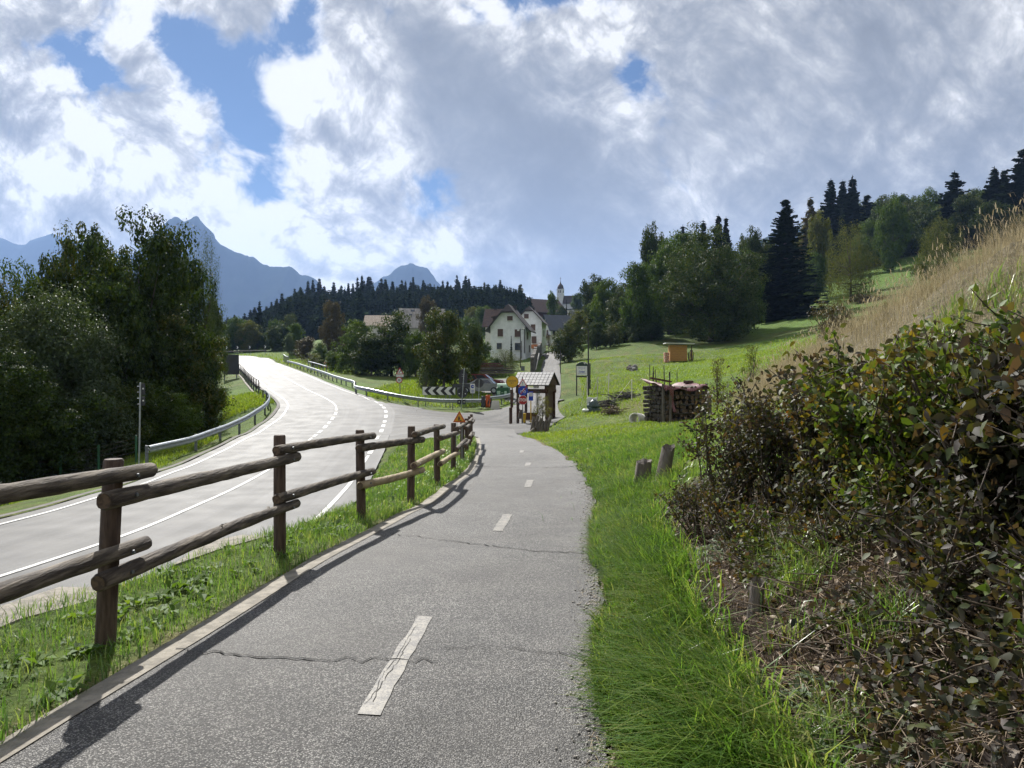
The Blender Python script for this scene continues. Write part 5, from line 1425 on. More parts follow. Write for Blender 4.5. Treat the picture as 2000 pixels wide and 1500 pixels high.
# sticks
M_stick = mat('bare_stick', (.30, .24, .17), (.18, .14, .10), 18, .8)
def stick(pix, r, label):
    pts = []
    for u, v, y in pix:
        p = at(u, v, y); pts.append(p)
    for p in pts: p.z = max(gz(p.x, p.y) + r, path_z(p.x, p.y) + r if p.x < np.interp(p.y, yl, pr) + .02 else -9)
    mb = MB(); o0 = pts[0].copy(); mb.tube([p - o0 for p in pts], [r * (1 - .06 * i) for i in range(len(pts))], 8, jit=.06)
    o = mb.build('fallen_stick', M_stick); o.location = o0; tag(o, label, 'stick')
stick(((1196, 1498, 3.06), (1197, 1486, 3.1), (1200, 1474, 3.16), (1212, 1470, 3.18)), .011, 'short forked stick lying at the path edge in the foreground')
stick(((1545, 1352, 3.0), (1575, 1350, 3.02), (1612, 1354, 3.02), (1655, 1358, 3.0)), .008, 'pale thin stick lying across the bare soil below the bank')
stick(((1545, 1340, 3.2), (1600, 1315, 3.35), (1640, 1270, 3.6), (1665, 1215, 3.9)), .010, 'long curved root running up the bare soil')
for i in range(5):
    u0 = 1310 + i * 14; a = (u0, 1010 + i * 6, 7.2 - i * .1); b_ = (u0 + 60, 1040 + i * 5, 6.9 - i * .1)
    stick((a, ((a[0] + b_[0]) / 2, (a[1] + b_[1]) / 2, (a[2] + b_[2]) / 2), b_), .010, ['topmost of five dry twigs piled under the stumps', 'second of five dry twigs piled under the stumps', 'middle one of five dry twigs piled under the stumps', 'fourth of five dry twigs piled under the stumps', 'lowest of five dry twigs piled under the stumps'][i])

# ---------------------------------------------------------------- houses
def house(name, loc, rz, w, d, eave, ridge, label, cat='house', axis='y', wall=M_wall, roof=M_roofb, over=.6, wins=(), hip=0.0, chim=(), skyl=(), gable_m=None, th=.22):
    """front face is y=0 looking to -y; axis is the ridge direction"""
    g = empty(name, loc, rz, label, cat)
    hw = w / 2
    if axis == 'y':
        sl = (ridge - eave) / hw
        prof = [(-hw, -1.5), (hw, -1.5), (hw, eave), (0, ridge), (-hw, eave)]
        if hip:
            zc = ridge - hip; xw = hw * (ridge - zc) / (ridge - eave); prof = [(-hw, -1.5), (hw, -1.5), (hw, eave), (xw, zc), (-xw, zc), (-hw, eave)]
        mb = MB(); mb.prism(prof, 0, d); wo = mb.build('wall', wall, g)
        mb = MB(); o_ = over
        ex = hw + o_; ez = eave - o_ * sl
        y0, y1 = -o_, d + o_
        hy = hip / max(sl, .1) * .8 if hip else 0
        up = Vector((0, 0, th))
        for s in (-1, 1):
            xw = hip / sl if hip else 0
            if hip: q = [Vector((s * ex, y0, ez)), Vector((s * ex, y1, ez)), Vector((0, y1, ridge + .05)), Vector((0, y0 + hy + .3, ridge + .05)), Vector((s * xw, y0, ridge - hip + .05))]
            else: q = [Vector((s * ex, y0, ez)), Vector((s * ex, y1, ez)), Vector((0, y1, ridge + .05)), Vector((0, y0, ridge + .05))]
            n = len(q); mb.add(q + [p + up for p in q], [tuple(range(n)), tuple(range(2 * n - 1, n - 1, -1))] + [(i, (i + 1) % n, n + (i + 1) % n, n + i) for i in range(n)])
        if hip:
            xw = hip / sl; q = [Vector((-xw, y0, ridge - hip + .05)), Vector((xw, y0, ridge - hip + .05)), Vector((0, y0 + hy + .3, ridge + .05))]
            mb.add(q + [p + up for p in q], [(0, 1, 2), (5, 4, 3), (0, 3, 4, 1), (1, 4, 5, 2), (2, 5, 3, 0)])
        ro = mb.build('roof', roof, g)
    else:
        hd = d / 2; sl = (ridge - eave) / hd
        mb = MB(); mb.prism([(0, -1.5), (d, -1.5), (d, eave), (hd, ridge), (0, eave)], -hw, hw, axes='yz'); wo = mb.build('wall', wall, g)
        mb = MB(); up = Vector((0, 0, th)); x0, x1 = -hw - over, hw + over
        for s in (-1, 1):
            q = [Vector((x0, hd + s * (hd + over), eave - over * sl)), Vector((x1, hd + s * (hd + over), eave - over * sl)), Vector((x1, hd, ridge + .05)), Vector((x0, hd, ridge + .05))]
            mb.add(q + [p + up for p in q], [(0, 1, 2, 3), (7, 6, 5, 4)] + [(i, (i + 1) % 4, 4 + (i + 1) % 4, 4 + i) for i in range(4)])
        ro = mb.build('roof', roof, g)
    for cx, cy, ch_ in chim:
        mb = MB(); mb.box((cx, cy, ch_ - .9), (.7, .7, 2.2)); mb.box((cx, cy, ch_ + .25), (.9, .9, .12)); mb.build('chimney', M_roofd, ro)
    for sx, t, sw, sh in skyl:                                      # skylights on the front slope (axis x)
        hd = d / 2; p = Vector((sx, -over + (hd + over) * t, (eave - over * sl) + (ridge - eave + over * sl) * t + th + .06))
        mb = MB(); mb.box(p, (sw, sh, .08), Matrix.Rotation(math.atan(sl), 3, 'X')); mb.build('skylight', M_glass, ro)
    for f, x, z, ww, hh, kind in wins:
        if f == 'f': c = Vector((x, -.02, z)); rot = Matrix.Identity(3); n = Vector((0, -1, 0))
        elif f == 'r': c = Vector((hw + .02, x, z)); rot = Matrix.Rotation(R(90), 3, 'Z'); n = Vector((1, 0, 0))
        else: c = Vector((-hw - .02, x, z)); rot = Matrix.Rotation(R(-90), 3, 'Z'); n = Vector((-1, 0, 0))
        mb = MB(); mb.box(c, (ww + .16, .1, hh + .16), rot); fr = mb.build('window' if kind != 'd' else 'door', M_wall2 if kind == 'w' else M_shut, g)
        mb = MB(); mb.box(c + n * .06, (ww, .04, hh), rot); mb.build('shutter' if kind == 's' else 'pane', M_shut if kind == 's' else M_glass, fr)
        if kind == 's':
            for k_ in range(7): mb2 = MB(); 
        mb = MB(); mb.box(c + n * .1 - Vector((0, 0, hh / 2 + .1)), (ww + .3, .22, .08), rot); mb.build('sill', M_wall2, fr)
    return g
def hz(u, v, y): return at(u, v, y)
p = on(992, 150); k = 150 / F; zb = lambda v: 1.6 + (720 - v) * k - p.z
hx = lambda u: (u - 992) * k
wh = house('white_house', p, R(-9), 7.5, 9, zb(637), zb(596), 'white three-storey house with brown half-hipped gable roof facing the road', axis='y', roof=M_roofd, over=1.0, hip=1.6,
      wins=[('f', hx(977), zb(650), 1.0, 1.45, 's'), ('f', hx(1011), zb(651), 1.05, 1.45, 's'), ('f', hx(996), zb(622), 1.0, .8, 's'), ('f', hx(975), zb(676), 1.05, 1.3, 'w'), ('f', hx(1011), zb(677), 1.1, 1.5, 'w'), ('r', 3, zb(655), 1.0, 1.4, 's'), ('r', 6, zb(680), 1.0, 1.4, 's')],
      chim=[(-.6, 3, zb(597)), (.6, 5.5, zb(596))])
mb = MB(); mb.tube([(3.55, -.12, zb(690)), (3.55, -.12, zb(640))], .09, 8); mb.build('downpipe', M_roofd, wh)
mb = MB(); mb.tube([(2.9, -.1, zb(700)), (2.9, -.1, zb(666))], .06, 8); mb.build('downpipe', M_roofd, wh)
# dormer on the left slope
mb = MB(); mb.box((-2.9, 4.2, zb(622)), (1.8, 2.4, 1.2)); mb.box((-2.9, 4.2, zb(615)), (2.6, 3.0, .18), Matrix.Rotation(R(-14), 3, 'Y')); mb.build('dormer', M_roofd, wh)
p = on(1033, 165); k = 165 / F; zb = lambda v: 1.6 + (720 - v) * k - p.z; hx = lambda u: (u - 1033) * k
h2 = house('white_house', p, R(-9), 6.0, 9, zb(627), zb(600), 'narrower white house tucked behind the half-hipped one, with orange balcony', axis='y', roof=M_roofd, over=.7, hip=1.0,
      wins=[('f', hx(1028), zb(618), .9, .9, 's'), ('f', hx(1041), zb(640), .9, 1.3, 's'), ('f', hx(1043), zb(664), 1.0, 1.5, 's'), ('r', 4, zb(650), 1, 1.3, 's')], chim=[(0.3, 5, zb(600))])
mb = MB(); mb.box((hx(1048), -.6, zb(677)), (2.2, 1.1, .9)); mb.build('balcony', mat('orange_wood', (.42, .15, .04), (.3, .1, .03), 8, .7), h2)
p = on(972, 172); k = 172 / F; zb = lambda v: 1.6 + (720 - v) * k - p.z
house('brown_house', p, R(-6), 6.0, 8, zb(634), zb(603), 'house with broad faded brown roof to the left behind the white house', axis='x', wall=M_wall2, roof=M_roofb, over=.7, chim=[(1.5, 4, zb(603)), (-1, 4, zb(603))], wins=[('f', -1.5, zb(645), 1, 1.3, 's'), ('f', 1.2, zb(645), 1, 1.3, 's')])
p = on(1099, 205); k = 205 / F; zb = lambda v: 1.6 + (720 - v) * k - p.z; hx = lambda u: (u - 1099) * k
h3 = house('blue_roofed_house', p, R(24), 7.8, 6.0, zb(641), zb(616), 'white house with slate blue roof and dark balcony up the side street', axis='x', roof=M_roofblue, over=.8,
      wins=[('f', -2.9, zb(650), .8, 1.6, 'w'), ('f', -1.6, zb(650), .8, 1.6, 'w'), ('l', 2.0, zb(650), .8, 1.4, 's'), ('l', 4.0, zb(650), .8, 1.4, 's'), ('l', 3.0, zb(630), 1.6, 1.0, 's'), ('f', 1.8, zb(650), 1.2, 1.2, 's')], skyl=[(.8, .7, 1.0, .5), (.8, .5, 1.0, .5)])
mb = MB(); mb.box((-4.6, 3.0, zb(657)), (1.3, 5, .9)); mb.build('balcony', M_brown, h3)
p = on(1138, 225); zb = lambda v: 1.6 + (720 - v) * 225 / F - p.z
house('dark_roofed_house', p, R(10), 6, 6, zb(622), zb(607), 'small house with dark blue roof peeking out right of the slate-roofed house', axis='x', wall=M_wall2, roof=M_roofblue, over=.6, wins=[('f', 0, zb(632), 1, 1.2, 'w')])
p = on(1075, 300); k = 300 / F; zb = lambda v: 1.6 + (720 - v) * k - p.z
house('large_chalet', p, R(30), 13.5, 12, zb(607), zb(584), 'big reddish-brown chalet with wide dark roof below the church', axis='x', wall=mat('red_timber', (.16, .05, .03), (.10, .035, .024), 4, .8), roof=M_roofb, over=1.4, wins=[('l', 4, zb(603), 1.2, 1.4, 'w'), ('l', 8, zb(603), 1.2, 1.4, 'w'), ('f', 2, zb(612), 1.2, 1.4, 'w')], skyl=[(3.5, .6, 1.6, 1.2)])
p = on(747, 228); k = 228 / F; zb = lambda v: 1.6 + (720 - v) * k - p.z
house('tan_roofed_barn', p, R(4), 10.5, 8, zb(634), zb(616), 'barn with pale tan roof half hidden behind the round bush', 'barn', axis='x', wall=M_wall2, roof=M_rooftan, over=.8, chim=[(4.4, 3.5, zb(615))], wins=[('f', 0, zb(645), 1, 1.2, 's')])
p = on(826, 215); k = 215 / F; zb = lambda v: 1.6 + (720 - v) * k - p.z
house('grey_roofed_barn', p, R(9), 12.3, 10, zb(636), zb(602), 'barn with large grey sheet roof and two small skylights', 'barn', axis='x', wall=M_wall2, roof=M_roofgrey, over=.9, skyl=[(-2.9, .88, 1.2, .9), (-3.6, .66, 1.0, .8)], wins=[('f', 2, zb(645), 1, 1.2, 's'), ('r', 5, zb(640), 1.2, 1.2, 's')])
p = on(1036, 380); zb = lambda v: 1.6 + (720 - v) * 380 / F - p.z
house('far_house', p, R(10), 5, 5, zb(600), zb(590), 'tiny pale house on the skyline left of the chalet', axis='x', wall=M_wall2, roof=M_roofgrey, over=.5, wins=[('f', 0, zb(603), 1, 1, 'w')])
# church
p = on(1094.5, 450); k = 450 / F; zb = lambda v: 1.6 + (720 - v) * k - p.z
g = empty('church', p, R(-20), 'white church tower with dark onion dome and cross above the village', 'church')
tw = 3.7
mb = MB(); mb.box((0, 0, zb(566) / 2 - 1), (tw, tw, zb(566) + 2)); mb.box((0, 0, zb(566)), (tw + .5, tw + .5, .35)); mb.box((0, 0, zb(576)), (tw + .25, tw + .25, .2)); mb.build('tower', M_wall, g)
for sx, sy, rz2 in ((0, -tw / 2, 0), (tw / 2, 0, 90), (-tw / 2, 0, 90)):
    for dx in (-.55, .55):
        mb = MB(); rr = Matrix.Rotation(R(rz2), 3, 'Z'); c = Vector((sx, sy, zb(570.5))) + rr @ Vector((dx, 0, 0)); mb.box(c, (.55, .12, 1.6), rr); mb.build('belfry_opening', M_glass, g)
mb = MB(); mb.lathe([(2.1, zb(566) + .15), (2.0, zb(566) + .5), (2.05, zb(566) + 1.0), (1.9, zb(566) + 1.9), (1.4, zb(566) + 2.8), (.8, zb(566) + 3.4), (.35, zb(566) + 4.2), (.12, zb(566) + 5.2), (0, zb(566) + 5.4)], 12); mb.build('onion_dome', M_roofd, g)
mb = MB(); zt = zb(566) + 5.2; mb.box((0, 0, zt + 1.3), (.12, .12, 2.8)); mb.box((0, 0, zt + 1.9), (1.0, .12, .12)); mb.lathe([(0, -.2), (.2, 0), (0, .2)], 8, 0, (0, 0, zt + .1)); mb.build('cross', M_rust, g)
mb = MB(); mb.prism([(-2.6, -3), (2.6, -3), (2.6, zb(592)), (0, zb(579)), (-2.6, zb(592))], 0, 9.5); o = mb.build('nave', M_wall, g); o.location = (1.6, 1, 0); o.rotation_euler = (0, 0, R(-75))
mb = MB(); 
for s in (-1, 1): q = [Vector((s * 3.1, -.4, zb(594.5))), Vector((s * 3.1, 10, zb(594.5))), Vector((0, 10, zb(579) + .1)), Vector((0, -.4, zb(579) + .1))]; mb.add(q + [a + Vector((0, 0, .3)) for a in q], [(0, 1, 2, 3), (7, 6, 5, 4)] + [(i, (i + 1) % 4, 4 + (i + 1) % 4, 4 + i) for i in range(4)])
o2 = mb.build('nave_roof', M_roofd, g); o2.location = (1.6, 1, 0); o2.rotation_euler = (0, 0, R(-75))
# woodpile and low wall by the car park
p = on(955, 97); g = empty('timber_stack', p, R(-4), 'low reddish stack of planks behind the parked cars', 'timber')
for i in range(6): mb = MB(); mb.box((rnd.uniform(-.3, .3), rnd.uniform(-.1, .1), .2 + i * .3), (4.5 - .25 * i, .9, .2)); mb.build('plank', mat('red_planks', (.12, .05, .035), (.08, .035, .028), 6, .8), g)
p = on(966, 95); g = empty('timber_stack', p, R(4), 'second dark stack of weathered boards right of the reddish planks', 'timber')
for i in range(4): mb = MB(); mb.box((rnd.uniform(-.3, .3), 0, .2 + i * .3), (4.8, .9, .2)); mb.build('plank', M_oldwood if i % 2 else M_roofd, g)
# dark fence at the far left bottom among the trees
p = on(20, 30); g = empty('mesh_fence', p, 0, 'dark wire fence with green posts in the shade under the left trees', 'fence')
for i in range(6):
    q = Vector((-3 + i * 1.5, i * .3, 0)); z = gz(p.x + q.x, p.y + q.y) - p.z; mb = MB(); mb.box((q.x, q.y, z + .6), (.07, .07, 1.4)); mb.build('post', M_green, g)
for j in range(6):
    mb = MB(); mb.tube([(-3 + i * 1.5, i * .3, gz(p.x - 3 + i * 1.5, p.y + i * .3) - p.z + .2 + j * .2) for i in range(6)], .008, 4); mb.build('wire', M_rust, g)
# ---------------------------------------------------------------- trees
def leaf_quads(Pc, Nn, size, fold=.25, aspect=1.7):
    """folded leaf cards at Pc with normals Nn: 5 verts, 2 quads each"""
    n = len(Pc)
    a = rng.normal(0, 1, (n, 3)); Nn = Nn / (np.linalg.norm(Nn, axis=1, keepdims=True) + 1e-9)
    a -= (a * Nn).sum(1, keepdims=True) * Nn; a /= np.linalg.norm(a, axis=1, keepdims=True) + 1e-9
    b = np.cross(Nn, a)
    s = np.asarray(size).reshape(-1, 1) * np.ones((n, 1))
    w = s / aspect
    base = Pc - a * s * .5; tip = Pc + a * s * .5 - Nn * s * .12
    mid = Pc; L = Pc + b * w * .5 + Nn * s * fold * .5; Rr = Pc - b * w * .5 + Nn * s * fold * .5
    Vv = np.stack([base, Rr, tip, mid, L], 1).reshape(-1, 3)
    k = np.arange(n)[:, None] * 5
    return Vv, np.concatenate([k + np.array([[0, 1, 2, 3]]), k + np.array([[0, 3, 2, 4]])], 0)

def ovate_leaves(Pc, Nn, size, fold=.3, aspect=1.65, curl=.25):
    """close-up leaf: 8 verts, 4 quads, folded along the midrib and drooping to the tip"""
    n = len(Pc)
    a = rng.normal(0, 1, (n, 3)); Nn = Nn / (np.linalg.norm(Nn, axis=1, keepdims=True) + 1e-9)
    a[:, 2] -= .7
    a -= (a * Nn).sum(1, keepdims=True) * Nn; a /= np.linalg.norm(a, axis=1, keepdims=True) + 1e-9
    b = np.cross(Nn, a); s = np.asarray(size).reshape(-1, 1) * np.ones((n, 1)); w = s / aspect * .5
    cu = curl * rng.uniform(.2, 1.6, (n, 1)); fo_ = fold * rng.uniform(.3, 1.5, (n, 1))
    at_t = lambda t: Pc + a * s * (t - .4) - Nn * s * cu * t * t
    base, m1, m2, tip = at_t(0.), at_t(.33), at_t(.68), at_t(1.06)
    L1, R1 = m1 + b * w * .95 + Nn * w * fo_, m1 - b * w * .95 + Nn * w * fo_
    L2, R2 = m2 + b * w * .72 + Nn * w * fo_ * .7, m2 - b * w * .72 + Nn * w * fo_ * .7
    Vv = np.stack([base, m1, m2, tip, L1, L2, R1, R2], 1).reshape(-1, 3); k = np.arange(n)[:, None] * 8
    return Vv, np.concatenate([k + np.array([q]) for q in ((0, 6, 1, 4), (6, 7, 2, 1), (1, 2, 5, 4), (7, 3, 5, 2))], 0)

def broadleaf(seed, nclump, per, leaf, z0=.16, droop=0.0, fat=.5, crad=.105, lobes=6, aspect=1.7, shape=1.0, peak=.40):
    """unit tree: height 1, crown radius about .5; returns crown and trunk arrays"""
    g = np.random.default_rng(seed)
    # big lobes
    lc = []
    for i in range(lobes):
        a = 2 * np.pi * (i + g.random() * .7) / lobes; t = (i * .618 + g.random() * .3) % 1.0; r = .33 * (1 - ((t - peak) / .78) ** 2 * shape) * g.uniform(.75, 1.1)
        lc.append((np.cos(a) * r, np.sin(a) * r, z0 + (1 - z0) * (.14 + .64 * t)))
    lc += [(g.normal(0, .04), g.normal(0, .04), .79), (g.normal(0, .06), g.normal(0, .06), .55), (g.normal(0, .06), g.normal(0, .06), .32)]
    lc = np.array(lc); lr = g.uniform(.17, .26, len(lc)) * fat / .5; lr[-3] = .22
    # clumps on the lobes
    pick = g.integers(0, len(lc), nclump)
    d = g.normal(0, 1, (nclump, 3)); d /= np.linalg.norm(d, axis=1, keepdims=True)
    rr = lr[pick] * g.uniform(.45, 1.1, nclump)
    C = lc[pick] + d * rr[:, None] * np.array([1, 1, 1.0])
    C[:, 2] = np.clip(C[:, 2], z0 * .6, .965)
    R_ = g.uniform(.6, 1.3, nclump) * crad
    n = nclump * per
    ci = np.repeat(np.arange(nclump), per)
    q = g.normal(0, 1, (n, 3)); q /= np.linalg.norm(q, axis=1, keepdims=True)
    rad = g.uniform(.25, 1.0, n) ** .6 * R_[ci]
    Pp = C[ci] + q * rad[:, None] * np.array([1, 1, .8])
    if droop: Pp[:, 2] -= droop * g.random(n) ** 2 * R_[ci] * 3
    Pp[:, 2] = np.clip(Pp[:, 2], .0, 1.02)
    Nn = q * 1.0 + np.array([0, 0, .5]) + g.normal(0, .42, (n, 3))
    crown = leaf_quads(Pp, Nn, leaf * g.uniform(.6, 1.25, n), aspect=aspect)
    return crown, C

def tree_meshes(name, seed, *a, lean=.03, **k):
    (Vv, Ff), C = broadleaf(seed, *a, **k)
    cm = np_mesh('crown', Vv, Ff)
    mb = MB(); st = rnd.getstate(); rnd.seed(seed)
    mb.tube([(0, 0, -.03), (.004, 0, .05), (lean * .4, .005, .25), (lean, -.01, .5), (lean, .01, .78)], [.030, .024, .018, .012, .003], 8, jit=.1)
    for c in C[::max(1, len(C) // 16)]:
        t = rnd.uniform(.18, .5); s = Vector((lean * t * 1.6, 0, min(t, c[2] * .8))); e = Vector(c)
        mb.tube([s, s.lerp(e, .5) + Vector((0, 0, -.01)), e], [.010, .006, .0015], 5, cap=False)
    rnd.setstate(st)
    return cm, mb.mesh('trunk', M_bark)
M_bark = mat('bark', (.045, .035, .027), (.09, .075, .06), 9, .9, .8, 30, stretch=(1, 1, .2))
def conifer(seed, levels=30, br=10, rad=.17, seg=4, w=.036, ragged=.3, z0=.03):
    g = np.random.default_rng(seed); Vv, Ff = [], []
    for l in range(levels):
        t = (l + g.random() * .6) / levels; z = z0 + (1 - z0) * t
        R0 = rad * ((1 - t) ** .82 * .975 + .025) * (.8 + .2 * math.sin(l * 2.1))
        for k in range(br if t < .85 else max(4, br - 4)):
            a = 2 * math.pi * (k + g.random() * .8) / br + l; L = R0 * g.uniform(1 - ragged, 1 + ragged * .6)
            ca, sa = math.cos(a), math.sin(a); z = z0 + (1 - z0) * min(.985, t + (g.random() - .5) * 1.5 / levels); dz = -.32 if t < .6 else .1 - .3 * (1 - t)
            for s in range(seg):
                f0 = .12 + .88 * s / seg; f1 = f0 + 1.15 / seg
                ww = w * (1.15 - .7 * f0) * g.uniform(.6, 1.5) * (.55 + .9 * (1 - t))
                c0 = np.array([ca * L * f0, sa * L * f0, z + dz * L * f0 + .10 * L * f0 * f0]); c1 = np.array([ca * L * f1, sa * L * f1, z + dz * L * f1 + .10 * L * f1 * f1])
                side = np.array([-sa, ca, g.uniform(-.5, .5)]) * ww
                sw = np.array([0, 0, -1]) * ww * g.uniform(.3, 1.1)
                i = len(Vv); Vv += [c0 - side + sw, c0 * .5 + c1 * .5, c1 + side * .2, c0 + side + sw, c1 - side * .6 + sw]
                Ff += [(i, i + 1, i + 2, i + 4), (i, i + 3, i + 2, i + 1)]
    Vv += [(-.004, 0, .95), (.004, 0, .95), (.001, 0, 1.01), (-.001, 0, 1.01)]; i = len(Vv) - 4; Ff.append((i, i + 1, i + 2, i + 3))
    return np.array(Vv), np.array(Ff)
M_leafA = leaf_mat('leaf_dark', [(.010, .020, .006), (.020, .040, .009), (.036, .064, .012), (.060, .078, .016), (.098, .088, .02)], rough=.6, trans=.2, spec=.12)
M_leafB = leaf_mat('leaf_silver', [(.018, .036, .014), (.035, .06, .024), (.065, .095, .045), (.10, .13, .075)], rough=.55, trans=.2, spec=.22)
M_leafC = leaf_mat('leaf_mid', [(.018, .038, .007), (.036, .070, .010), (.060, .104, .014), (.095, .135, .02)], rough=.6, trans=.25, spec=.10)
M_leafD = leaf_mat('leaf_yellowish', [(.03, .045, .010), (.06, .08, .016), (.10, .11, .024), (.145, .135, .032)], rough=.6, trans=.28, spec=.12)
M_leafE = leaf_mat('leaf_brownish', [(.028, .026, .010), (.055, .045, .016), (.08, .065, .02), (.05, .06, .016)], rough=.55, trans=.2, spec=.3)
M_needle = leaf_mat('needles_dark', [(.006, .012, .008), (.011, .020, .012), (.018, .030, .016), (.026, .038, .018)], rough=.65, trans=.04, spec=.0)
M_needle2 = leaf_mat('needles_blue', [(.012, .022, .016), (.022, .036, .024), (.032, .048, .03), (.05, .062, .034)], rough=.65, trans=.04, spec=.0)
M_larch = leaf_mat('needles_larch', [(.03, .045, .016), (.05, .07, .022), (.075, .09, .03)], rough=.6, trans=.15, spec=.2)
NEAR = [tree_meshes('n', 3, 380, 130, .022, z0=.03, lobes=11, crad=.085, peak=.62), tree_meshes('n', 8, 340, 130, .022, z0=.0, lobes=9, crad=.09, droop=.4, aspect=2.4), tree_meshes('n', 21, 380, 130, .023, z0=.0, lobes=11, crad=.085, peak=.55)]
FEATH = tree_meshes('f', 15, 220, 90, .016, z0=.15, lobes=7, crad=.075, droop=1.0, aspect=3.0)
FAR = [tree_meshes('t', 31, 220, 75, .034, z0=.02, lobes=8, crad=.10), tree_meshes('t', 42, 230, 75, .034, z0=.0, lobes=9, crad=.095), tree_meshes('t', 57, 200, 75, .036, z0=.04, lobes=7, crad=.105, shape=1.4), tree_meshes('t', 66, 240, 75, .033, z0=-.02, lobes=10, crad=.09)]
BIG = tree_meshes('b', 77, 520, 105, .019, z0=.0, lobes=14, crad=.082)
WEEP = tree_meshes('w', 71, 200, 100, .020, z0=.08, lobes=7, crad=.075, droop=1.5, aspect=2.6)
SPARSE = tree_meshes('s', 81, 60, 34, .030, z0=.10, lobes=6, crad=.12)
con_m = []
for s_, kw in ((1, {}), (2, dict(rad=.16, ragged=.42)), (3, dict(rad=.145, levels=34)), (4, dict(rad=.19, levels=26, ragged=.5))):
    con_m.append(np_mesh('crown', *conifer(s_, **kw)))
BIGCON = np_mesh('crown', *conifer(9, levels=48, br=13, rad=.21, seg=7, w=.024, ragged=.42, z0=.0))
mb = MB(); mb.tube([(0, 0, -.03), (0, 0, .4), (0, 0, .97)], [.018, .012, .002], 7); CTR = mb.mesh('trunk', M_bark)
def set_mat(o, m):
    if not o.data.materials: o.data.materials.append(m)
    o.material_slots[0].link = 'OBJECT'; o.material_slots[0].material = m
def tree(name, u, vtop, hw, y, meshes, m, label, group=None, sink=0, cat='tree', ysc=1.0, x=None):
    p = on(u, y); p.z -= sink
    h = at(u, vtop, y).z - p.z
    g = empty(name, p, rnd.uniform(0, 6.28), label, cat, group)
    s = hw * y / F / .47
    g.scale = (s, s * ysc, h / (1.02 if meshes in NEAR else .94))
    cr = link('crown', meshes[0], g); set_mat(cr, m); link('trunk', meshes[1], g); return g
def con(name, u, vtop, hw, y, me, m, label, group=None, cat='tree'):
    p = on(u, y); h = at(u, vtop, y).z - p.z
    g = empty(name, p, rnd.uniform(0, 6.28), label, cat, group); s = hw * y / F / .16
    g.scale = (s, s, h); cr = link('crown', me, g); set_mat(cr, m); link('trunk', CTR, g); return g
T = 'broadleaf_tree'
# left side
tree(T, 205, 428, 92, 49, NEAR[2], M_leafA, 'dark rounded tree on the left shoulder of the tallest one')
tree(T, 268, 398, 128, 46, NEAR[0], M_leafA, 'tallest dark broadleaf tree in the left clump, yellowing at the top')
tree(T, 122, 456, 80, 50, NEAR[2], M_leafA, 'dark tree behind the silvery one, second tallest of the left clump')
tree(T, 30, 500, 85, 48, NEAR[0], M_leafC, 'green tree cut by the left edge of the view')
tree('silver_tree', 120, 555, 140, 36, NEAR[1], M_leafB, 'broad tree with silvery leaves at the front of the left clump')
tree('willow_tree', 398, 474, 54, 58, FEATH, M_leafB, 'feathery pale willow on the right side of the left clump')
tree('ivy_tree', 330, 590, 105, 47, NEAR[2], M_leafA, 'ivy-covered bushy tree leaning over the left road verge')
tree('ivy_tree', 400, 680, 44, 53, NEAR[1], M_leafC, 'low green creeper-covered bush beside the bridge railing')
tree(T, 412, 590, 34, 78, FAR[1], M_leafA, 'smaller dark tree behind the bridge railing at the left')
tree(T, 235, 560, 110, 43, NEAR[2], M_leafA, 'dark shaded tree low in the middle of the left clump')
tree('shade_bush', 45, 680, 120, 31, NEAR[0], M_leafA, 'large dark bush in deep shade at the left edge')
tree('shade_bush', 215, 735, 100, 38, NEAR[2], M_leafA, 'dark bush behind the slim grey pole on the left verge')
tree(T, -60, 470, 120, 44, NEAR[1], M_leafA, 'dark tree mostly outside the left edge of the view')
tree(T, 195, 500, 95, 56, NEAR[1], M_leafA, 'dark tree between the two tallest of the left clump')
tree(T, 340, 452, 62, 56, NEAR[2], M_leafA, 'dark tree between the tallest one and the feathery willow')
tree('shade_bush', 310, 750, 78, 41, NEAR[0], M_leafC, 'green bush in front of the ivy-covered tree above the grass verge')
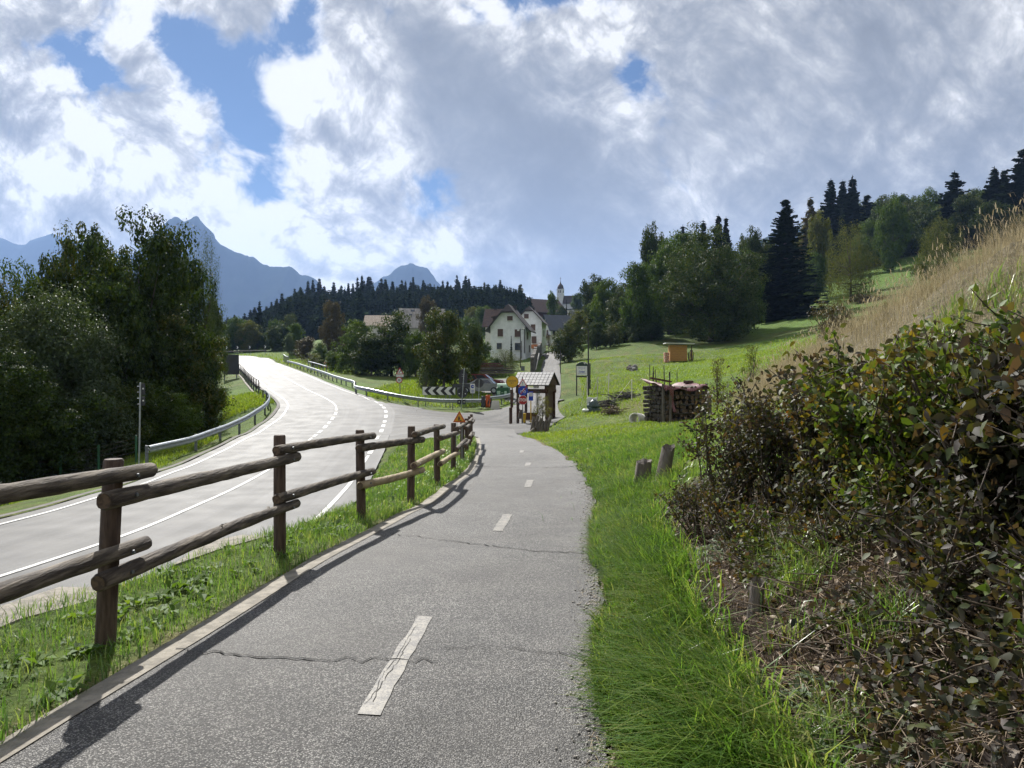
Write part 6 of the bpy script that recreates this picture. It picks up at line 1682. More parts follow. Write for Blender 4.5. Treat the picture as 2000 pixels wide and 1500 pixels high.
# around the far bend
for (u, vt, hw, y, ms, m, lab) in (
    (455, 622, 28, 185, FAR[0], M_leafC, 'round green tree behind the leftmost chevron marker'),
    (487, 630, 24, 182, FAR[1], M_leafD, 'yellow-green bushy tree behind the middle of the far bend'),
    (540, 627, 22, 190, FAR[2], M_leafC, 'pale green tree right of the dark bend conifer'),
    (563, 615, 26, 200, FAR[3], M_leafA, 'dark round tree above the grassy bank'),
    (582, 634, 20, 165, FAR[0], M_leafC, 'light green tree at the top of the grassy bank'),
    (566, 654, 13, 160, FAR[1], M_leafB, 'small grey-green bush on the grassy bank crest'),
    (600, 660, 22, 150, FAR[2], M_leafE, 'brownish scrub bush on the slope above the guardrail'),
    (628, 672, 24, 132, FAR[3], M_leafC, 'green scrub bush behind the distant warning sign'),
    (652, 594, 27, 150, FAR[0], M_leafE, 'dark brownish tree standing above the scrub slope'),
    (610, 690, 24, 126, SPARSE, M_leafD, 'thin yellowish scrub low on the slope beside the parapet'),
    (655, 690, 20, 112, FAR[1], M_leafC, 'low leafy bush left of the big round bush'),
    (695, 632, 42, 108, FAR[1], M_leafC, 'left half of the big round bushes, lighter green'),
    (765, 612, 66, 104, FAR[3], M_leafA, 'biggest round dark bush behind the field'),
    (725, 660, 40, 102, FAR[0], M_leafA, 'dark lower bush between the two big round bushes'),
    (812, 650, 30, 100, FAR[2], M_leafC, 'upright green bush at the right end of the round bushes'),
    (866, 612, 56, 73, FAR[0], M_leafA, 'leafy tree with thick dark trunk behind the chevron board'),
    (835, 583, 22, 190, FAR[2], M_leafE, 'dark tree in front of the grey-roofed barn'),
    (920, 640, 34, 84, FAR[2], M_leafA, 'dark tree right of the thick-trunked tree, by the parked cars'),
    (935, 655, 24, 120, FAR[1], M_leafC, 'mid green tree left of the white house wall'),
    (905, 620, 30, 190, FAR[3], M_leafC, 'green tree on the slope behind the thick-trunked tree'),
    (945, 600, 26, 230, FAR[0], M_leafC, 'pale green tree above the faded brown roof'),
    (925, 603, 22, 260, FAR[1], M_leafD, 'yellow-green tree at the foot of the spruce hill'),
    (988, 680, 30, 108, WEEP, M_leafD, 'olive weeping shrub on the bank below the white house'),
    (938, 690, 16, 100, FAR[3], M_leafD, 'bright yellow-green small tree left of the olive shrub'),
    (966, 700, 20, 106, FAR[0], M_leafC, 'low green bush between the bright small tree and olive shrub'),
    (832, 727, 19, 70, SPARSE, M_leafB, 'small silvery bush at the left end of the chevron board'),
    (1111, 628, 34, 112, FAR[3], M_leafA, 'rounded dark tree at the right edge of the uphill street'),
    (1125, 612, 24, 150, FAR[1], M_leafD, 'yellowish tree in front of the slate-roofed house'),
    (1072, 655, 14, 150, SPARSE, M_leafE, 'thin brownish shrub above the stone wall of the street'),
    (1063, 622, 16, 230, FAR[0], M_leafC, 'green tree between the white houses and the chalet'),
    (1078, 572, 14, 280, FAR[2], M_leafC, 'slender tree in front of the church tower and chalet'),
    (1095, 600, 14, 270, FAR[1], M_leafA, 'dark little tree before the chalet roof'),
    (1130, 575, 18, 330, FAR[1], M_leafC, 'tree right of the church nave'),
    (1020, 585, 14, 350, FAR[0], M_leafC, 'pale tree at the right foot of the spruce hill'),
    (1040, 590, 12, 390, FAR[2], M_leafC, 'small tree beside the tiny skyline house'),
    (1004, 600, 14, 320, FAR[3], M_leafA, 'dark tree behind the chimneys of the white house')):
    tree('bush' if 'bush' in lab or 'scrub' in lab or 'shrub' in lab else T, u, vt, hw, y, ms, m, lab, cat='bush' if 'bush' in lab or 'scrub' in lab or 'shrub' in lab else 'tree')
for i in range(9):
    tree('bush', 418 + i * 17, 648 + rnd.uniform(-14, 10), rnd.uniform(16, 24), 178 + rnd.uniform(0, 9), rnd.choice(FAR), rnd.choice([M_leafA, M_leafA, M_leafC]), 'dark bush in the row directly behind the far road bend', 'bushes behind the far bend', cat='bush')
con('cypress_tree', 998.5, 655, 4.5, 146, con_m[2], M_needle, 'small dark cypress against the white house front')
con('cypress_tree', 1106, 585, 4, 240, con_m[2], M_needle, 'narrow dark cypress beside the chalet')
con('spruce_tree', 508, 587, 17, 205, con_m[3], M_needle, 'dark broad spruce standing behind the far bend')
con('spruce_tree', 558, 630, 8, 195, con_m[0], M_needle, 'slim dark spruce right of the bend spruce')
con('spruce_tree', 1034, 578, 6, 400, con_m[0], M_needle, 'lone little spruce on the skyline left of the chalet')
# right-hand woodland
for (u, vt, hw, y, ms, m, lab) in (
    (1160, 543, 34, 165, FAR[2], M_leafA, 'dark tree with ragged top at the left end of the right wood'),
    (1190, 552, 42, 150, FAR[1], M_leafC, 'green tree second from the left in the right wood'),
    (1225, 555, 46, 140, FAR[3], M_leafA, 'dark bushy tree above the meadow, left of the tall thin tree'),
    (1272, 449, 34, 150, FAR[2], M_leafA, 'tall thin dark tree with open crown rising from the wood'),
    (1252, 520, 42, 132, FAR[0], M_leafC, 'green rounded tree in front of the tall thin tree'),
    (1305, 480, 52, 142, FAR[1], M_leafC, 'bright green tree between the tall thin tree and the largest one'),
    (1345, 462, 58, 150, FAR[0], M_leafC, 'green tree crown behind the left shoulder of the largest tree'),
    (1388, 450, 100, 124, BIG, M_leafA, 'largest round tree of the right wood behind the ochre hut'),
    (1465, 452, 30, 165, FAR[2], M_leafA, 'slender tree between the largest tree and the big spruce'),
    (1445, 500, 46, 135, FAR[3], M_leafC, 'lower green tree at the right side of the largest tree'),
    (1597, 425, 30, 190, FAR[2], M_leafD, 'pale yellow-green tree right of the big spruce'),
    (1590, 500, 26, 185, FAR[1], M_leafC, 'lower grey-green tree beside the pale yellow-green tree'),
    (1660, 428, 48, 158, WEEP, M_leafD, 'olive weeping birch standing alone on the slope'),
    (1690, 575, 34, 150, FAR[3], M_leafE, 'brownish bush at the foot of the weeping birch'),
    (1715, 388, 34, 290, FAR[2], M_leafA, 'dark tree at the right edge of the spruce group'),
    (1750, 385, 34, 290, FAR[0], M_leafC, 'tall grey-green tree on the upper wood edge'),
    (1785, 388, 26, 285, FAR[2], M_leafA, 'dark slim tree left of the upper green clump'),
    (1808, 376, 32, 270, FAR[1], M_leafC, 'green rounded tree left of the pointed spruce at the right'),
    (1830, 420, 40, 165, WEEP, M_leafD, 'yellowish weeping birch near the dry slope crest'),
    (1800, 500, 22, 175, FAR[3], M_leafC, 'green low bush left of the yellowish birch'),
    (1880, 390, 40, 220, FAR[0], M_leafA, 'dark tree in front of the pointed spruce at the right'),
    (1930, 400, 40, 210, FAR[1], M_leafA, 'dark tree low beside the right edge spruces'),
    (1720, 590, 24, 165, FAR[0], M_leafE, 'small dark bush on the sunny terrace right of the birch')):
    tree('bush' if 'bush' in lab else T, u, vt, hw, y, ms, m, lab, cat='bush' if 'bush' in lab else 'tree')
for (u, vt, hw, y, i, lab) in (
    (1532, 387, 74, 150, 9, 'big dark spruce standing free in the middle of the slope'),
    (1580, 383, 44, 235, 1, 'reddish-brown spruce left of the tall spruce group'),
    (1619, 350, 50, 245, 0, 'leftmost tall spruce of the group on the upper slope'),
    (1642, 352, 46, 252, 2, 'middle tall spruce of the group on the upper slope'),
    (1661, 343, 52, 246, 1, 'rightmost and highest spruce of the upper slope group'),
    (1690, 380, 48, 256, 3, 'lower broad spruce at the right of the upper slope group'),
    (1401, 419, 44, 190, 0, 'taller of the paired spruces behind the largest round tree'),
    (1416, 424, 36, 195, 2, 'shorter of the paired spruces behind the largest round tree'),
    (1332, 440, 36, 200, 2, 'small spruce tip showing above the wood left of the pair'),
    (1372, 428, 40, 195, 1, 'spruce tip between the small tip and the pair'),
    (1859, 334, 56, 225, 3, 'pointed dark spruce left of the right edge group'),
    (1936, 325, 48, 225, 1, 'twin-topped spruce near the right edge, left one'),
    (1955, 331, 44, 228, 0, 'twin-topped spruce near the right edge, right one'),
    (1992, 290, 66, 215, 3, 'tallest dark spruce cut by the right edge'),
    (2040, 300, 66, 215, 1, 'dark spruce mostly beyond the right edge')):
    con('spruce_tree', u, vt, hw, y, BIGCON if i == 9 else con_m[i], M_leafE if 'reddish' in lab else M_needle, lab)
# filler trees deeper in the right wood: countable but alike
GW = 'shaded trees deep in the right wood'
for i in range(96):
    u = rnd.uniform(1150, 1500) if i < 22 else rnd.uniform(1560, 2060); y = rnd.uniform(165, 230) if i < 22 else rnd.uniform(255, 330)
    vt = float(np.interp(u, [1150, 1230, 1290, 1400, 1480, 1560, 1650, 1760, 1850, 1950, 2060], [585, 545, 500, 462, 478, 440, 388, 400, 380, 370, 350])) + rnd.uniform(0, 34)
    if rnd.random() < .6: tree(T, u, vt, rnd.uniform(32, 52), y, rnd.choice(FAR), rnd.choice([M_leafA, M_leafA, M_leafC, M_leafD]), 'shaded tree deep in the right wood, partly hidden by its neighbours', GW)
    else: con('spruce_tree', u, vt, rnd.uniform(32, 50), y, rnd.choice(con_m), M_needle, 'shaded tree deep in the right wood, partly hidden by its neighbours', GW)
for i in range(20):
    tree(T, 1690 + i * 17, 404 + rnd.uniform(-8, 40) - (i > 10) * 8, rnd.uniform(30, 44), rnd.uniform(205, 245), rnd.choice(FAR), rnd.choice([M_leafA, M_leafA, M_leafA, M_leafC]), 'leafy tree in the belt along the upper right skyline', 'belt of trees on the upper right slope')
# understory bushes along the front of the right wood
for i, u in enumerate(range(1165, 1300, 27)): tree('bush', u, 632 + rnd.uniform(-12, 10), rnd.uniform(18, 28), 128 + rnd.uniform(0, 8), rnd.choice(FAR), M_leafA, 'dark low bush in the shade along the front of the right wood', 'bushes along the wood edge', cat='bush')
# shrubs near the dry slope
tree('bush', 1625, 588, 52, 44, SPARSE, M_leafE, 'dark bristly bush just behind the crest of the dry slope', cat='bush'); tree('bush', 1640, 600, 42, 47, FAR[3], M_leafE, 'rounder dark bush right behind the bristly one on the crest', cat='bush')
tree('bush', 1470, 676, 30, 27, SPARSE, M_leafD, 'small thin-leaved bush in the dry grass above the hedge', cat='bush')
tree('bush', 1402, 700, 28, 30, SPARSE, M_leafE, 'nearly bare twiggy bush right of the firewood stack', cat='bush')
tree('bush', 1060, 775, 22, 45.5, SPARSE, M_leafD, 'pale feathery dry shrub in front of the kiosk side', cat='bush')
tree('bush', 1050, 765, 12, 49.5, SPARSE, M_leafB, 'thin green climber on the kiosk post', cat='bush')

# spruce hill: skyline trees one by one, the slope below as one mass
SKY = [(436, 628), (470, 610), (500, 600), (545, 578), (562, 566), (575, 560), (600, 540), (615, 548), (640, 545), (665, 548), (690, 536), (722, 535), (745, 542), (775, 545), (800, 535), (840, 538), (870, 548), (905, 534), (922, 545), (940, 545), (956, 538), (975, 542), (992, 545), (1006, 550), (1018, 552), (1030, 566)]
u = 440.0
while u < 1026:
    y = rnd.uniform(395, 440) if u > 560 else rnd.uniform(330, 400); vt = float(np.interp(u, *zip(*SKY))) + rnd.choice([0, 0, 4, 9, 16, 24]) + rnd.uniform(-4, 5)
    con('spruce_tree', u, vt, rnd.uniform(13, 22), y, rnd.choice(con_m), M_larch if (935 < u and rnd.random() < .55) else M_needle2, 'dark spruce on the skyline of the wooded hill behind the village', 'spruces along the hill skyline')
    u += rnd.choice([3, 5, 7, 9, 14]) + rnd.uniform(-1, 2)
cv, cf = conifer(5, levels=14, br=7, rad=.21, seg=3, w=.075, ragged=.4)
dv = broadleaf(91, 40, 14, .07, z0=.05, lobes=5, crad=.13)[0]
Vs, Fs, o_ = [], [], 0
for i in range(760):
    y = rng.uniform(262, 425); u = rng.uniform(400, 1040)
    x = (u - 1000) / F * y; z = float(gh(x, y))
    if u > 640 and y < 285 and rng.random() < .6: continue
    vt_lim = float(np.interp(u, *zip(*SKY))) + 14
    dec = rng.random() < (.55 if y < 320 else .12)
    h = rng.uniform(9, 13) if dec else rng.uniform(14, 21)
    ztop = at(u, vt_lim, y).z
    if z + h > ztop: h = max(5, ztop - z)
    a = rng.uniform(0, 6.28); c, s = math.cos(a), math.sin(a)
    b = dv if dec else (cv, cf); sx = h * (.75 if dec else 1.0) * rng.uniform(.85, 1.2)
    q = b[0] * np.array([sx, sx, h]); q = np.c_[q[:, 0] * c - q[:, 1] * s + x, q[:, 0] * s + q[:, 1] * c + y, q[:, 2] + z]
    Vs.append(q); Fs.append(b[1] + o_); o_ += len(q)
hf = link('hill_forest', np_mesh('hill_forest', np.concatenate(Vs), np.concatenate(Fs), leaf_mat('hill_forest_leaves', [(.010, .020, .014), (.018, .032, .02), (.028, .045, .025), (.045, .062, .028)], rough=.6, trans=.05, spec=.0, obj_var=False, pos_scale=.06)))
tag(hf, kind='stuff')

# ---------------------------------------------------------------- dogwood hedge on the bank
M_hedge = leaf_mat('hedge_leaf_purple', [(.009, .014, .007), (.016, .026, .010), (.030, .030, .017), (.060, .046, .042), (.034, .054, .014), (.075, .08, .016), (.17, .05, .016)], rough=.6, trans=.28, spec=.28, obj_var=False, tcol=(2.2, 1.7, .7), pos_scale=2.5)
M_hedge2 = leaf_mat('hedge_leaf_green', [(.014, .028, .008), (.028, .056, .011), (.055, .095, .016), (.10, .145, .025), (.042, .032, .022), (.14, .12, .024), (.19, .055, .02)], rough=.6, trans=.32, spec=.28, obj_var=False, tcol=(2.0, 1.8, .7), pos_scale=2.5)
M_stem = mat('hedge_stem', (.11, .085, .06), (.055, .042, .032), 30, .8, .4, 60)
def shrub(x, y, h, r, n, size, m, label, seed, lean=(0, 0), bare=.12):
    z = gz(x, y); st = rnd.getstate(); rnd.seed(seed); g_ = np.random.default_rng(seed)
    g = empty('dogwood_shrub', (x, y, z), 0, label, 'shrub', 'shrubs of the hedge on the bank')
    mb = MB(); tips = []
    for i in range(24 if h > .6 else 10):
        a = rnd.uniform(0, 6.28); rr = r * math.sqrt(rnd.random()); b0 = Vector((math.cos(a) * rr * .35, math.sin(a) * rr * .35, -.06))
        e = Vector((math.cos(a) * rr * 1.05 + lean[0], math.sin(a) * rr * 1.05 + lean[1], h * rnd.choice([rnd.uniform(.5, .85), rnd.uniform(.75, 1.0), rnd.uniform(.9, 1.14)])))
        m1 = b0.lerp(e, .4) + Vector((rnd.gauss(0, .05), rnd.gauss(0, .05), .03)); m2 = b0.lerp(e, .75) + Vector((rnd.gauss(0, .04), rnd.gauss(0, .04), 0))
        mb.tube([b0, m1, m2, e], [rnd.uniform(.009, .018), .008, .006, .003], 6, cap=False); tips.append((b0, m1, m2, e))
        for k in range(6 if h > .6 else 3):
            t = rnd.uniform(.2, .95); s = m1.lerp(e, t); d = Vector((rnd.gauss(0, 1), rnd.gauss(0, 1), rnd.uniform(.1, .9))).normalized() * rnd.uniform(.12, .32)
            mb.tube([s, s + d * .6, s + d + Vector((0, 0, .02))], [.005, .004, .002], 5, cap=False); tips.append((s, s + d * .4, s + d * .7, s + d))
    mb.build('stems', M_stem, g)
    Pp, Nn = [], []
    W_ = np.array([(a - b).length for (a, _, _, b) in tips]) ; W_ /= W_.sum()
    for k in g_.choice(len(tips), n, p=W_):
        b0, m1, m2, e = tips[k]; t = g_.uniform(bare, 1.02)
        p = (b0.lerp(m1, t / .4) if t < .4 else m1.lerp(m2, (t - .4) / .35) if t < .75 else m2.lerp(e, (t - .75) / .25))
        q = np.array(p) + g_.normal(0, .045, 3); q[2] = max(q[2], .02)
        Pp.append(q); Nn.append(np.array([q[0] * .5, q[1] * .5 - .25, .55]) + g_.normal(0, .6, 3))
    Vv, Ff = ovate_leaves(np.array(Pp), np.array(Nn), size * g_.uniform(.55, 1.35, n))
    link('foliage', np_mesh('foliage', Vv, Ff, m), g); rnd.setstate(st); return g
shrub(2.38, 7.5, 1.22, .42, 4200, .043, M_hedge, 'leftmost hedge shrub, twiggy with small purplish leaves', 1)
shrub(2.62, 6.7, 1.2, .50, 5200, .046, M_hedge, 'second hedge shrub from the left, dark purplish with red leaves at its top', 2)
shrub(2.68, 5.8, 1.18, .52, 5200, .049, M_hedge, 'third hedge shrub from the left, dark with glossy leaves above bare soil', 3)
shrub(2.62, 4.95, 1.16, .50, 4200, .056, M_hedge2, 'fourth hedge shrub from the left, with bright green leaves on top', 4)
shrub(3.15, 5.2, 1.1, .50, 3400, .058, M_hedge2, 'taller green shrub behind the fourth hedge shrub', 5)
shrub(2.60, 4.15, 1.02, .48, 3600, .060, M_hedge2, 'green-yellow hedge shrub right of the bright green one', 6)
shrub(2.55, 3.45, .98, .46, 3300, .064, M_hedge, 'large-leaved purplish hedge shrub near the right edge', 7)
shrub(2.50, 2.75, .98, .42, 3000, .066, M_hedge, 'nearest hedge shrub, cut by the right edge, with drooping purple leaves', 8)
shrub(3.2, 3.9, .9, .5, 2800, .062, M_hedge2, 'greenish shrub behind the large-leaved purplish one', 9)
shrub(2.25, 3.3, .42, .26, 700, .045, M_hedge, 'low purplish sprout in front of the large-leaved shrub', 10, bare=.1)
shrub(2.1, 6.4, .42, .32, 900, .04, M_hedge, 'low sprout with small dark leaves at the foot of the second shrub', 11, bare=.1)
shrub(2.0, 7.4, .5, .35, 900, .038, M_hedge, 'low twiggy sprout below the leftmost hedge shrub', 12, bare=.1)
shrub(2.25, 2.5, .5, .28, 1100, .055, M_hedge, 'low dark sprout at the lower right corner of the hedge', 13, bare=.05)
shrub(2.35, 4.1, .42, .28, 1000, .048, M_hedge2, 'low green sprout under the green-yellow hedge shrub', 14, bare=.05)
shrub(2.35, 5.3, .45, .3, 1200, .045, M_hedge, 'low dark sprout in front of the third hedge shrub', 15, bare=.05)
for i, (sx_, sy_) in enumerate(((1.95, 3.1), (2.0, 4.5), (1.85, 2.2), (2.05, 2.55), (2.15, 3.7), (1.95, 5.6))):
    shrub(sx_, sy_, rnd.uniform(.22, .36), rnd.uniform(.16, .24), 480, rnd.uniform(.036, .05), (M_hedge, M_hedge, M_hedge2)[i % 3], 'low leafy sprout growing from the bare soil of the bank', 30 + i, bare=.05)
# ground cover, leaf litter and twigs over the bank
x, y = scatter(28000, [(2, 1.12), (4, 1.45), (7, 2.0), (9.5, 2.4)], [(2, 3.0), (9.5, 3.6)], 2.1, 9.5, lambda x, y: fbm(x + 3, y, 1.7) > .46, .1, 1.2)
Vv, Ff = ovate_leaves(np.c_[x, y, gh(x, y) + rng.uniform(.0, .28, len(x)) * rng.random(len(x))], rng.normal(0, .6, (len(x), 3)) + np.array([0, -.3, .8]), rng.uniform(.02, .058, len(x)))
tag(link('bank_ground_cover', np_mesh('bank_ground_cover', Vv, Ff, M_hedge)), kind='stuff')
mb = MB()
for i in range(420):
    yy_ = 2.2 + 7 * rnd.random() ** 1.3; xx_ = float(np.interp(yy_, [2, 4, 7, 9.5], [1.3, 1.6, 1.95, 2.3])) + abs(rnd.gauss(0, .7)); zz_ = float(gh(xx_, yy_)); L_ = rnd.uniform(.1, .55); a = rnd.uniform(0, 6.28)
    d_ = Vector((math.cos(a), math.sin(a), rnd.uniform(-.15, .7))) * L_; p0 = Vector((xx_, yy_, zz_ + rnd.uniform(-.02, .05)))
    mb.tube([p0, p0 + d_ * .5 + Vector((rnd.gauss(0, .02), rnd.gauss(0, .02), .01)), p0 + d_], [.005, .004, .002], 4, cap=False)
tag(mb.build('twig_litter', mat('twig_litter', (.20, .155, .11), (.08, .058, .042), 12, .85)), kind='stuff')
# fallen leaves
x, y = scatter(6000, 1.2, 3.6, 2.3, 9, lambda x, y: rng.random(len(x)) < soil_zone(x, y), 0)
Vv, Ff = ovate_leaves(np.c_[x, y, gh(x, y) + .01 + rng.uniform(.0, .05, len(x))], rng.normal(0, .35, (len(x), 3)) + np.array([0, 0, 1]), rng.uniform(.02, .06, len(x)))
tag(link('fallen_leaves', np_mesh('fallen_leaves', Vv, Ff, leaf_mat('fallen_leaf', [(.05, .035, .02), (.10, .065, .035), (.16, .11, .06), (.20, .13, .08), (.10, .13, .03)], trans=.15, obj_var=False))), kind='stuff')
# ---------------------------------------------------------------- mountains
M_mtn = mat('mountain_rock', (.012, .020, .017), (.018, .026, .022), .006, .95, .0, spec=.0, detail=8)
def mountain(ridge, y, depth_f, depth_b, seed, label):
    us = np.linspace(ridge[0][0], ridge[-1][0], 150); vs = np.interp(us, *zip(*ridge))
    g = np.random.default_rng(seed); vs = vs + (fbm(us + seed * 50, us * 0, .045, 5) - .5) * 16
    rows_ = []
    for j, t in enumerate(np.linspace(-1, 1, 41)):
        yy = y + (t * depth_f if t < 0 else t * depth_b); f = (1 - abs(t)) ** 1.15
        top = np.array([tuple(at(u, v, y)) for u, v in zip(us, vs)])
        X = top[:, 0] * (yy / y) ** .3 + (fbm(us * .5 + j * 9, us * 0 + j, .07) - .5) * 60; n = (fbm(X / 90, np.full_like(X, yy / 90 + seed), .8, 5) - .5) * 120 * (1 - f) * f * 3
        gul = np.abs(fbm(X / 60 + t * 2, np.full_like(X, yy / 400), .9, 3) - .5) * 35 * (1 - f) * f * 4
        rows_.append(np.c_[X, np.full_like(X, yy), -30 + (top[:, 2] + 30) * f + n - gul])
    G = np.stack(rows_); n_, m_ = G.shape[:2]; I3 = np.arange(n_ * m_).reshape(n_, m_)
    o = link('mountain', np_mesh('mountain', G.reshape(-1, 3), np.stack([I3[:-1, :-1], I3[:-1, 1:], I3[1:, 1:], I3[1:, :-1]], -1).reshape(-1, 4), M_mtn, True))
    return tag(o, kind='structure')
mountain([(-700, 470), (-300, 430), (-60, 462), (0, 468), (50, 480), (78, 466), (104, 456), (150, 470), (190, 486), (260, 500), (420, 600), (560, 690)], 5200, 1500, 900, 1, '')
mountain([(60, 690), (200, 560), (290, 470), (325, 430), (345, 420), (362, 432), (385, 422), (398, 436), (430, 472), (470, 496), (520, 514), (570, 522), (612, 546), (660, 590), (720, 640), (800, 690)], 3700, 1100, 800, 2, '')
mountain([(560, 690), (660, 620), (740, 550), (772, 524), (800, 516), (832, 522), (850, 545), (900, 600), (1000, 640), (1100, 690)], 4300, 1100, 800, 3, '')
mountain([(1000, 690), (1060, 625), (1112, 578), (1150, 575), (1220, 560), (1330, 530), (1440, 490), (1490, 462), (1560, 450), (1700, 430), (1900, 410), (2200, 390), (2700, 420)], 2100, 800, 900, 4, '')

# ---------------------------------------------------------------- sky and clouds (world)
SUN_EL, SUN_AZ = R(38), R(-23)          # azimuth from +Y, negative = left
w = D.worlds.new('World'); SC.world = w; w.use_nodes = True
nt = w.node_tree; nt.nodes.clear()
out = nnew(nt, 'ShaderNodeOutputWorld')
sky = nnew(nt, 'ShaderNodeTexSky', sky_type='NISHITA'); sky.sun_disc = False
sky.sun_elevation = SUN_EL; sky.sun_rotation = SUN_AZ; sky.altitude = 900; sky.air_density = 1.0; sky.dust_density = .3; sky.ozone_density = 2.5
bg1 = nnew(nt, 'ShaderNodeBackground'); bg1.inputs['Strength'].default_value = .032
tint = nnew(nt, 'ShaderNodeMix', data_type='RGBA', blend_type='MULTIPLY'); tint.inputs[0].default_value = 1; nt.links.new(sky.outputs[0], tint.inputs[6]); tint.inputs[7].default_value = (.62, .82, 1.02, 1)
nt.links.new(tint.outputs[2], bg1.inputs[0])
tc = nnew(nt, 'ShaderNodeTexCoord'); sx = nnew(nt, 'ShaderNodeSeparateXYZ'); nt.links.new(tc.outputs['Generated'], sx.inputs[0])
X, Y, Z = (S(nt, sx.outputs[i]) for i in range(3))
yy = Y.abs().max(.30)
px = X / yy; pz = Z / yy
# noise space: streets of cloud running down to the right
c_, s_ = math.cos(R(38)), math.sin(R(38))
a_ = px * c_ - pz * s_; b_ = px * s_ + pz * c_
P0 = combine(nt, a_ * .95, b_ * 1.08, 0.37)
def vmad(v, k, add):
    n = nnew(nt, 'ShaderNodeVectorMath', operation='MULTIPLY_ADD'); nt.links.new(v.k, n.inputs[0]); n.inputs[1].default_value = (k, k, 0); nt.links.new(add.k, n.inputs[2]); return S(nt, n.outputs[0])
P1 = vmad(noise(nt, P0, 2.4, 3, .5, 0, out=1, dim='2D'), .14, P0)
P1 = vmad(noise(nt, P1, 9.0, 3, .55, 0, out=1, dim='2D'), .028, P1)
def shifted(v, dx, dy, dz=0):
    n = nnew(nt, 'ShaderNodeVectorMath', operation='ADD'); nt.links.new(v.k, n.inputs[0]); n.inputs[1].default_value = (dx, dy, dz); return S(nt, n.outputs[0])
def worley(v, scale, detail=3, rough=.55):
    n = nnew(nt, 'ShaderNodeTexVoronoi', feature='F1', normalize=True, voronoi_dimensions='2D'); nt.links.new(v.k, n.inputs['Vector'])
    n.inputs['Scale'].default_value = scale; n.inputs['Detail'].default_value = detail; n.inputs['Roughness'].default_value = rough
    return S(nt, n.outputs['Distance'])
n_big = noise(nt, P1, 2.6, 3, .5, dim='2D') - .5
n_fine = noise(nt, P1, 6.5, 9, .62, dim='2D') - .5
n_soft = noise(nt, P1, 6.5, 4, .5, dim='2D') - .5
n_sun = noise(nt, shifted(P1, -.035, .040), 6.5, 4, .5, dim='2D') - .5
wor = worley(P1, 11.0, 4, .6)
PXZ = combine(nt, px, pz, 0.0)
def blob(u, v, ru, rv, rot, amp):
    """soft ellipse in world direction space (tangent plane towards +Y)"""
    mp = nnew(nt, 'ShaderNodeMapping', vector_type='TEXTURE'); nt.links.new(PXZ.k, mp.inputs['Vector'])
    mp.inputs['Location'].default_value = ((u - 1000) / F, (720 - v) / F, 0); mp.inputs['Rotation'].default_value = (0, 0, -R(rot)); mp.inputs['Scale'].default_value = (ru / F, rv / F, 1)
    dt = nnew(nt, 'ShaderNodeVectorMath', operation='DOT_PRODUCT'); nt.links.new(mp.outputs[0], dt.inputs[0]); nt.links.new(mp.outputs[0], dt.inputs[1])
    pw = nnew(nt, 'ShaderNodeMath', operation='POWER'); pw.inputs[0].default_value = .36788; nt.links.new(dt.outputs['Value'], pw.inputs[1])
    return (S(nt, pw.outputs[0]), amp)
def total(ls):
    t = ls[0][0] * ls[0][1]
    for q, a in ls[1:]: t = q._m('MULTIPLY_ADD', a, t)
    return t
gaps = total([blob(380, 120, 115, 66, 35, .50), blob(190, 130, 100, 42, 30, .52), blob(485, 210, 85, 38, 52, .40), blob(590, 45, 40, 65, 0, .5), blob(1065, 6, 120, 40, 0, .52), blob(1235, 160, 40, 70, 0, .27), blob(330, 60, 70, 34, 0, .24),
              blob(520, 378, 80, 24, 15, .24), blob(835, 362, 70, 46, 20, .42), blob(20, 115, 40, 46, 0, .32), blob(1400, 205, 36, 24, 0, .24), blob(920, 470, 60, 30, 0, .16), blob(560, 270, 44, 24, 0, .10)])
thick = total([blob(860, 120, 120, 80, 30, .8), blob(960, 260, 190, 130, 40, 1.0), blob(1130, 420, 170, 110, 25, .85), blob(1100, 560, 200, 60, 0, .55), blob(1480, 90, 200, 80, 10, .5), blob(1700, 280, 420, 170, 5, .62), blob(1540, 420, 260, 60, 0, .42), blob(1900, 80, 260, 120, 0, .55), blob(1960, 420, 240, 80, 0, .4), blob(1340, 280, 110, 70, 20, .35), blob(230, 235, 90, 50, 30, .3), blob(60, 440, 170, 45, 0, .3), blob(1300, 520, 260, 80, 0, .4), blob(70, 30, 120, 30, 0, .25)])
bright = total([blob(650, 110, 150, 100, 30, .5), blob(960, 60, 110, 50, 20, .55), blob(430, 330, 240, 90, 25, .3), blob(1060, 480, 70, 38, 20, .55), blob(760, 430, 140, 60, 20, .4), blob(120, 200, 170, 60, 30, .3), blob(1330, 60, 120, 60, 0, .25), blob(1150, 130, 70, 50, 0, .35), blob(1280, 390, 60, 25, -25, .3), blob(60, 330, 170, 70, 20, .5), blob(330, 430, 200, 50, 20, .5), blob(600, 500, 160, 50, 10, .4), blob(690, 320, 120, 90, 30, .35)])
puff = (.40 - wor) * 2.8
cov = n_fine * 3.0 + n_big * .8 + puff * .75 + .74 - gaps * 2.2 + thick * .5 + pz.sstep(.05, .24, .8, .0) + px.sstep(.15, .5, 0.0, .5)
alpha = cov.sstep(.0, .75)
n_m = noise(nt, P1, 17.0, 6, .62, dim='2D') - .5
n_m2 = noise(nt, shifted(P1, -.010, .012), 17.0, 6, .62, dim='2D') - .5
relief = (n_soft - n_sun) * 5.5 + (n_m - n_m2) * 2.6
calm = 1.0 - thick.min(1.0) * .45
depth = (n_fine * 2.6 + n_big * .6 + puff * -.95 - relief * .50) * calm + thick * .82 - bright * .55 + .56 - (1.0 - alpha) * .55
depth = depth.max(0.0)
lum = (depth * -1.5).exp() * .54 + .47
grey = depth.sstep(.1, 1.2)
lum = lum.max(.24).min(.99)
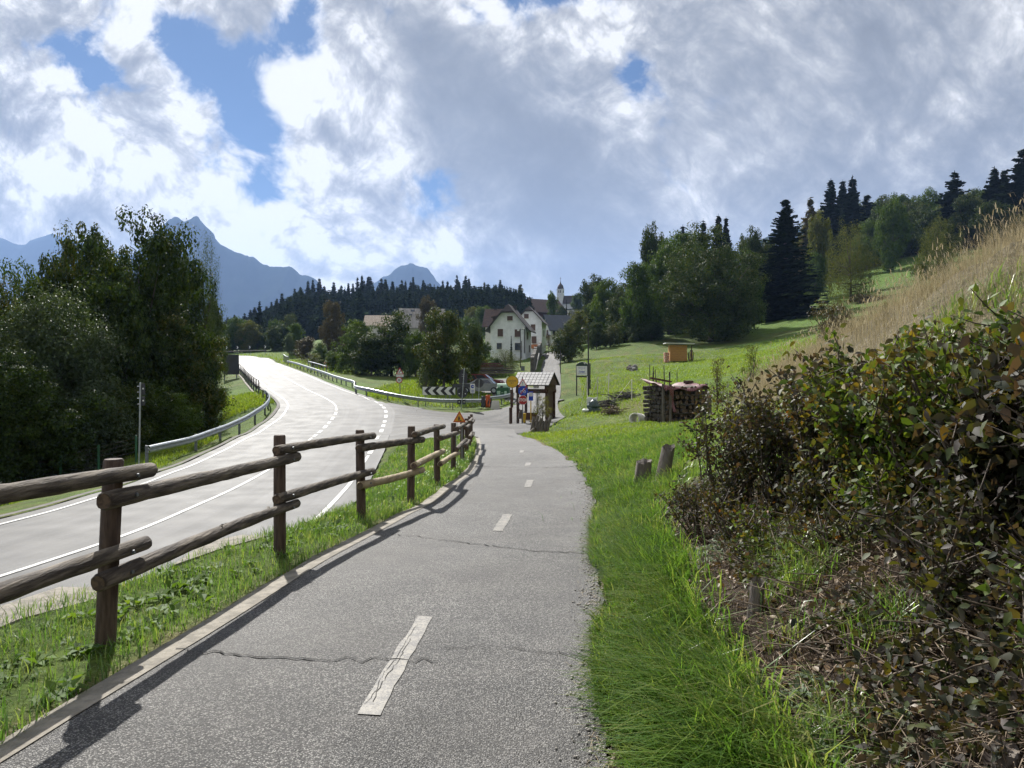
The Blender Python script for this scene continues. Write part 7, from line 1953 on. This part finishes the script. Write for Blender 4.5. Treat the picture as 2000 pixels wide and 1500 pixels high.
ccol = mixc(nt, grey, (1.0, .99, .975), (.92, .955, 1.0))
bg2 = nnew(nt, 'ShaderNodeBackground'); nt.links.new(ccol.k, bg2.inputs[0])
CLOUD = .555
nt.links.new((lum.pow(2.0) * CLOUD).k, bg2.inputs[1])
w.cycles.sampling_method = 'MANUAL'; w.cycles.sample_map_resolution = 512
hz_ = pz.sstep(.02, .14, .3, 0.0)                          # thin veil low over the hills
al = (alpha + hz_ * .6).min(1.0)
ms = nnew(nt, 'ShaderNodeMixShader'); nt.links.new(al.k, ms.inputs[0]); nt.links.new(bg1.outputs[0], ms.inputs[1]); nt.links.new(bg2.outputs[0], ms.inputs[2])
nt.links.new(ms.outputs[0], out.inputs['Surface'])

# ---------------------------------------------------------------- sun
sl = D.lights.new('sun', 'SUN'); sl.energy = 5.0; sl.angle = R(.53); sl.color = (1.0, .965, .90)
so = D.objects.new('sun', sl); COL.objects.link(so)
sd = Vector((math.sin(SUN_AZ) * math.cos(SUN_EL), math.cos(SUN_AZ) * math.cos(SUN_EL), math.sin(SUN_EL)))
so.rotation_euler = (-sd).to_track_quat('-Z', 'Y').to_euler()
so.location = sd * 60

# ---------------------------------------------------------------- haze
zmin = float(min(ZG.min(), -40)) - 3
mb = MB(); mb.box((0, 2900, (960 + zmin) / 2), (9600, 7000, 960 - zmin))
hm = D.materials.new('haze'); hm.use_nodes = True; hn = hm.node_tree; hn.nodes.clear()
ho = hn.nodes.new('ShaderNodeOutputMaterial'); hv = hn.nodes.new('ShaderNodeVolumePrincipled')
hv.inputs['Density'].default_value = .00009; hv.inputs['Color'].default_value = (.36, .56, 1.0, 1); hv.inputs['Anisotropy'].default_value = .25
hn.links.new(hv.outputs[0], ho.inputs['Volume'])
tag(mb.build('haze', hm), kind='stuff')

# ---------------------------------------------------------------- render
SC.view_settings.view_transform = 'Standard'; SC.view_settings.look = 'None'; SC.view_settings.exposure = .86; SC.view_settings.gamma = 1
SC.render.engine = 'CYCLES'
cy = SC.cycles
cy.max_bounces = 6; cy.diffuse_bounces = 2; cy.glossy_bounces = 2; cy.transmission_bounces = 3; cy.volume_bounces = 0; cy.transparent_max_bounces = 4
cy.sample_clamp_indirect = 6; cy.caustics_reflective = False; cy.caustics_refractive = False
cy.use_adaptive_sampling = True; cy.adaptive_threshold = .018; cy.adaptive_min_samples = 16
cy.use_denoising = True
try: cy.denoiser = 'OPENIMAGEDENOISE'; cy.denoising_input_passes = 'RGB_ALBEDO_NORMAL'; cy.denoising_prefilter = 'ACCURATE'
except Exception: pass
